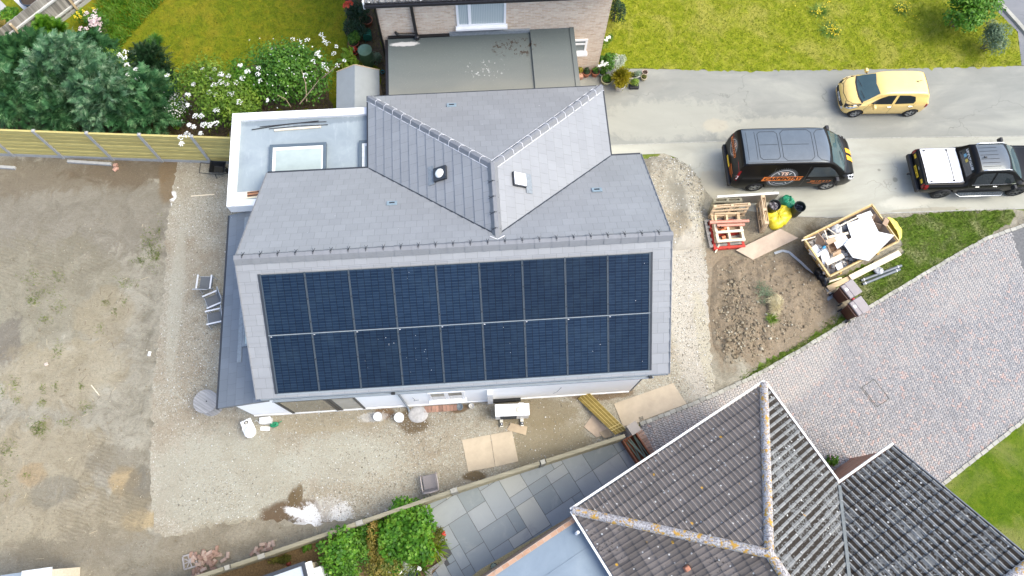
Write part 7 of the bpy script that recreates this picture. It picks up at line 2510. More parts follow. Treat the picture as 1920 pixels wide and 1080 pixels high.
for grid, n_, pxy, r_, smin, smax, m, nm in ((grid1, 2600, (1275, 370), (.9, 1.4), .012, .03, M_stone, 'heap_stones'), (grid2, 1500, (1440, 580), (1.5, 1.5), .014, .042, M_clod, 'soil_clods'),
                                             (grid2, 240, (1385, 640), (.45, .45), .03, .075, M_clod, 'soil_lumps'), (grid2, 200, (1375, 570), (.3, .6), .03, .07, M_clod, 'soil_lumps'), (grid2, 130, (1480, 620), (.8, .3), .02, .06, M_clod, 'soil_lumps')):
 c_ = P(*pxy)
 x, y = nrng.normal(c_.x, r_[0], n_), nrng.normal(c_.y, r_[1], n_)
 k = (x > grid[0].min()) & (x < grid[0].max()) & (y > grid[1].min()) & (y < grid[1].max())
 x, y = x[k], y[k]
 z = grid_h(grid, x, y)
 k = z > .02
 tag(pebbles(nm, x[k], y[k], z[k], smin, smax, m, .75), kind='stuff')
# ================================================================== THE YARD BELOW THE HOUSE
hp_c = (P(929, 757, .84) + P(992, 780, .84)) / 2
hp_d = P(992, 755, .84) - P(929, 757.5, .84)
hpw = hp_d.length
hpump = empty('heat_pump', (hp_c.x, hp_c.y, .005), math.atan2(hp_d.y, hp_d.x), 'white heat pump unit on two feet by the south wall', 'heat pump')
M_hp = plain('heat_pump_white', (0.78, 0.78, 0.77), .4, .03, 4)
mb = MB()
mb.box((0, 0, .47), (hpw, .36, .70))
mb.build('casing', M_hp, hpump, .015)
mb = MB()
mb.box((0, .0, .832), (hpw + .02, .38, .025))
mb.box((.29, .2, .82), (.16, .03, .04))
mb.build('lid', M_hp, hpump, .006)
mb = MB()
mb.lathe([(.085, 0), (.088, .012), (.06, .02), (0, .02)], (.20, -.01, .845), 22)
mb.build('warning_disc', plain('cream_sticker', (0.66, 0.60, 0.46), .6, .12, 20), hpump)
mb = MB()
mb.box((-.12, -.1835, .45), (.52, .012, .56))
gr_ = mb.build('fan_grille', M_dark, hpump)
mb = MB()
for k in range(9):
 mb.box((-.12, -.193, .21 + k * .06), (.5, .008, .012))
mb.build('grille_bars', M_anth, gr_)
for x in (-.34, .32):
 mb = MB()
 mb.box((x, -.10, .06), (.10, .62, .11))
 f_ = mb.build('foot', plain('cream_block', (0.66, 0.63, 0.54), .8, .08, 8), hpump)
 mb = MB()
 mb.box((x, -.33, .12), (.09, .10, .012))
 mb.cyl((x, -.33, .125), (x, -.33, .155), .022, n=10, mi=1)
 mb.build('bolt_pad', [M_dark, M_seal], f_)
def lidded(px, py, r, h, label, m, name='bucket', cat='bucket'):
 c_ = P(px, py, h)
 e = empty(name, (c_.x, c_.y, .006), 0, label, cat)
 mb_ = MB()
 mb_.lathe([(r * .84, 0), (r * .96, h - .03), (r * .96, h - .012)], (0, 0, 0), 26)
 mb_.build('tub', m, e)
 mb_ = MB()
 mb_.lathe([(r * 1.02, h - .035), (r * 1.04, h - .005), (r * .97, h), (r * .93, h - .006), (r * .45, h - .003), (0, h - .003)], (0, 0, 0), 26)
 mb_.build('lid', m, e)
 mb_ = MB()
 mb_.tube([(r * math.cos(a) * 1.06, r * math.sin(a) * 1.06, h - .05 - .05 * math.sin(a)) for a in [PI * k / 10 for k in range(11)]], .004, 5)
 mb_.build('handle', M_steel, e)
 return e
lidded(708, 781, .135, .30, 'white lidded bucket, left of the pair below the wall', plain('bucket_white_a', (0.70, 0.71, 0.70), .4))
lidded(748, 782.5, .150, .32, 'bright white lidded bucket, right of the pair below the wall', plain('bucket_white_b', (0.80, 0.80, 0.80), .4))
open_tub('small_tub', 884, 761, .085, .14, plain('off_white_tub', (0.60, 0.59, 0.56), .6, .1, 9), 'small off white open tub by the wall left of the heat pump', 'tub', plain('grey_grit', (.42, .40, .37), .9, .3, 20))
mb = MB()
mb.lathe([(.11, 0), (.115, .04), (.09, .045), (.085, .02), (0, .018)], (0, 0, 0), 22)
c_ = P(862, 763)
thing('drain_cover', mb, plain('grey_drain', (0.13, 0.155, 0.175), .5, .15, 8), 'round grey drain cap in dark soil by the wall', 'drain', None, None, 0, (c_.x, c_.y, .006))
mb = MB()
mb.lathe([(.32, 0), (.28, .05), (.16, .035), (.06, .03), (0, .03)], (0, 0, 0), 20, 0, True, (1.0, .85))
c_ = P(784, 777)
thing('gully_surround', mb, plain('fresh_mortar', (0.40, 0.39, 0.38), .9, .25, 9, bump=.5), 'rounded patch of fresh grey mortar below the brick course', 'mortar patch', None, None, 0, (c_.x, c_.y, .004))
c_ = P(466, 803, .36)
tl = empty('toilet_pan', (c_.x, c_.y, .005), rad(22), 'white toilet pan standing on the gravel by the house corner', 'toilet')
M_cer = plain('white_ceramic', (0.80, 0.80, 0.79), .15, .02, 5)
mb = MB()
sec = []
for z, k, yb in ((0, .62, .24), (.16, .60, .24), (.30, .86, .26), (.36, 1.0, .28)):
 ring = []
 for i in range(24):
  t_ = 2 * PI * i / 24
  x, y = math.cos(t_) * .19 * k, math.sin(t_)
  y = y * .30 * k if y < 0 else min(yb, y * .30 * k * 1.2)
  ring.append((x, y - .02, z))
 sec.append(ring)
vs_ = [v for r_ in sec for v in r_]
mb.add(vs_, [(j * 24 + i, j * 24 + (i + 1) % 24, (j + 1) * 24 + (i + 1) % 24, (j + 1) * 24 + i) for j in range(3) for i in range(24)], 0, True)
mb.add(sec[-1], [tuple(range(24))])
mb.build('bowl', M_cer, tl)
mb = MB()
mb.lathe([(.185, .362), (.18, .385), (.05, .392), (0, .392)], (0, -.12, 0), 24, 0, True, (1, 1.05))
mb.build('seat', M_cer, tl)
mb = MB()
mb.box((0, .20, .375), (.34, .17, .03))
b_ = mb.build('back_plate', M_cer, tl, .01)
mb = MB()
mb.lathe([(.075, .392), (.07, .396), (.0, .397)], (0, .19, 0), 18, 0, True, (1, .75))
mb.lathe([(.035, .398), (0, .40)], (0, .185, 0), 14, 1)
mb.build('inlet', [plain('dark_grey_gap', (.12, .11, .09), .6), plain('cream_cap', (.55, .52, .43), .5)], b_)
c_ = P(497, 788, .34)
mb = MB()
mb.box((0, 0, .17), (.32, .18, .33), 0, 0, taper=1.05)
mb.box((0, 0, .345), (.345, .205, .025))
mb.cyl((0, .0, .356), (0, 0, .364), .02, n=12, mi=1)
thing('toilet_cistern', mb, [M_cer, M_steel], 'white toilet cistern standing against the wall beside the pan', 'cistern', None, None, .012, (c_.x, c_.y + .0, .005), rad(3))
c_ = P(497, 803.5, .03)
mb = MB()
mb.box((0, 0, .015), (.30, .13, .03))
thing('cistern_lid', mb, M_cer, 'white cistern lid lying flat below the cistern', 'lid', None, None, .008, (c_.x, c_.y, .006), rad(-5))
mb = MB()
a_ = P(478, 790)
mb.tube([(0, 0, .02), (.06, .02, .02), (.11, -.02, .02), (.16, -.08, .02)], .012, 6)
thing('white_hose', mb, M_cer, 'short white hose lying between toilet pan and cistern', 'hose', None, None, 0, a_)
c_ = P(514, 796, .1)
mb = MB()
mb.lathe([(.09, 0), (.11, .05), (.10, .12), (.06, .14), (.05, .10), (0, .10)], (0, 0, 0), 16, 0, True, (1.3, .8))
mb.tube([(.12, 0, .08), (.2, .03, .10), (.26, .04, .12)], .014, 6)
mb.tube([(-.10, 0, .12), (-.02, 0, .2), (.07, 0, .13)], .01, 6)
thing('watering_can', mb, plain('green_can', (0.015, 0.22, 0.10), .35, .2, 8), 'small green plastic watering can beside the cistern', 'watering can', None, None, 0, (c_.x, c_.y, .006), rad(12))
c_ = P(385, 752.5, .62)
dr_ = empty('cable_drum_table', (c_.x, c_.y, .006), rad(-35), 'grey round wooden cable drum used as a table at the house corner', 'table')
M_drum = wood('grey_drum_wood', (0.20, 0.20, 0.205), (0.32, 0.32, 0.32), .9, 'x', .8, .12)
R_ = .375
def disc_boards(z, t_, name):
 mb_ = MB()
 n_ = 9
 for k in range(n_):
  y0, y1 = -R_ + 2 * R_ * k / n_ + .003, -R_ + 2 * R_ * (k + 1) / n_ - .003
  pts_ = []
  for s_ in range(7):
   y = y0 + (y1 - y0) * s_ / 6
   pts_.append((math.sqrt(max(.0, R_ * R_ - y * y)), y))
  poly_ = pts_ + [(-x, y) for x, y in reversed(pts_)]
  mb_.prism(poly_, z, z + t_)
 return mb_.build(name, M_drum, dr_)
disc_boards(.58, .04, 'tabletop')
disc_boards(.01, .04, 'base_disc')
mb = MB()
mb.cyl((0, 0, .05), (0, 0, .58), .20, n=18)
mb.build('drum', M_drum, dr_)
mb = MB()
mb.cyl((.03, .02, .621), (.03, .02, .6225), .022, n=12)
mb.build('centre_hole', M_dark, dr_)
def chair(px, py, rz, label, fold=False):
 c_ = P(px, py, .40)
 e = empty('garden_chair', (c_.x, c_.y, .006), rz, label, 'chair', 'grey garden chairs by the lean-to')
 M_f = plain('chair_frame', (0.50, 0.52, 0.54), .4, .08, 7, metal=.3)
 M_s = plain('chair_sling', (0.115, 0.125, 0.135), .8, .1, 20)
 M_a = plain('chair_arm', (0.66, 0.67, 0.69), .4, .05, 7)
 mb_ = MB()
 mb_.box((0, 0, .40), (.40, .42, .02))
 mb_.build('seat', M_s, e)
 mb_ = MB()
 mb_.box((0, .30, .63), (.40, .02, .48), 0, 0, Matrix.Rotation(rad(-22), 3, 'X'))
 mb_.build('backrest', M_s, e)
 for sg in (1, -1):
  x = sg * .225
  mb_ = MB()
  mb_.tube([(x, -.24, 0), (x, -.20, .40), (x, -.20, .58)], .013, 6)
  mb_.build('leg', M_f, e)
  mb_ = MB()
  mb_.tube([(x, .27, 0), (x, .20, .40), (x, .40, .88)], .013, 6)
  mb_.build('leg', M_f, e)
  mb_ = MB()
  mb_.box((x, .04, .60), (.05, .50, .025))
  mb_.build('armrest', M_a, e, .008)
 mb_ = MB()
 for y, z in ((-.205, .40), (.205, .40), (.395, .87)):
  mb_.tube([(-.225, y, z), (.225, y, z)], .012, 6)
 mb_.build('crossbar', M_f, e)
 return e
chair(387, 530, rad(176), 'upright grey sling chair standing furthest up the lean-to wall')
chair(399, 566, rad(-68), 'middle grey sling chair, turned slightly to the wall')
chair(402, 597, rad(-80), 'lowest of the three grey sling chairs beside the lean-to')
c_ = P(806, 905, .42)
wc = empty('wicker_chair', (c_.x, c_.y, .006), rad(188), 'grey wicker armchair standing on the gravel by the boundary fence', 'chair')
t = NT('woven_wicker')
o_ = t.obj()
wv1 = t.n('TexWave', {'Vector': o_, 'Scale': 14.0, 'Distortion': 1.0}, wave_type='BANDS', bands_direction='X').outputs['Fac']
wv2 = t.n('TexWave', {'Vector': o_, 'Scale': 14.0, 'Distortion': 1.0}, wave_type='BANDS', bands_direction='Y').outputs['Fac']
M_wick = t.out(t.ramp(t.math('MULTIPLY', wv1, wv2), ((0.1, (0.13, 0.115, 0.115)), (0.6, (0.30, 0.28, 0.28)))), .8)
M_wickf = plain('wicker_rim', (0.33, 0.29, 0.27), .7, .2, 20)
mb = MB()
mb.box((0, -.02, .40), (.42, .44, .06))
mb.build('seat', M_wick, wc, .02)
mb = MB()
mb.box((0, .25, .60), (.44, .05, .46), 0, 0, Matrix.Rotation(rad(-14), 3, 'X'))
mb.build('backrest', M_wick, wc, .02)
for sg in (1, -1):
 mb = MB()
 mb.tube([(sg * .235, -.26, 0), (sg * .235, -.25, .55), (sg * .25, -.1, .62), (sg * .25, .16, .62), (sg * .23, .28, .60)], .022, 7)
 mb.build('arm', M_wickf, wc)
 mb = MB()
 mb.tube([(sg * .2, .26, 0), (sg * .21, .24, .40)], .02, 7)
 mb.build('leg', M_wickf, wc)
mb = MB()
mb.tube([(-.23, .28, .60), (-.22, .31, .80), (0, .33, .84), (.22, .31, .80), (.23, .28, .60)], .022, 7)
mb.build('top_rail', M_wickf, wc)
c_ = P(407, 313, .5)
wb_ = empty('wheelbarrow', (c_.x, c_.y, .006), rad(-3), 'black wheelbarrow parked under the fence by the white flat roof', 'wheelbarrow')
M_wb = plain('black_tray', (0.016, 0.017, 0.019), .35, .25, 6)
mb = MB()
tp_ = [(-.26, -.24, .54), (.30, -.22, .50), (.30, .22, .50), (-.26, .24, .54)]
bt_ = [(-.18, -.14, .30), (.14, -.13, .26), (.14, .13, .26), (-.18, .14, .30)]
inn = [(x * .92, y * .92, z) for x, y, z in tp_]
inb_ = [(x * .9, y * .9, z + .02) for x, y, z in bt_]
mb.add(tp_ + bt_ + inn + inb_, [(4, 5, 1, 0), (5, 6, 2, 1), (6, 7, 3, 2), (7, 4, 0, 3), (7, 6, 5, 4), (0, 1, 9, 8), (1, 2, 10, 9), (2, 3, 11, 10), (3, 0, 8, 11), (8, 9, 13, 12), (9, 10, 14, 13), (10, 11, 15, 14), (11, 8, 12, 15), (12, 13, 14, 15)])
mb.build('tray', M_wb, wb_, .01)
for sg in (1, -1):
 mb = MB()
 mb.tube([(.34, sg * .06, .18), (.1, sg * .16, .25), (-.3, sg * .2, .36), (-.62, sg * .2, .44)], .015, 7)
 mb.build('handle', M_wb, wb_)
 mb = MB()
 mb.tube([(-.12, sg * .17, .30), (-.16, sg * .2, .0)], .014, 6)
 mb.build('leg', M_wb, wb_)
mb = MB()
mb.tube([(-.62, -.2, .44), (-.62, .2, .44)], .012, 6)
mb.build('grip_bar', M_wb, wb_)
wh = MB()
wh.tube([(.36 + math.cos(2 * PI * i / 24) * .15, 0, .18 + math.sin(2 * PI * i / 24) * .15) for i in range(24)], .04, 8, 0, True)
wh.cyl((.36, -.03, .18), (.36, .03, .18), .11, n=16)
wh.build('wheel', M_tyre, wb_)
for a, b, lab in (((127, 302.5), (209, 308), 'grey concrete post lying on the soil below the timber fence'), ((-60, 309), (29, 315), 'pale concrete post lying at the left edge of the plot')):
 p0, p1 = P(*a, .06), P(*b, .06)
 mb = MB()
 mb.beam((0, 0, 0), p1 - p0, .10, .10)
 mb.beam((p1 - p0) * .02 + Vector((0, 0, .052)), (p1 - p0) * .9 + Vector((0, 0, .052)), .035, .008)
 thing('concrete_post', mb, M_cpost, lab, 'concrete post', None, None, .006, p0)
c_ = P(218, 313)
mb = MB()
for (x, y, z, s_, r_) in ((0, .03, .06, (.17, .11, .08), .3), (.03, -.08, .05, (.15, .1, .08), -.3), (-.02, -.14, .05, (.1, .12, .07), .8), (.02, .0, .14, (.12, .1, .06), 1.2)):
 mb.box((x, y, z), s_, r_)
thing('brickwork_lump', mb, plain('lump_brick', (0.42, 0.25, 0.19), .9, .3, 12, bump=.6, island=.2), 'lump of broken brickwork at the end of the concrete post', 'brickwork', None, None, .01, (c_.x, c_.y, 0))
p0, p1 = P(358, 368, .02), P(402, 364.5, .02)
mb = MB()
mb.beam((0, 0, 0), p1 - p0, .035, .025)
thing('timber_batten', mb, M_rawpale, 'single thin batten lying on the gravel below the wheelbarrow', 'timber', None, None, 0, p0)
p0, p1 = P(171, 722, .015), P(186, 741, .015)
mb = MB()
mb.beam((0, 0, 0), p1 - p0, .025, .02)
thing('timber_batten', mb, M_rawpale, 'bleached stick lying on the bare soil left of the house', 'timber', None, None, 0, p0)
c_ = P(280, 663, .04)
mb = MB()
mb.box((0, 0, .03), (.085, .16, .05), taper=.9)
mb.box((0, .0, .056), (.05, .05, .006))
thing('white_block', mb, M_cer, 'small white block lying on the soil near the gravel edge', 'block', None, None, .006, (c_.x, c_.y, 0), rad(-12))
c_ = P(87, 683)
mb = MB()
mb.box((0, 0, .02), (.12, .11, .05), taper=.8)
thing('stone_slab_piece', mb, plain('pink_stone', (.50, .42, .36), .9, .2, 9), 'pinkish stone lump on the bare soil at the left', 'stone', None, None, .01, (c_.x, c_.y, 0), .4)
M_lb = [plain('loose_brick_red', (0.27, 0.175, 0.135), .9, .25, 12, bump=.4, dirt=(.46, .40, .35)), plain('loose_brick_pink', (0.40, 0.295, 0.235), .9, .2, 12, bump=.4, dirt=(.55, .5, .45)), plain('loose_brick_brown', (0.27, 0.17, 0.125), .9, .25, 12, bump=.4)]
bm_ = []
for m in M_lb:
 mb = MB()
 mb.box((0, 0, .03), (.185, .088, .056))
 mb.box((0, 0, .0585), (.11, .045, .003), taper=.9)
 bm_.append((mb, m))
protos = []
spots = []
for (cx_, cy_, n_, rx, ry, grp) in ((386, 1048, 26, 26, 13, 0), (388, 1042, 10, 14, 7, 1), (375, 1066, 9, 16, 8, 0)):
 for k in range(n_):
  spots.append((cx_ + rng.gauss(0, rx * .55), cy_ + rng.gauss(0, ry * .55) - 0, rng.uniform(0, PI), rng.uniform(-.45, .45), .0 + grp * .06 + rng.choice((0, 0, .05)), 'tumbled brick lying in the pile beside the drain grate', 'bricks in the pile by the drain grate'))
for (x, y, r_) in ((407, 1029, 1.5), (428, 1041, 1.55), (411, 1041, .1), (420, 1050, .5), (403, 1055, 1.0)):
 spots.append((x, y, r_, 0, 0, 'brick lying apart on the soil to the right of the brick pile', 'bricks lying apart'))
for (x, y, r_, z) in ((500, 1024, 1.35, 0), (505, 1022, 1.4, 0), (493, 1020, .1, .0), (497, 1030, .1, 0), (488, 1029, .5, .05), (474, 1037, .8, 0), (480, 1031, 1.3, 0), (513, 1019, 1.9, 0), (506, 1029, .2, .05), (484, 1036, 2.2, 0)):
 spots.append((x, y, r_, rng.uniform(-.25, .25), z, 'brick in the small loose cluster beside the puddle and fence', 'bricks in the cluster by the puddle'))
made = {}
for (x, y, r_, tl_, z, lab, grp) in spots:
 k = rng.randrange(3)
 c_ = P(x, y, z)
 if c_.y < (tp[3].y + (c_.x - tp[3].x) * (tp[4].y - tp[3].y) / (tp[4].x - tp[3].x)) + .14:
  c_.y = (tp[3].y + (c_.x - tp[3].x) * (tp[4].y - tp[3].y) / (tp[4].x - tp[3].x)) + .14 + rng.uniform(0, .25)
 if k not in made:
  made[k] = bm_[k][0].build('brick', bm_[k][1], None)
  o_ = made[k]
 else:
  o_ = made[k].copy()
  COL.objects.link(o_)
 o_.location = (c_.x, c_.y, z + .004 + abs(tl_) * .05)
 o_.rotation_euler = (tl_, rng.uniform(-.2, .2), r_)
 tag(o_, lab, 'brick', grp)
c_ = P(357, 1052)
dg_ = MB()
for i in range(4):
 a, b = [(-.19, -.19), (.19, -.19), (.19, .19), (-.19, .19)][i], [(.19, -.19), (.19, .19), (-.19, .19), (-.19, -.19)][i]
 dg_.beam((*a, .03), (*b, .03), .045, .05)
for i in range(8):
 a = 2 * PI * i / 8 + .2
 dg_.beam((.03 * math.cos(a), .03 * math.sin(a), .03), (.18 * math.cos(a), .18 * math.sin(a), .03), .03, .04)
dg_.cyl((0, 0, .005), (0, 0, .052), .05, n=12)
thing('drain_grate', dg_, plain('grate_grey', (0.30, 0.28, 0.27), .7, .15, 8), 'square grey grate with a star of ribs beside the brick pile', 'drain grate', None, None, 0, (c_.x, c_.y, .0), rad(12))
# ================================================================== SHEDS AT THE EDGES
sx0, sx1, sy0, sy1 = -4.62, -3.14, 13.60, 15.62
so_ = ((sx0 + sx1) / 2, (sy0 + sy1) / 2, 0)
sh_ = empty('garden_shed', so_, 0, 'small shed with pale grey pitched felt roof between elder bush and brick house', 'shed')
M_shroof = plain('pale_felt', (0.25, 0.27, 0.275), .75, .06, 3, bump=.1)
mb = MB(so_)
mb.box2((sx0 + .08, sy0 + .08, 0), (sx1 - .08, sy1 - .08, 1.88))
mb.build('wall', M_raw, sh_)
xm = (sx0 + sx1) / 2 - .05
mb = MB(so_)
mb.slab([(sx0, sy0, 1.86), (xm, sy0, 2.22), (xm, sy1, 2.22), (sx0, sy1, 1.86)], .04)
mb.slab([(xm + .001, sy0, 2.22), (sx1, sy0, 1.86), (sx1, sy1, 1.86), (xm + .001, sy1, 2.22)], .04)
rf_ = mb.build('roof', M_shroof, sh_)
mb = MB(so_)
mb.add([(sx0 + .08, sy1 - .08, 1.88), (sx1 - .08, sy1 - .08, 1.88), (xm, sy1 - .08, 2.19)], [(0, 2, 1)])
mb.build('gable', M_raw, sh_)
mb = MB(so_)
mb.beam((sx0, sy1 + .012, 1.84), (xm, sy1 + .012, 2.20), .02, .07)
mb.beam((xm, sy1 + .012, 2.20), (sx1, sy1 + .012, 1.84), .02, .07)
mb.build('bargeboard', M_raw, rf_)
q0, q1 = P(571, 1052, 2.0), P(480, 1084, 2.0)
ux = (q0 - q1).normalized()
nx_ = Vector((ux.y, -ux.x, 0))
ob = empty('garden_room', (q0.x, q0.y, 0), 0, 'flat roofed garden building with dark edge trim at the bottom of the picture', 'shed')
OBO = ob.location.copy()
def rect_slab(mb_, a, b, n0, n1, z, t_):
 q_ = [a + nx_ * n0, b + nx_ * n0, b + nx_ * n1, a + nx_ * n1]
 q_ = [Vector((p_.x, p_.y, z)) for p_ in q_]
 if geometry.normal(q_).z < 0:
  q_.reverse()
 mb_.slab(q_, t_)
far = q0 - ux * 3.4
mb = MB(OBO)
rect_slab(mb, q0 - ux * .10, far, .10, 2.2, 2.0, .08)
mb.build('flat_roof', plain('pale_blue_roof', (0.40, 0.44, 0.48), .6, .08, 3), ob)
mb = MB(OBO)
rect_slab(mb, q0, far, 0, .099, 2.05, .2)
rect_slab(mb, q0, q0 - ux * .099, .10, 2.2, 2.05, .2)
mb.build('roof_trim', M_anth, ob)
mb = MB(OBO)
rect_slab(mb, q0 + ux * .14, q0 + ux * .001, .05, 2.2, 1.98, .2)
mb.build('white_gutter', M_upvc, ob)
mb = MB(OBO)
rect_slab(mb, q0 - ux * .05, far, .06, 2.1, 1.85, 1.85)
mb.build('wall', M_rawpale, ob)
c_ = P(592, 1072, 1.1)
tk = MB()
tk.box((0, 0, .5), (.36, .60, 1.0))
tk.lathe([(.17, 1.0), (.15, 1.04), (0, 1.05)], (0, 0, 0), 18)
thing('white_tank', tk, plain('tank_white', (.70, .73, .73), .4, .05, 4), 'rounded white tank standing beside the dark edged garden building', 'tank', None, None, .05, (c_.x + .02, c_.y - .18, 0), math.atan2(ux.y, ux.x))
q0, q1 = P(97, 1063, 1.6), P(40, 1071, 1.6)
ux = (q0 - q1).normalized()
nx_ = Vector((ux.y, -ux.x, 0))
cs = empty('pale_shed', (q0.x, q0.y, 0), 0, 'corner of a pale roofed shed with slate grey side at the lower left edge', 'shed')
OBO = cs.location.copy()
far = q0 - ux * 2.2
mb = MB(OBO)
rect_slab(mb, q0, q0 - ux * .80, 0, 2.0, 1.62, .06)
mb.build('roof', plain('pale_sheet_roof', (0.56, 0.58, 0.58), .6, .06, 3), cs)
mb = MB(OBO)
rect_slab(mb, q0 - ux * .801, far, .03, 2.0, 1.58, .06)
mb.build('roof_side', plain('slate_sheet', (0.20, 0.24, 0.28), .6, .06, 3), cs)
mb = MB(OBO)
rect_slab(mb, q0 - ux * .06, far, .06, 1.95, 1.51, 1.5)
mb.build('wall', M_rawpale, cs)
mb = MB()
mb.beam((0, 0, 0), (1.5, .05, 0), .055, .04)
thing('timber_batten', mb, M_rawpale, 'pale batten left lying on the blue grey flat roof', 'timber', None, None, 0, (-6.42, 12.86, 2.745))
for k, (x0, y0, x1, y1) in enumerate(((-7.15, 12.93, -5.0, 13.14), (-6.9, 13.02, -4.75, 13.10), (-6.6, 12.93, -4.7, 12.98))):
 mb = MB()
 mb.tube([(0, 0, 0), ((x1 - x0) / 2, (y1 - y0) / 2 + .03, 0), (x1 - x0, y1 - y0, 0)], .012 if k else .016, 6)
 thing('black_trim_strip', mb, M_trim, ['longest black trim strip on the flat roof', 'middle black trim strip on the flat roof', 'black trim strip nearest the batten on the flat roof'][k], 'trim strip', None, None, 0, (x0, y0, 2.74))
mb = MB()
mb.box((0, 0, .02), (.45, .16, .03))
mb.box((0, .04, .042), (.45, .02, .02), 0, 1)
mb.box((0, -.06, .042), (.45, .02, .02), 0, 1)
thing('cladding_offcut', mb, [plain('copper_board', (.42, .20, .10), .7, .2, 9), M_dark], 'orange brown board offcut in the corner of the flat roof', 'board', None, None, 0, (-6.95, 10.62, 2.73), rad(5))
mb = MB()
mb.box((0, 0, .015), (1.1, .24, .03))
thing('cream_board', mb, plain('cream_board', (.72, .68, .52), .6, .05, 4), 'cream board lying on the flat roof under the orange offcut', 'board', None, None, 0, (-6.97, 10.60, 2.70), rad(3))
mb = MB()
mb.lathe([(.09, 0), (.09, .12), (.03, .16), (0, .16)], (0, 0, 0), 14)
mb.box((.05, -.1, .05), (.16, .12, .05), .4, 1)
thing('roof_flashing_scrap', mb, [M_lead, M_upvc], 'twisted grey flashing scrap at the top of the lean-to roof', 'flashing', None, None, 0, (-7.0, 9.75, 2.50))
# ================================================================== PLANTS
def cloud_points(clumps, n, shell=0.55):
 """clumps: (x, y, z, rx, ry, rz); points spread through each clump, thicker towards its skin"""
 cl = np.array(clumps, float)
 w = (cl[:, 3] * cl[:, 4] * cl[:, 5]) ** (2 / 3)
 idx = nrng.choice(len(cl), n, p=w / w.sum())
 d = nrng.normal(0, 1, (n, 3))
 d /= np.linalg.norm(d, axis=1)[:, None]
 d[:, 2] = np.where(d[:, 2] < -0.35, -d[:, 2], d[:, 2])
 r = (shell + (1 - shell) * nrng.random(n) ** 0.7) * (1 + nrng.normal(0, .08, n))
 c = cl[idx]
 return c[:, :3] + d * r[:, None] * c[:, 3:6], d
def leaf_mesh(name, pts, out, length, width, m, parent, org, up=0.6, spread=0.7, droop=0.2):
 n = len(pts)
 nr = out * 0.6 + np.array([0, 0, up]) + nrng.normal(0, spread * .6, (n, 3))
 nr /= np.linalg.norm(nr, axis=1)[:, None]
 a = nrng.normal(0, 1, (n, 3)) + out * .8
 a -= nr * (a * nr).sum(1)[:, None]
 a /= np.linalg.norm(a, axis=1)[:, None] + 1e-9
 b = np.cross(nr, a)
 L = length * nrng.uniform(.6, 1.3, n)[:, None]
 Wd = width * nrng.uniform(.7, 1.25, n)[:, None]
 v = np.zeros((n, 4, 3))
 v[:, 0] = pts - a * L * .5
 v[:, 1] = pts + b * Wd * .5 + nr * L * .06
 v[:, 2] = pts + a * L * .5 - np.array([0, 0, droop]) * L
 v[:, 3] = pts - b * Wd * .5 + nr * L * .06
 v = v.reshape(-1, 3) - np.array(org)
 v[:, 2] = np.maximum(v[:, 2], 0.004)
 f = np.arange(4 * n).reshape(-1, 4)
 return np_mesh(name, v, f, m, parent)
def sprays(name, pts, out, length, m, parent, org, pairs=7, width=.16, lift=.35):
 """feathery conifer sprays: a stem with narrow side shoots in one drooping fan"""
 n = len(pts)
 a = out + nrng.normal(0, .35, (n, 3)) + np.array([0, 0, lift])
 a /= np.linalg.norm(a, axis=1)[:, None]
 nr = np.array([0, 0, 1.0]) + nrng.normal(0, .45, (n, 3)) + out * .3
 b = np.cross(nr, a)
 b /= np.linalg.norm(b, axis=1)[:, None] + 1e-9
 nr = np.cross(a, b)
 L = (length * nrng.uniform(.6, 1.35, n))[:, None]
 tris = []
 dn = np.array([0, 0, -1.0])
 for k in range(pairs):
  t_ = k / pairs
  base = pts + a * L * t_ + dn * L * (.35 * t_ * t_)
  ln = width * (1 - .65 * t_) * L / length
  for sg in (1, -1):
   tip = base + b * ln * sg + a * L * (.28) + dn * ln * .25 + nrng.normal(0, .012, (n, 3))
   w_ = a * L * .07
   tris.append(np.stack((base - w_, base + w_ * 1.3, tip), 1))
 base = pts + a * L * .85 + dn * L * .25
 tris.append(np.stack((base - b * .014, base + b * .014, pts + a * L * 1.15 + dn * L * .42), 1))
 v = np.stack(tris, 1).reshape(-1, 3) - np.array(org)
 v[:, 2] = np.maximum(v[:, 2], 0.004)
 me_f = np.arange(len(v)).reshape(-1, 3)
 return np_mesh(name, v, me_f, m, parent)
def stems(name, org, tips, r, m, parent, base_r=.12, z0=0.0):
 mb = MB()
 for q in tips:
  q = Vector(q) - Vector(org)
  b = Vector((q.x * .12 + rng.uniform(-base_r, base_r), q.y * .12 + rng.uniform(-base_r, base_r), z0))
  mid = b.lerp(q, .5) + Vector((rng.uniform(-.1, .1), rng.uniform(-.1, .1), .1))
  mb.tube([b, mid, q], [r, r * .7, r * .35], 6)
 return mb.build(name, m, parent)
M_bark = plain('bark', (0.13, 0.095, 0.065), .9, .3, 12, bump=.5)
M_twig = plain('pale_twig', (0.30, 0.23, 0.15), .9, .3, 12)
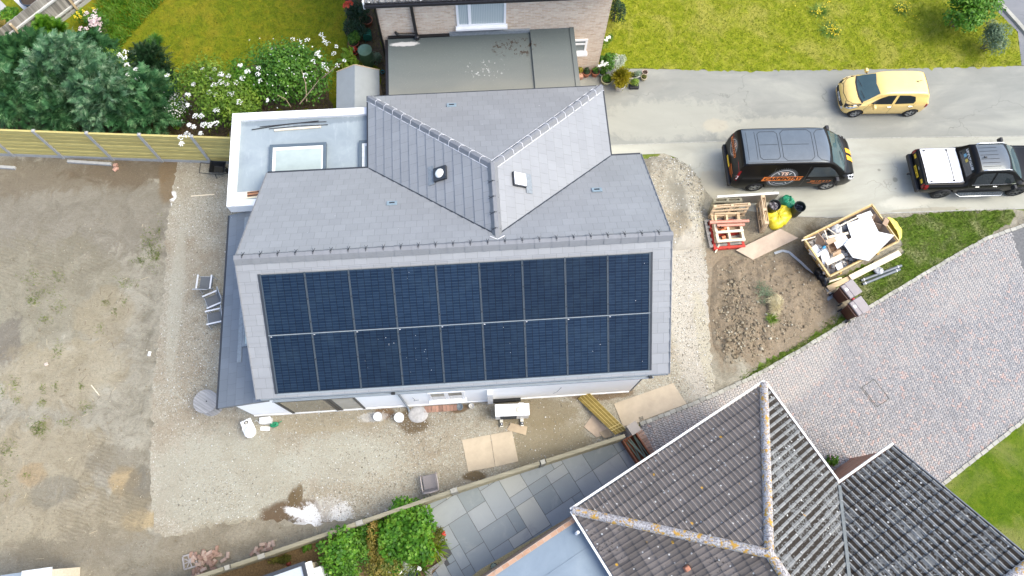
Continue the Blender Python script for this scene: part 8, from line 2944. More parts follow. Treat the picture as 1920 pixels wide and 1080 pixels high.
LG = dict(
 conifer=leafm('blue_green_needles', (0.012, 0.06, 0.018), (0.06, 0.165, 0.06), (0.20, 0.33, 0.16), .6, .15),
 conifer_pale=leafm('silvery_needles', (0.018, 0.075, 0.026), (0.10, 0.215, 0.105), (0.32, 0.43, 0.28), .6, .15),
 conifer_dark=leafm('dark_needles', (0.012, 0.055, 0.016), (0.035, 0.115, 0.035), (0.085, 0.19, 0.065), .6, .15),
 mid=leafm('mid_leaf', (0.022, 0.085, 0.008), (0.075, 0.19, 0.016), (0.18, 0.33, 0.04), .5, .25),
 bright=leafm('bright_leaf', (0.022, 0.095, 0.005), (0.085, 0.225, 0.012), (0.23, 0.40, 0.045), .5, .3),
 elder=leafm('elder_leaf', (0.05, 0.12, 0.008), (0.13, 0.23, 0.018), (0.27, 0.36, 0.05), .5, .3),
 lime=leafm('lime_leaf', (0.12, 0.24, 0.01), (0.24, 0.37, 0.02), (0.40, 0.48, 0.05), .5, .3),
 dark=leafm('dark_leaf', (0.006, 0.022, 0.008), (0.018, 0.052, 0.018), (0.05, 0.10, 0.04), .5, .2),
 grey=leafm('grey_green_leaf', (0.06, 0.11, 0.06), (0.14, 0.21, 0.12), (0.28, 0.34, 0.22), .6, .2),
 silver=leafm('silver_leaf', (0.22, 0.28, 0.18), (0.42, 0.47, 0.36), (0.62, 0.64, 0.54), .6, .2),
 olive=leafm('olive_leaf', (0.07, 0.085, 0.012), (0.16, 0.17, 0.025), (0.32, 0.27, 0.06), .5, .25),
 rust=leafm('rust_leaf', (0.10, 0.085, 0.012), (0.25, 0.20, 0.035), (0.42, 0.30, 0.10), .5, .25),
 gold=leafm('gold_leaf', (0.09, 0.10, 0.006), (0.26, 0.23, 0.012), (0.48, 0.40, 0.03), .5, .25),
 white=leafm('white_petal', (0.60, 0.61, 0.56), (0.76, 0.77, 0.72), (0.86, 0.86, 0.83), .6, .2),
 pink=leafm('pale_pink_petal', (0.55, 0.40, 0.40), (0.72, 0.58, 0.57), (0.82, 0.74, 0.72), .6, .2),
 red=leafm('red_petal', (0.40, 0.02, 0.01), (0.62, 0.05, 0.02), (0.70, 0.14, 0.06), .5, .2),
 yellow=leafm('yellow_petal', (0.60, 0.42, 0.01), (0.76, 0.60, 0.02), (0.82, 0.70, 0.12), .5, .2),
 straw=leafm('straw_blade', (0.30, 0.25, 0.12), (0.50, 0.43, 0.25), (0.68, 0.62, 0.42), .7, .2),
)
def bush(name, label, cat, px, py, h, r, n, ll, lw, m, group=None, clumps=9, shell=.5, flat=.8, ry=None, conif=False, stem=True, seed=None, pairs=7, up=.6, z0=0.0, parent_loc=None, spray_w=.16):
 """px, py: where the middle of the crown shows in the photograph"""
 c = parent_loc or P(px, py, h * .6)
 ry = ry or r
 o = (c.x, c.y, z0)
 e = empty(name, o, 0, label, cat, group)
 cl = []
 for k in range(clumps):
  a, q = rng.uniform(0, 2 * PI), math.sqrt(rng.random()) * .72
  x, y = math.cos(a) * q * r, math.sin(a) * q * ry
  s = rng.uniform(.34, .55)
  zz = h * (rng.uniform(.35, .62) + .30 * (1 - q))
  cl.append((c.x + x, c.y + y, z0 + min(zz, h * .8), r * s, ry * s, h * s * .62 * flat / .8))
 cl.append((c.x, c.y, z0 + h * .4, r * .6, ry * .6, h * .4))
 pts, out = cloud_points(cl, n, shell)
 if conif:
  sprays('foliage', pts, out, ll, m, e, o, pairs, spray_w)
 else:
  leaf_mesh('foliage', pts, out, ll, lw, m, e, o, up)
 if stem:
  stems('stem', o, [(q[0], q[1], q[2]) for q in cl[:6]], max(.012, h * .014), M_bark if h > 1 else M_twig, e)
 return e, cl, o
def umbels(e, o, spots, r, m, n=26, ll=.045, name='flower_head', dome=.4):
 """flat-topped heads of tiny flowers, each its own part"""
 for (x, y, z, s) in spots:
  k = n
  a, q = nrng.uniform(0, 2 * PI, k), np.sqrt(nrng.random(k))
  pts = np.stack((x + np.cos(a) * q * r * s, y + np.sin(a) * q * r * s, z + (1 - q ** 2) * r * dome * s), 1)
  out = np.stack((np.cos(a) * q * .4, np.sin(a) * q * .4, np.ones(k)), 1)
  leaf_mesh(name, pts, out, ll, ll * .8, m, e, o, 1.2, .4)
def grass_clump(name, label, cat, px, py, n, h, r, m, z0=0.0, w=.012, group=None, lean=.8, at=None, parent=None, part='blades'):
 c = at or P(px, py, z0 + h * .3)
 a = nrng.uniform(0, 2 * PI, n)
 q = np.sqrt(nrng.random(n)) * r * .35
 hh = h * nrng.uniform(.55, 1.2, n)
 ln = lean * r * nrng.uniform(.3, 1.2, n)
 d = a + nrng.normal(0, .4, n)
 bx, by = np.cos(a) * q, np.sin(a) * q
 wx, wy = -np.sin(d) * w, np.cos(d) * w
 v = np.zeros((n, 5, 3))
 zz = np.zeros(n)
 v[:, 0] = np.stack((bx - wx, by - wy, zz), 1)
 v[:, 1] = np.stack((bx + wx, by + wy, zz), 1)
 v[:, 2] = np.stack((bx + np.cos(d) * ln * .5 + wx * .8, by + np.sin(d) * ln * .5 + wy * .8, hh * .85), 1)
 v[:, 3] = np.stack((bx + np.cos(d) * ln * .5 - wx * .8, by + np.sin(d) * ln * .5 - wy * .8, hh * .85), 1)
 v[:, 4] = np.stack((bx + np.cos(d) * ln, by + np.sin(d) * ln, hh * .78), 1)
 b5 = (np.arange(n) * 5)[:, None]
 f = np.concatenate([b5 + np.array(t_)[None] for t_ in ((0, 1, 2), (0, 2, 3), (3, 2, 4))])
 o = np_mesh(name, v.reshape(-1, 3), f, m, parent)
 o.location = (c.x, c.y, z0 + .004) if parent is None else (0, 0, z0)
 if parent is None:
  tag(o, label, cat, group)
 return o
GH = 'conifers in the hedge behind the timber fence'
con = [(28, 180, 2.3, 1.15, 'conifer', 'blue green conifer at the left end of the hedge, cut by the picture edge'), (105, 188, 2.2, 1.0, 'conifer', 'blue green conifer with low spreading sprays just above the fence, second from the left'),
       (128, 135, 2.9, 1.15, 'conifer_pale', 'tallest conifer with silvery sprays in the middle of the hedge'), (178, 180, 2.6, 1.25, 'conifer_pale', 'broad conifer with pale frosted tips above the third fence post'),
       (265, 195, 2.0, 1.05, 'conifer', 'rounded deep green conifer at the right end of the hedge by the white flowers'), (60, 115, 2.2, .85, 'conifer_dark', 'very dark green conifer below the old grey fence'),
       (185, 112, 1.9, .75, 'conifer_dark', 'dark green feathery conifer left of the white rose'), (215, 165, 1.9, .9, 'conifer', 'small blue green conifer below the white rose'), (12, 140, 1.9, .8, 'conifer_pale', 'grey blue conifer at the picture edge beside the lime shrub')]
for (x, y, h, r, k, lab) in con:
 bush('conifer', lab, 'conifer', x, y, h, r, int(900 * r * r) + 300, .36, 0, LG[k], GH, 15, .5, .9, conif=True, pairs=8, spray_w=.17)
bush('dark_shrub', 'blackish green spiky shrub between conifers and yellowing lawn', 'shrub', 292, 138, 1.5, .95, 1700, .24, 0, LG['dark'], None, 10, .5, conif=True, pairs=5, spray_w=.09)
e, cl, o = bush('rose_bush', 'pale green climbing rose with big white blooms above the conifers', 'shrub', 235, 133, 1.9, .75, 2300, .10, .06, LG['elder'], None, 9)
umbels(e, o, [(P(x, y, 2.0).x, P(x, y, 2.0).y, 2.0, rng.uniform(.9, 1.3)) for x, y in ((236, 97), (224, 103), (233, 108), (206, 108), (211, 116), (238, 122), (254, 129), (195, 115), (258, 146), (240, 139), (313, 141))], .08, LG['white'], 20, .06, 'rose_bloom')
e, cl, o = bush('lime_shrub', 'yellow green shrub poking up between two conifers', 'shrub', 68, 165, 2.0, .45, 900, .09, .06, LG['lime'], None, 6)
e, cl, o = bush('elder_bush', 'yellow green elder bush covered in flat white flower heads beside the white flat roof', 'shrub', 400, 190, 2.5, 1.45, 7200, .13, .05, LG['elder'], None, 16, .45)
sp = []
for x, y in ((380, 131), (400, 128), (383, 140), (414, 141), (393, 146), (362, 157), (400, 160), (424, 156), (415, 155), (392, 173), (404, 179), (354, 180), (349, 192), (433, 177), (364, 214), (379, 218), (407, 209), (352, 231), (364, 239), (382, 235), (392, 232), (403, 228), (336, 254), (338, 266), (348, 248), (450, 122), (462, 131), (454, 145), (440, 150), (447, 190), (374, 247), (428, 141)):
 q = P(x, y, 2.35)
 sp.append((q.x, q.y, 2.30 + rng.uniform(-.1, .12), rng.uniform(.75, 1.25)))
umbels(e, o, sp, .098, LG['white'], 32, .048)
e, cl, o = bush('white_spray_shrub', 'low shrub of tiny white flowers between the last conifer and the elder', 'shrub', 332, 205, 1.5, .42, 1400, .06, .045, LG['mid'], None, 7, ry=.75)
pts, out = cloud_points([(c[0], c[1], c[2] + .1, c[3] * 1.05, c[4] * 1.05, c[5] * 1.05) for c in cl], 620, .85)
leaf_mesh('blossom', pts, out, .06, .05, LG['white'], e, o)
e, cl, o = bush('low_green_shrub', 'mid green leafy shrub growing between fence top and elder bush', 'shrub', 322, 212, 1.3, .42, 1200, .09, .06, LG['bright'], None, 6)
e, cl, o = bush('mock_orange', 'large green shrub with scattered white blossom left of the pale shed', 'shrub', 543, 142, 2.4, 1.75, 9500, .10, .065, LG['mid'], None, 18, .45, ry=1.35)
pts, out = cloud_points([(c[0], c[1], c[2] + .12, c[3] * 1.02, c[4] * 1.02, c[5] * 1.05) for c in cl], 130, .95)
leaf_mesh('blossom', pts, out, .06, .05, LG['white'], e, o)
sp = []
for x, y in ((602, 62), (606, 70), (609, 78), (614, 80), (548, 72), (560, 76), (575, 74), (593, 100), (597, 96), (601, 105), (588, 114), (606, 120), (612, 128), (625, 99), (630, 86), (513, 91), (645, 112), (632, 120), (484, 126), (482, 138), (571, 140), (500, 186), (487, 150)):
 q = P(x, y, 2.3)
 sp.append((q.x, q.y, 2.25, rng.uniform(.5, .95)))
umbels(e, o, sp, .12, LG['white'], 11, .06, 'blossom_cluster')
tw = MB(o)
for (x0, y0, x1, y1) in ((575, 190, 565, 130), (562, 195, 598, 150), (600, 150, 640, 118), (545, 200, 520, 178)):
 a, b = P(x0, y0, 1.6), P(x1, y1, 2.4)
 tw.tube([a, a.lerp(b, .5) + Vector((.08, 0, .1)), b], [.022, .016, .008], 6)
tw.build('bare_branch', M_twig, e)
bush('green_shrub', 'leafy green shrub filling the gap between elder and mock orange', 'shrub', 470, 165, 2.1, .85, 3000, .095, .06, LG['bright'], None, 9, ry=.95)
bush('lime_shrub', 'lime green shrub at the left edge under the old fence', 'shrub', 14, 102, 1.3, .75, 1700, .10, .06, LG['lime'], None, 8)
bush('fern', 'bright green fern standing in front of the old grey fence', 'fern', 97, 55, 1.0, .5, 420, .26, 0, LG['bright'], None, 5, .4, conif=True, pairs=7, stem=False)
e, cl, o = bush('astilbe', 'cream plumed plant at the foot of the old grey fence', 'plant', 92, 76, .9, .35, 350, .10, .05, LG['grey'], None, 4, stem=False)
umbels(e, o, [(P(x, y, 1.0).x, P(x, y, 1.0).y, .95, 1) for x, y in ((82, 73), (92, 80), (98, 74), (105, 79), (138, 72))], .07, LG['white'], 30, .05, 'flower_plume', 1.6)
grass_clump('iris', 'clump of grey green sword leaves beside the cream plumes', 'plant', 150, 80, 46, .8, .4, LG['grey'], w=.018)
e, cl, o = bush('pink_rose', 'loose rose bush smothered in pale pink flowers at the edge of the rank grass', 'shrub', 178, 45, 1.0, .55, 900, .07, .05, LG['mid'], None, 6)
umbels(e, o, [(P(175 + rng.gauss(0, 7), 38 + rng.gauss(0, 8), 1.0).x, P(175 + rng.gauss(0, 7), 38 + rng.gauss(0, 8), 1.0).y, 1.0 + rng.uniform(-.1, .06), rng.uniform(.7, 1.2)) for _ in range(24)] + [(P(x, y, .8).x, P(x, y, .8).y, .8, 1) for x, y in ((151, 53), (162, 53), (185, 60), (162, 28))], .09, LG['pink'], 16, .06, 'rose_bloom')
e, cl, o = bush('loosestrife', 'tall spikes of small yellow flowers near the old fence', 'plant', 150, 30, .9, .32, 350, .09, .03, LG['bright'], None, 4, stem=False)
umbels(e, o, [(P(x, y, .9).x, P(x, y, .9).y, .85, 1) for x, y in ((146, 26), (151, 32), (157, 22), (176, 17), (142, 33))], .05, LG['yellow'], 22, .05, 'flower_spike', 3.5)
bush('low_plant', 'small yellowish green plant beyond the old fence at the corner', 'plant', 22, 27, .6, .5, 800, .09, .06, LG['bright'], None, 6, stem=False)
bush('orange_plant', 'low plant with orange tinted leaves at the left edge beyond the old fence', 'plant', 4, 50, .5, .32, 420, .09, .06, LG['rust'], None, 4, stem=False)
rk = wpoly([(150, 60), (185, 10), (180, -60), (340, -60), (310, 0), (262, 50), (235, 80), (222, 100), (180, 100)])
turf('rank_grass', rk, 5200, .24, leafm('rank_blade', (0.05, 0.15, 0.01), (0.11, 0.25, 0.015), (0.24, 0.36, 0.06), .6, .3))
grass_clump('grass_tussock', 'dark green tuft of long grass standing in the yellowing lawn', 'grass tuft', 292, 80, 420, .28, .36, LG['mid'])
e, cl, o = bush('poppies', 'dark leafed poppy plant with three orange red flowers at the brick house', 'plant', 672, 30, .9, .55, 1500, .10, .035, LG['dark'], None, 8)
umbels(e, o, [(P(x, y, .95).x, P(x, y, .95).y, .95, 1.1) for x, y in ((648, 7), (657, 5), (649, 13))], .10, LG['red'], 20, .10, 'poppy')
bush('dark_shrub', 'dark mossy shrub left of the terracotta pot by the brick house', 'shrub', 668, 50, .8, .5, 1800, .06, .04, LG['dark'], None, 7)
bush('hydrangea', 'mid green low plant above the potted plant near the hose reel', 'plant', 664, 68, .5, .34, 700, .08, .05, LG['mid'], None, 5, stem=False)
bush('broad_leaf_plant', 'clump of broad yellow green leaves at the ridge of the pale shed', 'plant', 655, 112, .7, .5, 120, .34, .11, LG['lime'], None, 4, .3, stem=False, up=.9)
bush('grey_creeper', 'grey green creeping plant spilling beside the green water butt', 'plant', 703, 110, .6, .3, 600, .06, .04, LG['grey'], None, 5, stem=False)
M_terra = plain('terracotta_pot', (0.33, 0.115, 0.06), .8, .18, 9, bump=.1)
M_compost = plain('compost', (0.045, 0.03, 0.02), .95, .4, 18, bump=.7)
def pot(px, py, r, h, m, label, plant=None, name='plant_pot', group=None, n=260, ll=.07, lw=.03, ph=.22, sq=None, z0=.01, foliage_r=1.0, pm=None):
 c_ = P(px, py, h)
 e_ = empty(name, (c_.x, c_.y, z0), 0, label, 'plant pot' if name == 'plant_pot' else name.replace('_', ' '), group)
 mb_ = MB()
 mb_.lathe([(r * .72, 0), (r * .92, h - .05), (r * 1.02, h - .05), (r * 1.05, h), (r * .93, h), (r * .9, h - .05)], (0, 0, 0), 24, 0, True, sq)
 mb_.build('pot', m, e_)
 mb_ = MB()
 mb_.lathe([(r * .9, h - .05), (0, h - .04)], (0, 0, 0), 20, 0, True, sq)
 mb_.build('compost', M_compost, e_)
 if plant:
  s_ = sq or (1, 1)
  pts_, out_ = cloud_points([(c_.x, c_.y, z0 + h + ph * .35, r * .8 * foliage_r * s_[0], r * .8 * foliage_r * s_[1], ph * .7)], n, .3)
  leaf_mesh('foliage', pts_, out_, ll, lw, plant, e_, (c_.x, c_.y, z0), .8)
 return e_
pot(55, -4, .36, .55, plain('navy_glaze', (0.022, 0.034, 0.055), .35, .15, 6), 'large navy glazed pot beyond the old grey fence', z0=.01)
sheet('garden_path', wpoly([(-60, -60), (5, -20), (50, 24), (60, 15), (20, -30), (-20, -80)]), .012, plain('white_slab', (.50, .50, .49), .9, .06, 3))
sheet('garden_path', wpoly([(-120, 30), (-10, -10), (12, 12), (-5, 40), (-80, 90)]), .012, plain('grey_slab', (.36, .35, .35), .9, .1, 3))
pot(688, 37, .21, .26, M_terra, 'terracotta pot with a dead stem against the corner drainpipe', LG['dark'], n=90)
pot(663, 79, .20, .24, M_terra, 'terracotta pot of bushy green leaves left of the hose reel', LG['mid'], n=340, ph=.3, foliage_r=1.3)
e = pot(664, 96, .16, .18, plain('red_pot', (0.42, 0.07, 0.03), .6, .3, 9), 'red pot crowded with pink and red flowers beside the water butt', LG['red'], n=150, ll=.07, lw=.06, ph=.16)
q = P(664, 96, .18)
pts, out = cloud_points([(q.x, q.y, .28, .09, .09, .08)], 60, .5)
leaf_mesh('blossom', pts, out, .06, .05, LG['pink'], e, (q.x, q.y, .01))
c_ = P(684, 94, .86)
wbt = empty('water_butt', (c_.x, c_.y, .01), 0, 'round green water butt with a pale lid by the brick house', 'water butt')
M_butt = plain('butt_green', (0.055, 0.115, 0.06), .5, .15, 7)
mb = MB()
mb.lathe([(.20, 0), (.25, .3), (.255, .6), (.235, .84)], (0, 0, 0), 28)
mb.build('barrel', M_butt, wbt)
mb = MB()
mb.lathe([(.26, .83), (.265, .86), (.24, .875), (.232, .868), (.215, .885), (0, .895)], (0, 0, 0), 28)
mb.build('lid', plain('butt_lid', (0.115, 0.20, 0.115), .5, .12, 6), wbt)
c_ = P(688, 64, .3)
hr = empty('hose_reel', (c_.x, c_.y, .01), rad(8), 'green hose reel on a dark stand by the brick house wall', 'hose reel')
mb = MB()
mb.tube([(math.cos(a) * .15 + 0, -.12 + .24 * a / (14 * PI), .26 + math.sin(a) * .15) for a in [PI * k / 8 for k in range(112)]], .022, 6)
mb.cyl((0, -.11, .26), (0, .11, .26), .14, n=18)
mb.build('hose', plain('hose_green', (0.01, 0.16, 0.10), .4, .15, 9), hr)
for y in (-.15, .15):
 mb = MB()
 mb.cyl((0, y - .012, .26), (0, y + .012, .26), .175, n=22)
 mb.tube([(-.14, y, 0), (0, y, .26), (.14, y, 0)], .014, 6)
 mb.build('side_frame', plain('reel_dark_green', (0.012, 0.10, 0.065), .4), hr)
mb = MB()
mb.tube([(-.12, .15, .3), (-.16, .2, .62)], .011, 6)
mb.build('handle', M_steel, hr)
pot(717, 134, .07, .12, plain('teal_pot', (0.03, 0.22, 0.24), .4, .1, 8), 'tiny teal pot on the path between shed and felt roof')
G2 = 'plant pots at the front corner of the brick house'
e = empty('window_box', (P(1086, 137).x, P(1086, 137).y, .01), 0, 'terracotta window box with yellow green foliage against the felt roof', 'window box')
mb = MB()
mb.box((0, 0, .10), (.20, .62, .20), 0, 0, taper=1.1)
mb.build('trough', plain('pale_terracotta', (.46, .25, .17), .8, .15, 8), e, .006)
q = P(1086, 135, .25)
pts, out = cloud_points([(e.location.x, e.location.y + .05, .30, .12, .28, .16)], 420, .3)
leaf_mesh('foliage', pts, out, .07, .035, LG['gold'], e, tuple(e.location), .8)
pot(1100, 134.5, .155, .24, M_terra, 'left of two matching terracotta pots against the brick wall', LG['dark'], group=G2, n=120, ph=.2)
pot(1116.5, 134, .155, .24, M_terra, 'right of two matching terracotta pots against the brick wall', LG['mid'], group=G2, n=140, ph=.2)
pot(1130, 136, .145, .2, plain('blue_grey_pot', (.16, .23, .23), .6, .15, 8), 'blue grey pot of leaves in front of the white flowered bush', LG['mid'], group=G2, n=200)
pot(1138, 148, .215, .20, plain('willow_basket', (.40, .40, .24), .9, .3, 25), 'wide pale basket of dark green leaves by the house corner', LG['mid'], group=G2, n=260, ph=.14)
e = pot(1163, 158, .20, .26, plain('stone_pot', (.56, .53, .48), .8, .1, 8), 'cream stone pot with a dense yellow green conifer', None, group=G2)
q = P(1164, 147, .5)
pts, out = cloud_points([(q.x, q.y, .52, .26, .26, .34), (q.x, q.y, .35, .2, .2, .2)], 620, .5)
sprays('foliage', pts, out, .15, LG['gold'], e, tuple(e.location), 5, .06)
e = pot(1184, 141, .19, .17, plain('white_trough', (.68, .65, .58), .7, .1, 8), 'oval cream trough of mixed plants on the drive edge', LG['olive'], group=G2, n=240, ph=.14, sq=(1.75, .72))
q = P(1196, 138, .3)
pts, out = cloud_points([(q.x, q.y, .30, .15, .13, .12)], 160, .4)
leaf_mesh('silver_foliage', pts, out, .08, .02, LG['grey'], e, tuple(e.location), .8)
e = empty('seed_tray', (P(1188, 164).x, P(1188, 164).y, .01), rad(-3), 'black tray with a bushy green plant standing on the drive', 'plant tray', G2)
mb = MB()
mb.box((0, 0, .06), (.34, .20, .12), taper=1.08)
mb.build('tray', M_trim, e, .006)
pts, out = cloud_points([(e.location.x, e.location.y + .06, .26, .18, .14, .17)], 520, .3)
leaf_mesh('foliage', pts, out, .075, .02, LG['elder'], e, tuple(e.location), .8)
pot(1209.5, 135, .105, .14, plain('weathered_pot', (.42, .31, .25), .9, .2, 9), 'small weathered pot of earth at the lawn edge', None, group=G2)
pot(1207.5, 144, .115, .17, plain('buff_pot', (.50, .43, .27), .9, .15, 9), 'small buff pot of moss nearest the drive', LG['olive'], group=G2, n=110, ph=.05, ll=.05)
e, cl, o = bush('white_flower_bush', 'bushy green plant with white flowers at the corner of the brick house', 'plant', 1138, 112, .95, .42, 1300, .08, .045, LG['mid'], None, 6, stem=False)
umbels(e, o, [(P(x, y, 1.0).x, P(x, y, 1.0).y, .95, rng.uniform(.7, 1.1)) for x, y in ((1128, 120), (1134, 121), (1131, 115), (1124, 122), (1138, 118))], .07, LG['white'], 16, .05, 'blossom')
bush('silver_shrub', 'silvery white leaved shrub against the lawn at the house corner', 'shrub', 1157, 118, .9, .40, 1500, .085, .022, LG['silver'], None, 7, stem=False)
e, cl, o = bush('white_lily', 'tall pale flowered plant by the east wall of the brick house', 'plant', 1137, 75, 1.0, .28, 500, .09, .03, LG['elder'], None, 4, stem=False)
umbels(e, o, [(P(x, y, 1.1).x, P(x, y, 1.1).y, 1.0, .8) for x, y in ((1140, 68), (1137, 72), (1143, 66))], .07, LG['white'], 14, .06, 'blossom')
bush('dark_evergreen', 'dark green evergreen against the east wall of the brick house', 'shrub', 1157, 12, 1.4, .34, 1300, .09, .03, LG['dark'], None, 6, ry=.8)
bush('round_shrub', 'big bright green rounded shrub at the top right lawn corner', 'shrub', 1818, 12, 1.9, 1.15, 4200, .13, .075, LG['bright'], None, 14, .55)
bush('grey_shrub', 'grey green shrub beside the road at the top right corner', 'shrub', 1868, 67, 1.3, .75, 2600, .09, .035, LG['grey'], None, 9)
yx, yy = [], []
for x, y, n in ((1535, 20, 26), (1558, 52, 36), (1566, 60, 14), (1690, 17, 40), (1715, 32, 5), (1553, 2, 8), (1467, 97, 4), (1480, 20, 4), (1700, 5, 5)):
 for _ in range(n):
  q = P(x + rng.gauss(0, 7), y + rng.gauss(0, 5), .1)
  yx.append(q.x)
  yy.append(q.y)
pts = np.stack((np.array(yx), np.array(yy), np.full(len(yx), .11)), 1)
o = leaf_mesh('lawn_flowers', pts, np.tile(np.array([[0, 0, 1.0]]), (len(pts), 1)), .05, .05, LG['yellow'], None, (0, 0, 0), 1.0, .3)
tag(o, kind='stuff')
for k, (x, y, n, h, r, lab) in enumerate(((1555, 57, 170, .16, .55, 'rough tuft of grass under the largest patch of yellow flowers'), (1535, 22, 150, .14, .5, 'rough tuft of grass under the upper left yellow flowers'), (1690, 18, 110, .12, .4, 'rough tuft of grass under the right hand yellow flowers'))):
 grass_clump('grass_tuft', lab, 'grass tuft', x, y, n, h * .7, r, LG['elder'], w=.008)
M_weed = leafm('weed_blade', (0.07, 0.12, 0.015), (0.14, 0.20, 0.03), (0.28, 0.30, 0.09), .6, .3)
wx, wy = [], []
for x, y, n, sx_, sy_ in ((283, 465, 150, 9, 16), (292, 478, 90, 5, 10), (262, 490, 60, 8, 4), (275, 455, 30, 6, 8), (75, 805, 130, 9, 7), (75, 795, 60, 10, 10), (15, 840, 60, 8, 8), (62, 562, 70, 6, 7), (88, 548, 50, 12, 6), (110, 575, 40, 8, 8), (200, 568, 26, 3, 3), (215, 585, 22, 3, 4), (235, 565, 16, 2, 4), (85, 598, 40, 6, 4), (110, 655, 40, 6, 8),
                          (28, 720, 40, 8, 8), (80, 728, 25, 4, 4), (105, 725, 25, 4, 5), (154, 725, 24, 3, 4), (80, 755, 35, 4, 4), (32, 750, 25, 5, 4), (5, 735, 25, 4, 8), (240, 530, 60, 10, 5), (60, 520, 60, 12, 10), (110, 520, 50, 8, 8), (165, 765, 40, 10, 6), (130, 790, 40, 12, 6), (190, 615, 20, 5, 6), (10, 900, 40, 6, 10), (55, 890, 14, 4, 3), (300, 430, 40, 4, 14)):
 for _ in range(n):
  q = P(x + rng.gauss(0, sx_), y + rng.gauss(0, sy_))
  wx.append(q.x)
  wy.append(q.y)
turf('weeds', None, 0, .06, M_weed, pts=(np.repeat(np.array(wx), 2) + nrng.normal(0, .03, 2 * len(wx)), np.repeat(np.array(wy), 2) + nrng.normal(0, .03, 2 * len(wx))), z=.002)
ex, ey = [], []
for (x0, y0, x1, y1, n) in ((1390, 712, 1500, 650, 300), (1500, 650, 1620, 572, 420), (1545, 610, 1600, 585, 220), (1620, 560, 1700, 520, 200)):
 a, b = P(x0, y0), P(x1, y1)
 for _ in range(n):
  q = a.lerp(b, rng.random())
  ex.append(q.x + rng.gauss(0, .10))
  ey.append(q.y + rng.gauss(0, .08))
turf('edge_grass', None, 0, .09, M_blade_v, pts=(np.array(ex), np.array(ey)), z=.01)
bush('straw_clump', 'bleached clump of straw and roots lying on the soil mound', 'straw clump', 1449, 574, .34, .40, 620, .24, .012, LG['straw'], None, 7, .4, stem=False, up=.7, z0=.34)
bush('dry_weed', 'sprawl of grey green dry weeds behind the straw clump on the mound', 'plant', 1432, 560, .2, .55, 420, .16, .012, LG['grey'], None, 8, .4, stem=False, up=.7, z0=.34)
grass_clump('grass_tuft', 'green grass tuft at the foot of the straw clump on the soil mound', 'grass tuft', 1447, 598, 110, .15, .26, LG['elder'], .36, .008)
e, cl, o = bush('leafy_shrub', 'broad bright green shrub at the edge of the slate patio', 'shrub', 768, 1002, 1.35, .98, 3600, .13, .09, LG['bright'], None, 14, .5)
e, cl, o = bush('apple_tree', 'small open branched tree with pale green leaves behind the boundary fence', 'tree', 634, 1030, 1.6, .66, 900, .11, .075, LG['bright'], None, 9, .55)
bush('rust_shrub', 'shrub with coppery and yellow leaves between the little tree and the bright shrub', 'shrub', 706, 1024, 1.0, .42, 1300, .075, .045, LG['rust'], None, 9, ry=.75)
bush('green_shrub', 'mid green shrub beneath the little tree at the bottom edge', 'shrub', 650, 1062, .95, .75, 2600, .085, .05, LG['mid'], None, 10)
bush('olive_shrub', 'olive tinted low shrub at the bottom edge below the coppery shrub', 'shrub', 715, 1075, .8, .7, 2200, .08, .045, LG['olive'], None, 9)
bush('fern_bed', 'dark green low planting along the foot of the boundary fence', 'plant', 706, 995, .8, .7, 2100, .075, .04, LG['mid'], None, 9, ry=.42, stem=False)
bush('dark_shrub', 'deep green shrub in the middle of the lower garden bed', 'shrub', 740, 1045, .8, .55, 1800, .08, .045, LG['mid'], None, 8)
bush('green_shrub', 'mid green leafy shrub between the little open tree and the coppery shrub', 'shrub', 676, 1015, .9, .6, 1900, .085, .05, LG['mid'], None, 9)
bush('low_shrub', 'olive green ground shrub behind the coppery shrub at the foot of the fence', 'shrub', 735, 1000, .8, .6, 1700, .08, .045, LG['olive'], None, 9)
e, cl, o = bush('geranium', 'straggly red flowered plant leaning over the slate patio', 'plant', 822, 1000, .7, .36, 520, .075, .045, LG['olive'], None, 5)
umbels(e, o, [(P(x, y, .7).x, P(x, y, .7).y, .72, 1) for x, y in ((805, 983), (833, 1001), (803, 987))], .06, LG['red'], 12, .06, 'red_flower')
grass_clump('day_lily', 'clump of yellow green strap leaves by the timber bed edge', 'plant', 814, 1028, 90, .55, .5, LG['lime'], w=.016)
grass_clump('day_lily', 'clump of long green strap leaves beside the bare corner bed', 'plant', 783, 1060, 70, .5, .5, LG['elder'], w=.016)
e, cl, o = bush('silver_plant', 'grey leaved plant with white flowers at the bottom edge of the bed', 'plant', 757, 1066, .5, .34, 520, .08, .025, LG['silver'], None, 5, stem=False)
umbels(e, o, [(P(x, y, .6).x, P(x, y, .6).y, .6, 1) for x, y in ((729, 1072), (749, 1074), (786, 1066), (794, 971))], .06, LG['white'], 14, .07, 'white_flower')
bush('small_plant', 'small bright green plant alone on the bark by the fence', 'plant', 578, 1026, .35, .2, 220, .07, .045, LG['bright'], None, 3, stem=False)
bush('moss_plant', 'low mossy plant beside the dark edged garden building', 'plant', 530, 1050, .25, .4, 520, .05, .03, LG['olive'], None, 5, stem=False, ry=.2)
c_ = P(540, 1056, .1)
mb = MB()
mb.lathe([(.06, 0), (.08, .05), (.06, .10), (0, .11)], (0, 0, 0), 12)
thing('red_ornament', mb, plain('ornament_red', (.22, .035, .02), .6), 'small dark red ornament on the bark beside the dark roof trim', 'ornament', None, None, 0, (c_.x, c_.y, .01))
mb_list = (((820, 1032), (834, 1052), 'upper weathered sleeper edging the corner bed on the patio'), ((832, 1052), (802, 1072), 'lower weathered sleeper edging the corner bed on the patio'))
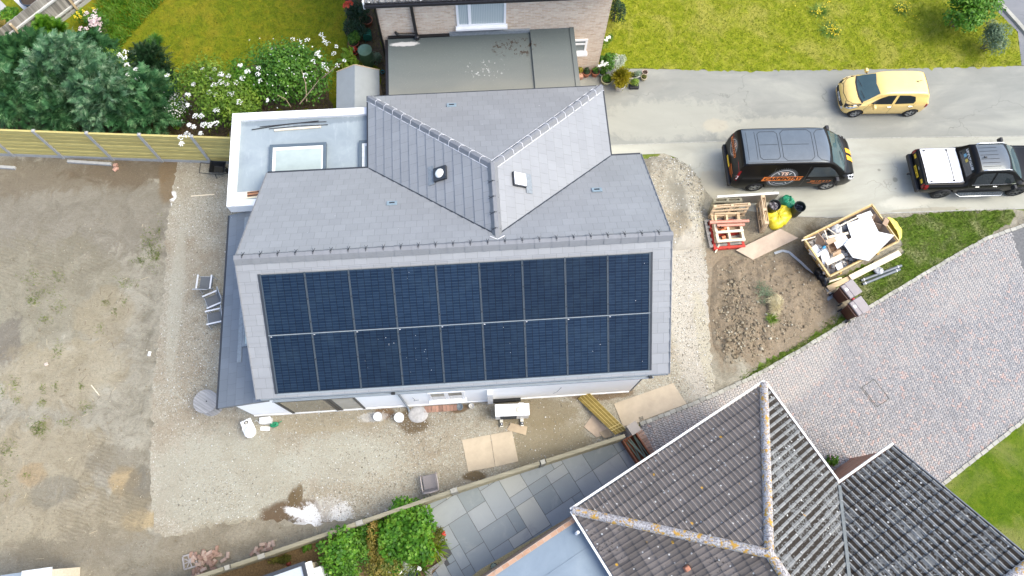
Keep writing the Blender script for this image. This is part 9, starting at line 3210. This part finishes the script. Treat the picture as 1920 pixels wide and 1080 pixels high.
for a, b, lab in mb_list:
 p0, p1 = P(*a, .16), P(*b, .16)
 p0.z = p1.z = 0
 mb = MB()
 mb.beam(Vector((0, 0, .09)), p1 - p0 + Vector((0, 0, .09)), .10, .16)
 mb.beam(Vector((0, 0, .172)), p1 - p0 + Vector((0, 0, .172)), .035, .008)
 thing('sleeper', mb, M_silver, lab, 'sleeper', None, None, 0, p0 + Vector((0, 0, .01)))
c_ = P(803, 1073, .1)
mb = MB()
for k in range(3):
 mb.box((k * .02, -k * .115, .06), (.22, .105, .08), -.2)
thing('edging_bricks', mb, brick_mat('orange_brick', (.40, .16, .08), (.44, .2, .12), (.4, .35, .3)), 'short row of orange bricks at the end of the corner bed', 'bricks', None, None, .004, (c_.x, c_.y, .01))
pot(775, 1083, .17, .22, plain('blue_glaze', (0.03, 0.08, 0.22), .2, .15, 6), 'blue glazed pot at the bottom edge of the bed', LG['grey'], n=80)
pot(926, 1062, .10, .12, plain('dark_pot', (.04, .05, .07), .5), 'dark pot of white flowers at the edge of the blue grey roof', LG['silver'], n=120, ll=.06, lw=.04, ph=.12, z0=.035)
c_ = P(1562, 862, .5)
e = empty('flower_pot', (c_.x, c_.y, .022), 0, 'pot of red geraniums standing in the corner by the brick porch', 'plant pot')
mb = MB()
mb.lathe([(.12, 0), (.17, .28), (.19, .28), (.19, .32), (.16, .32)], (0, 0, 0), 22)
mb.build('pot', M_silver, e)
pts, out = cloud_points([(c_.x, c_.y, .48, .19, .19, .15)], 420, .3)
leaf_mesh('foliage', pts, out, .07, .05, LG['bright'], e, (c_.x, c_.y, .022), .8)
pts, out = cloud_points([(c_.x - .02, c_.y + .08, .58, .14, .1, .06)], 26, .6)
leaf_mesh('flowers', pts, out, .06, .05, LG['pink'], e, (c_.x, c_.y, .022), .8)
# ================================================================== CAMERA, SKY, SUN
cam = bpy.data.cameras.new('camera')
co = bpy.data.objects.new('camera', cam)
COL.objects.link(co)
co.matrix_world = Matrix.Translation((0, 0, CAMH)) @ RM.to_4x4()
cam.sensor_width = 36
cam.lens = 36 * FPX / 1920
cam.clip_end = 2000
scene.camera = co
w = bpy.data.worlds.new('World')
scene.world = w
w.use_nodes = True
nt = w.node_tree
sky = nt.nodes.new('ShaderNodeTexSky')
sky.sky_type = 'NISHITA'
sky.sun_disc = False
SUN_EL, SUN_AZ = rad(57), rad(104)        # azimuth measured from +y towards +x
sky.sun_elevation = SUN_EL
sky.sun_rotation = SUN_AZ
sky.dust_density = 2.5
sky.air_density = 0.75
sky.ozone_density = 0.2
bg = nt.nodes['Background']
bg.inputs['Strength'].default_value = 0.15
nt.links.new(sky.outputs[0], bg.inputs['Color'])
sd = bpy.data.lights.new('sun', 'SUN')
sd.energy = 0.9
sd.angle = rad(45)
sd.color = (0.99, 0.985, 0.78)
so = bpy.data.objects.new('sun', sd)
COL.objects.link(so)
d = Vector((math.sin(SUN_AZ) * math.cos(SUN_EL), math.cos(SUN_AZ) * math.cos(SUN_EL), math.sin(SUN_EL)))
so.rotation_euler = d.to_track_quat('Z', 'Y').to_euler()
so.location = d * 60
vs = scene.view_settings
vs.view_transform = 'Standard'
vs.look = 'None'
vs.exposure = 1.58
vs.gamma = 1.0
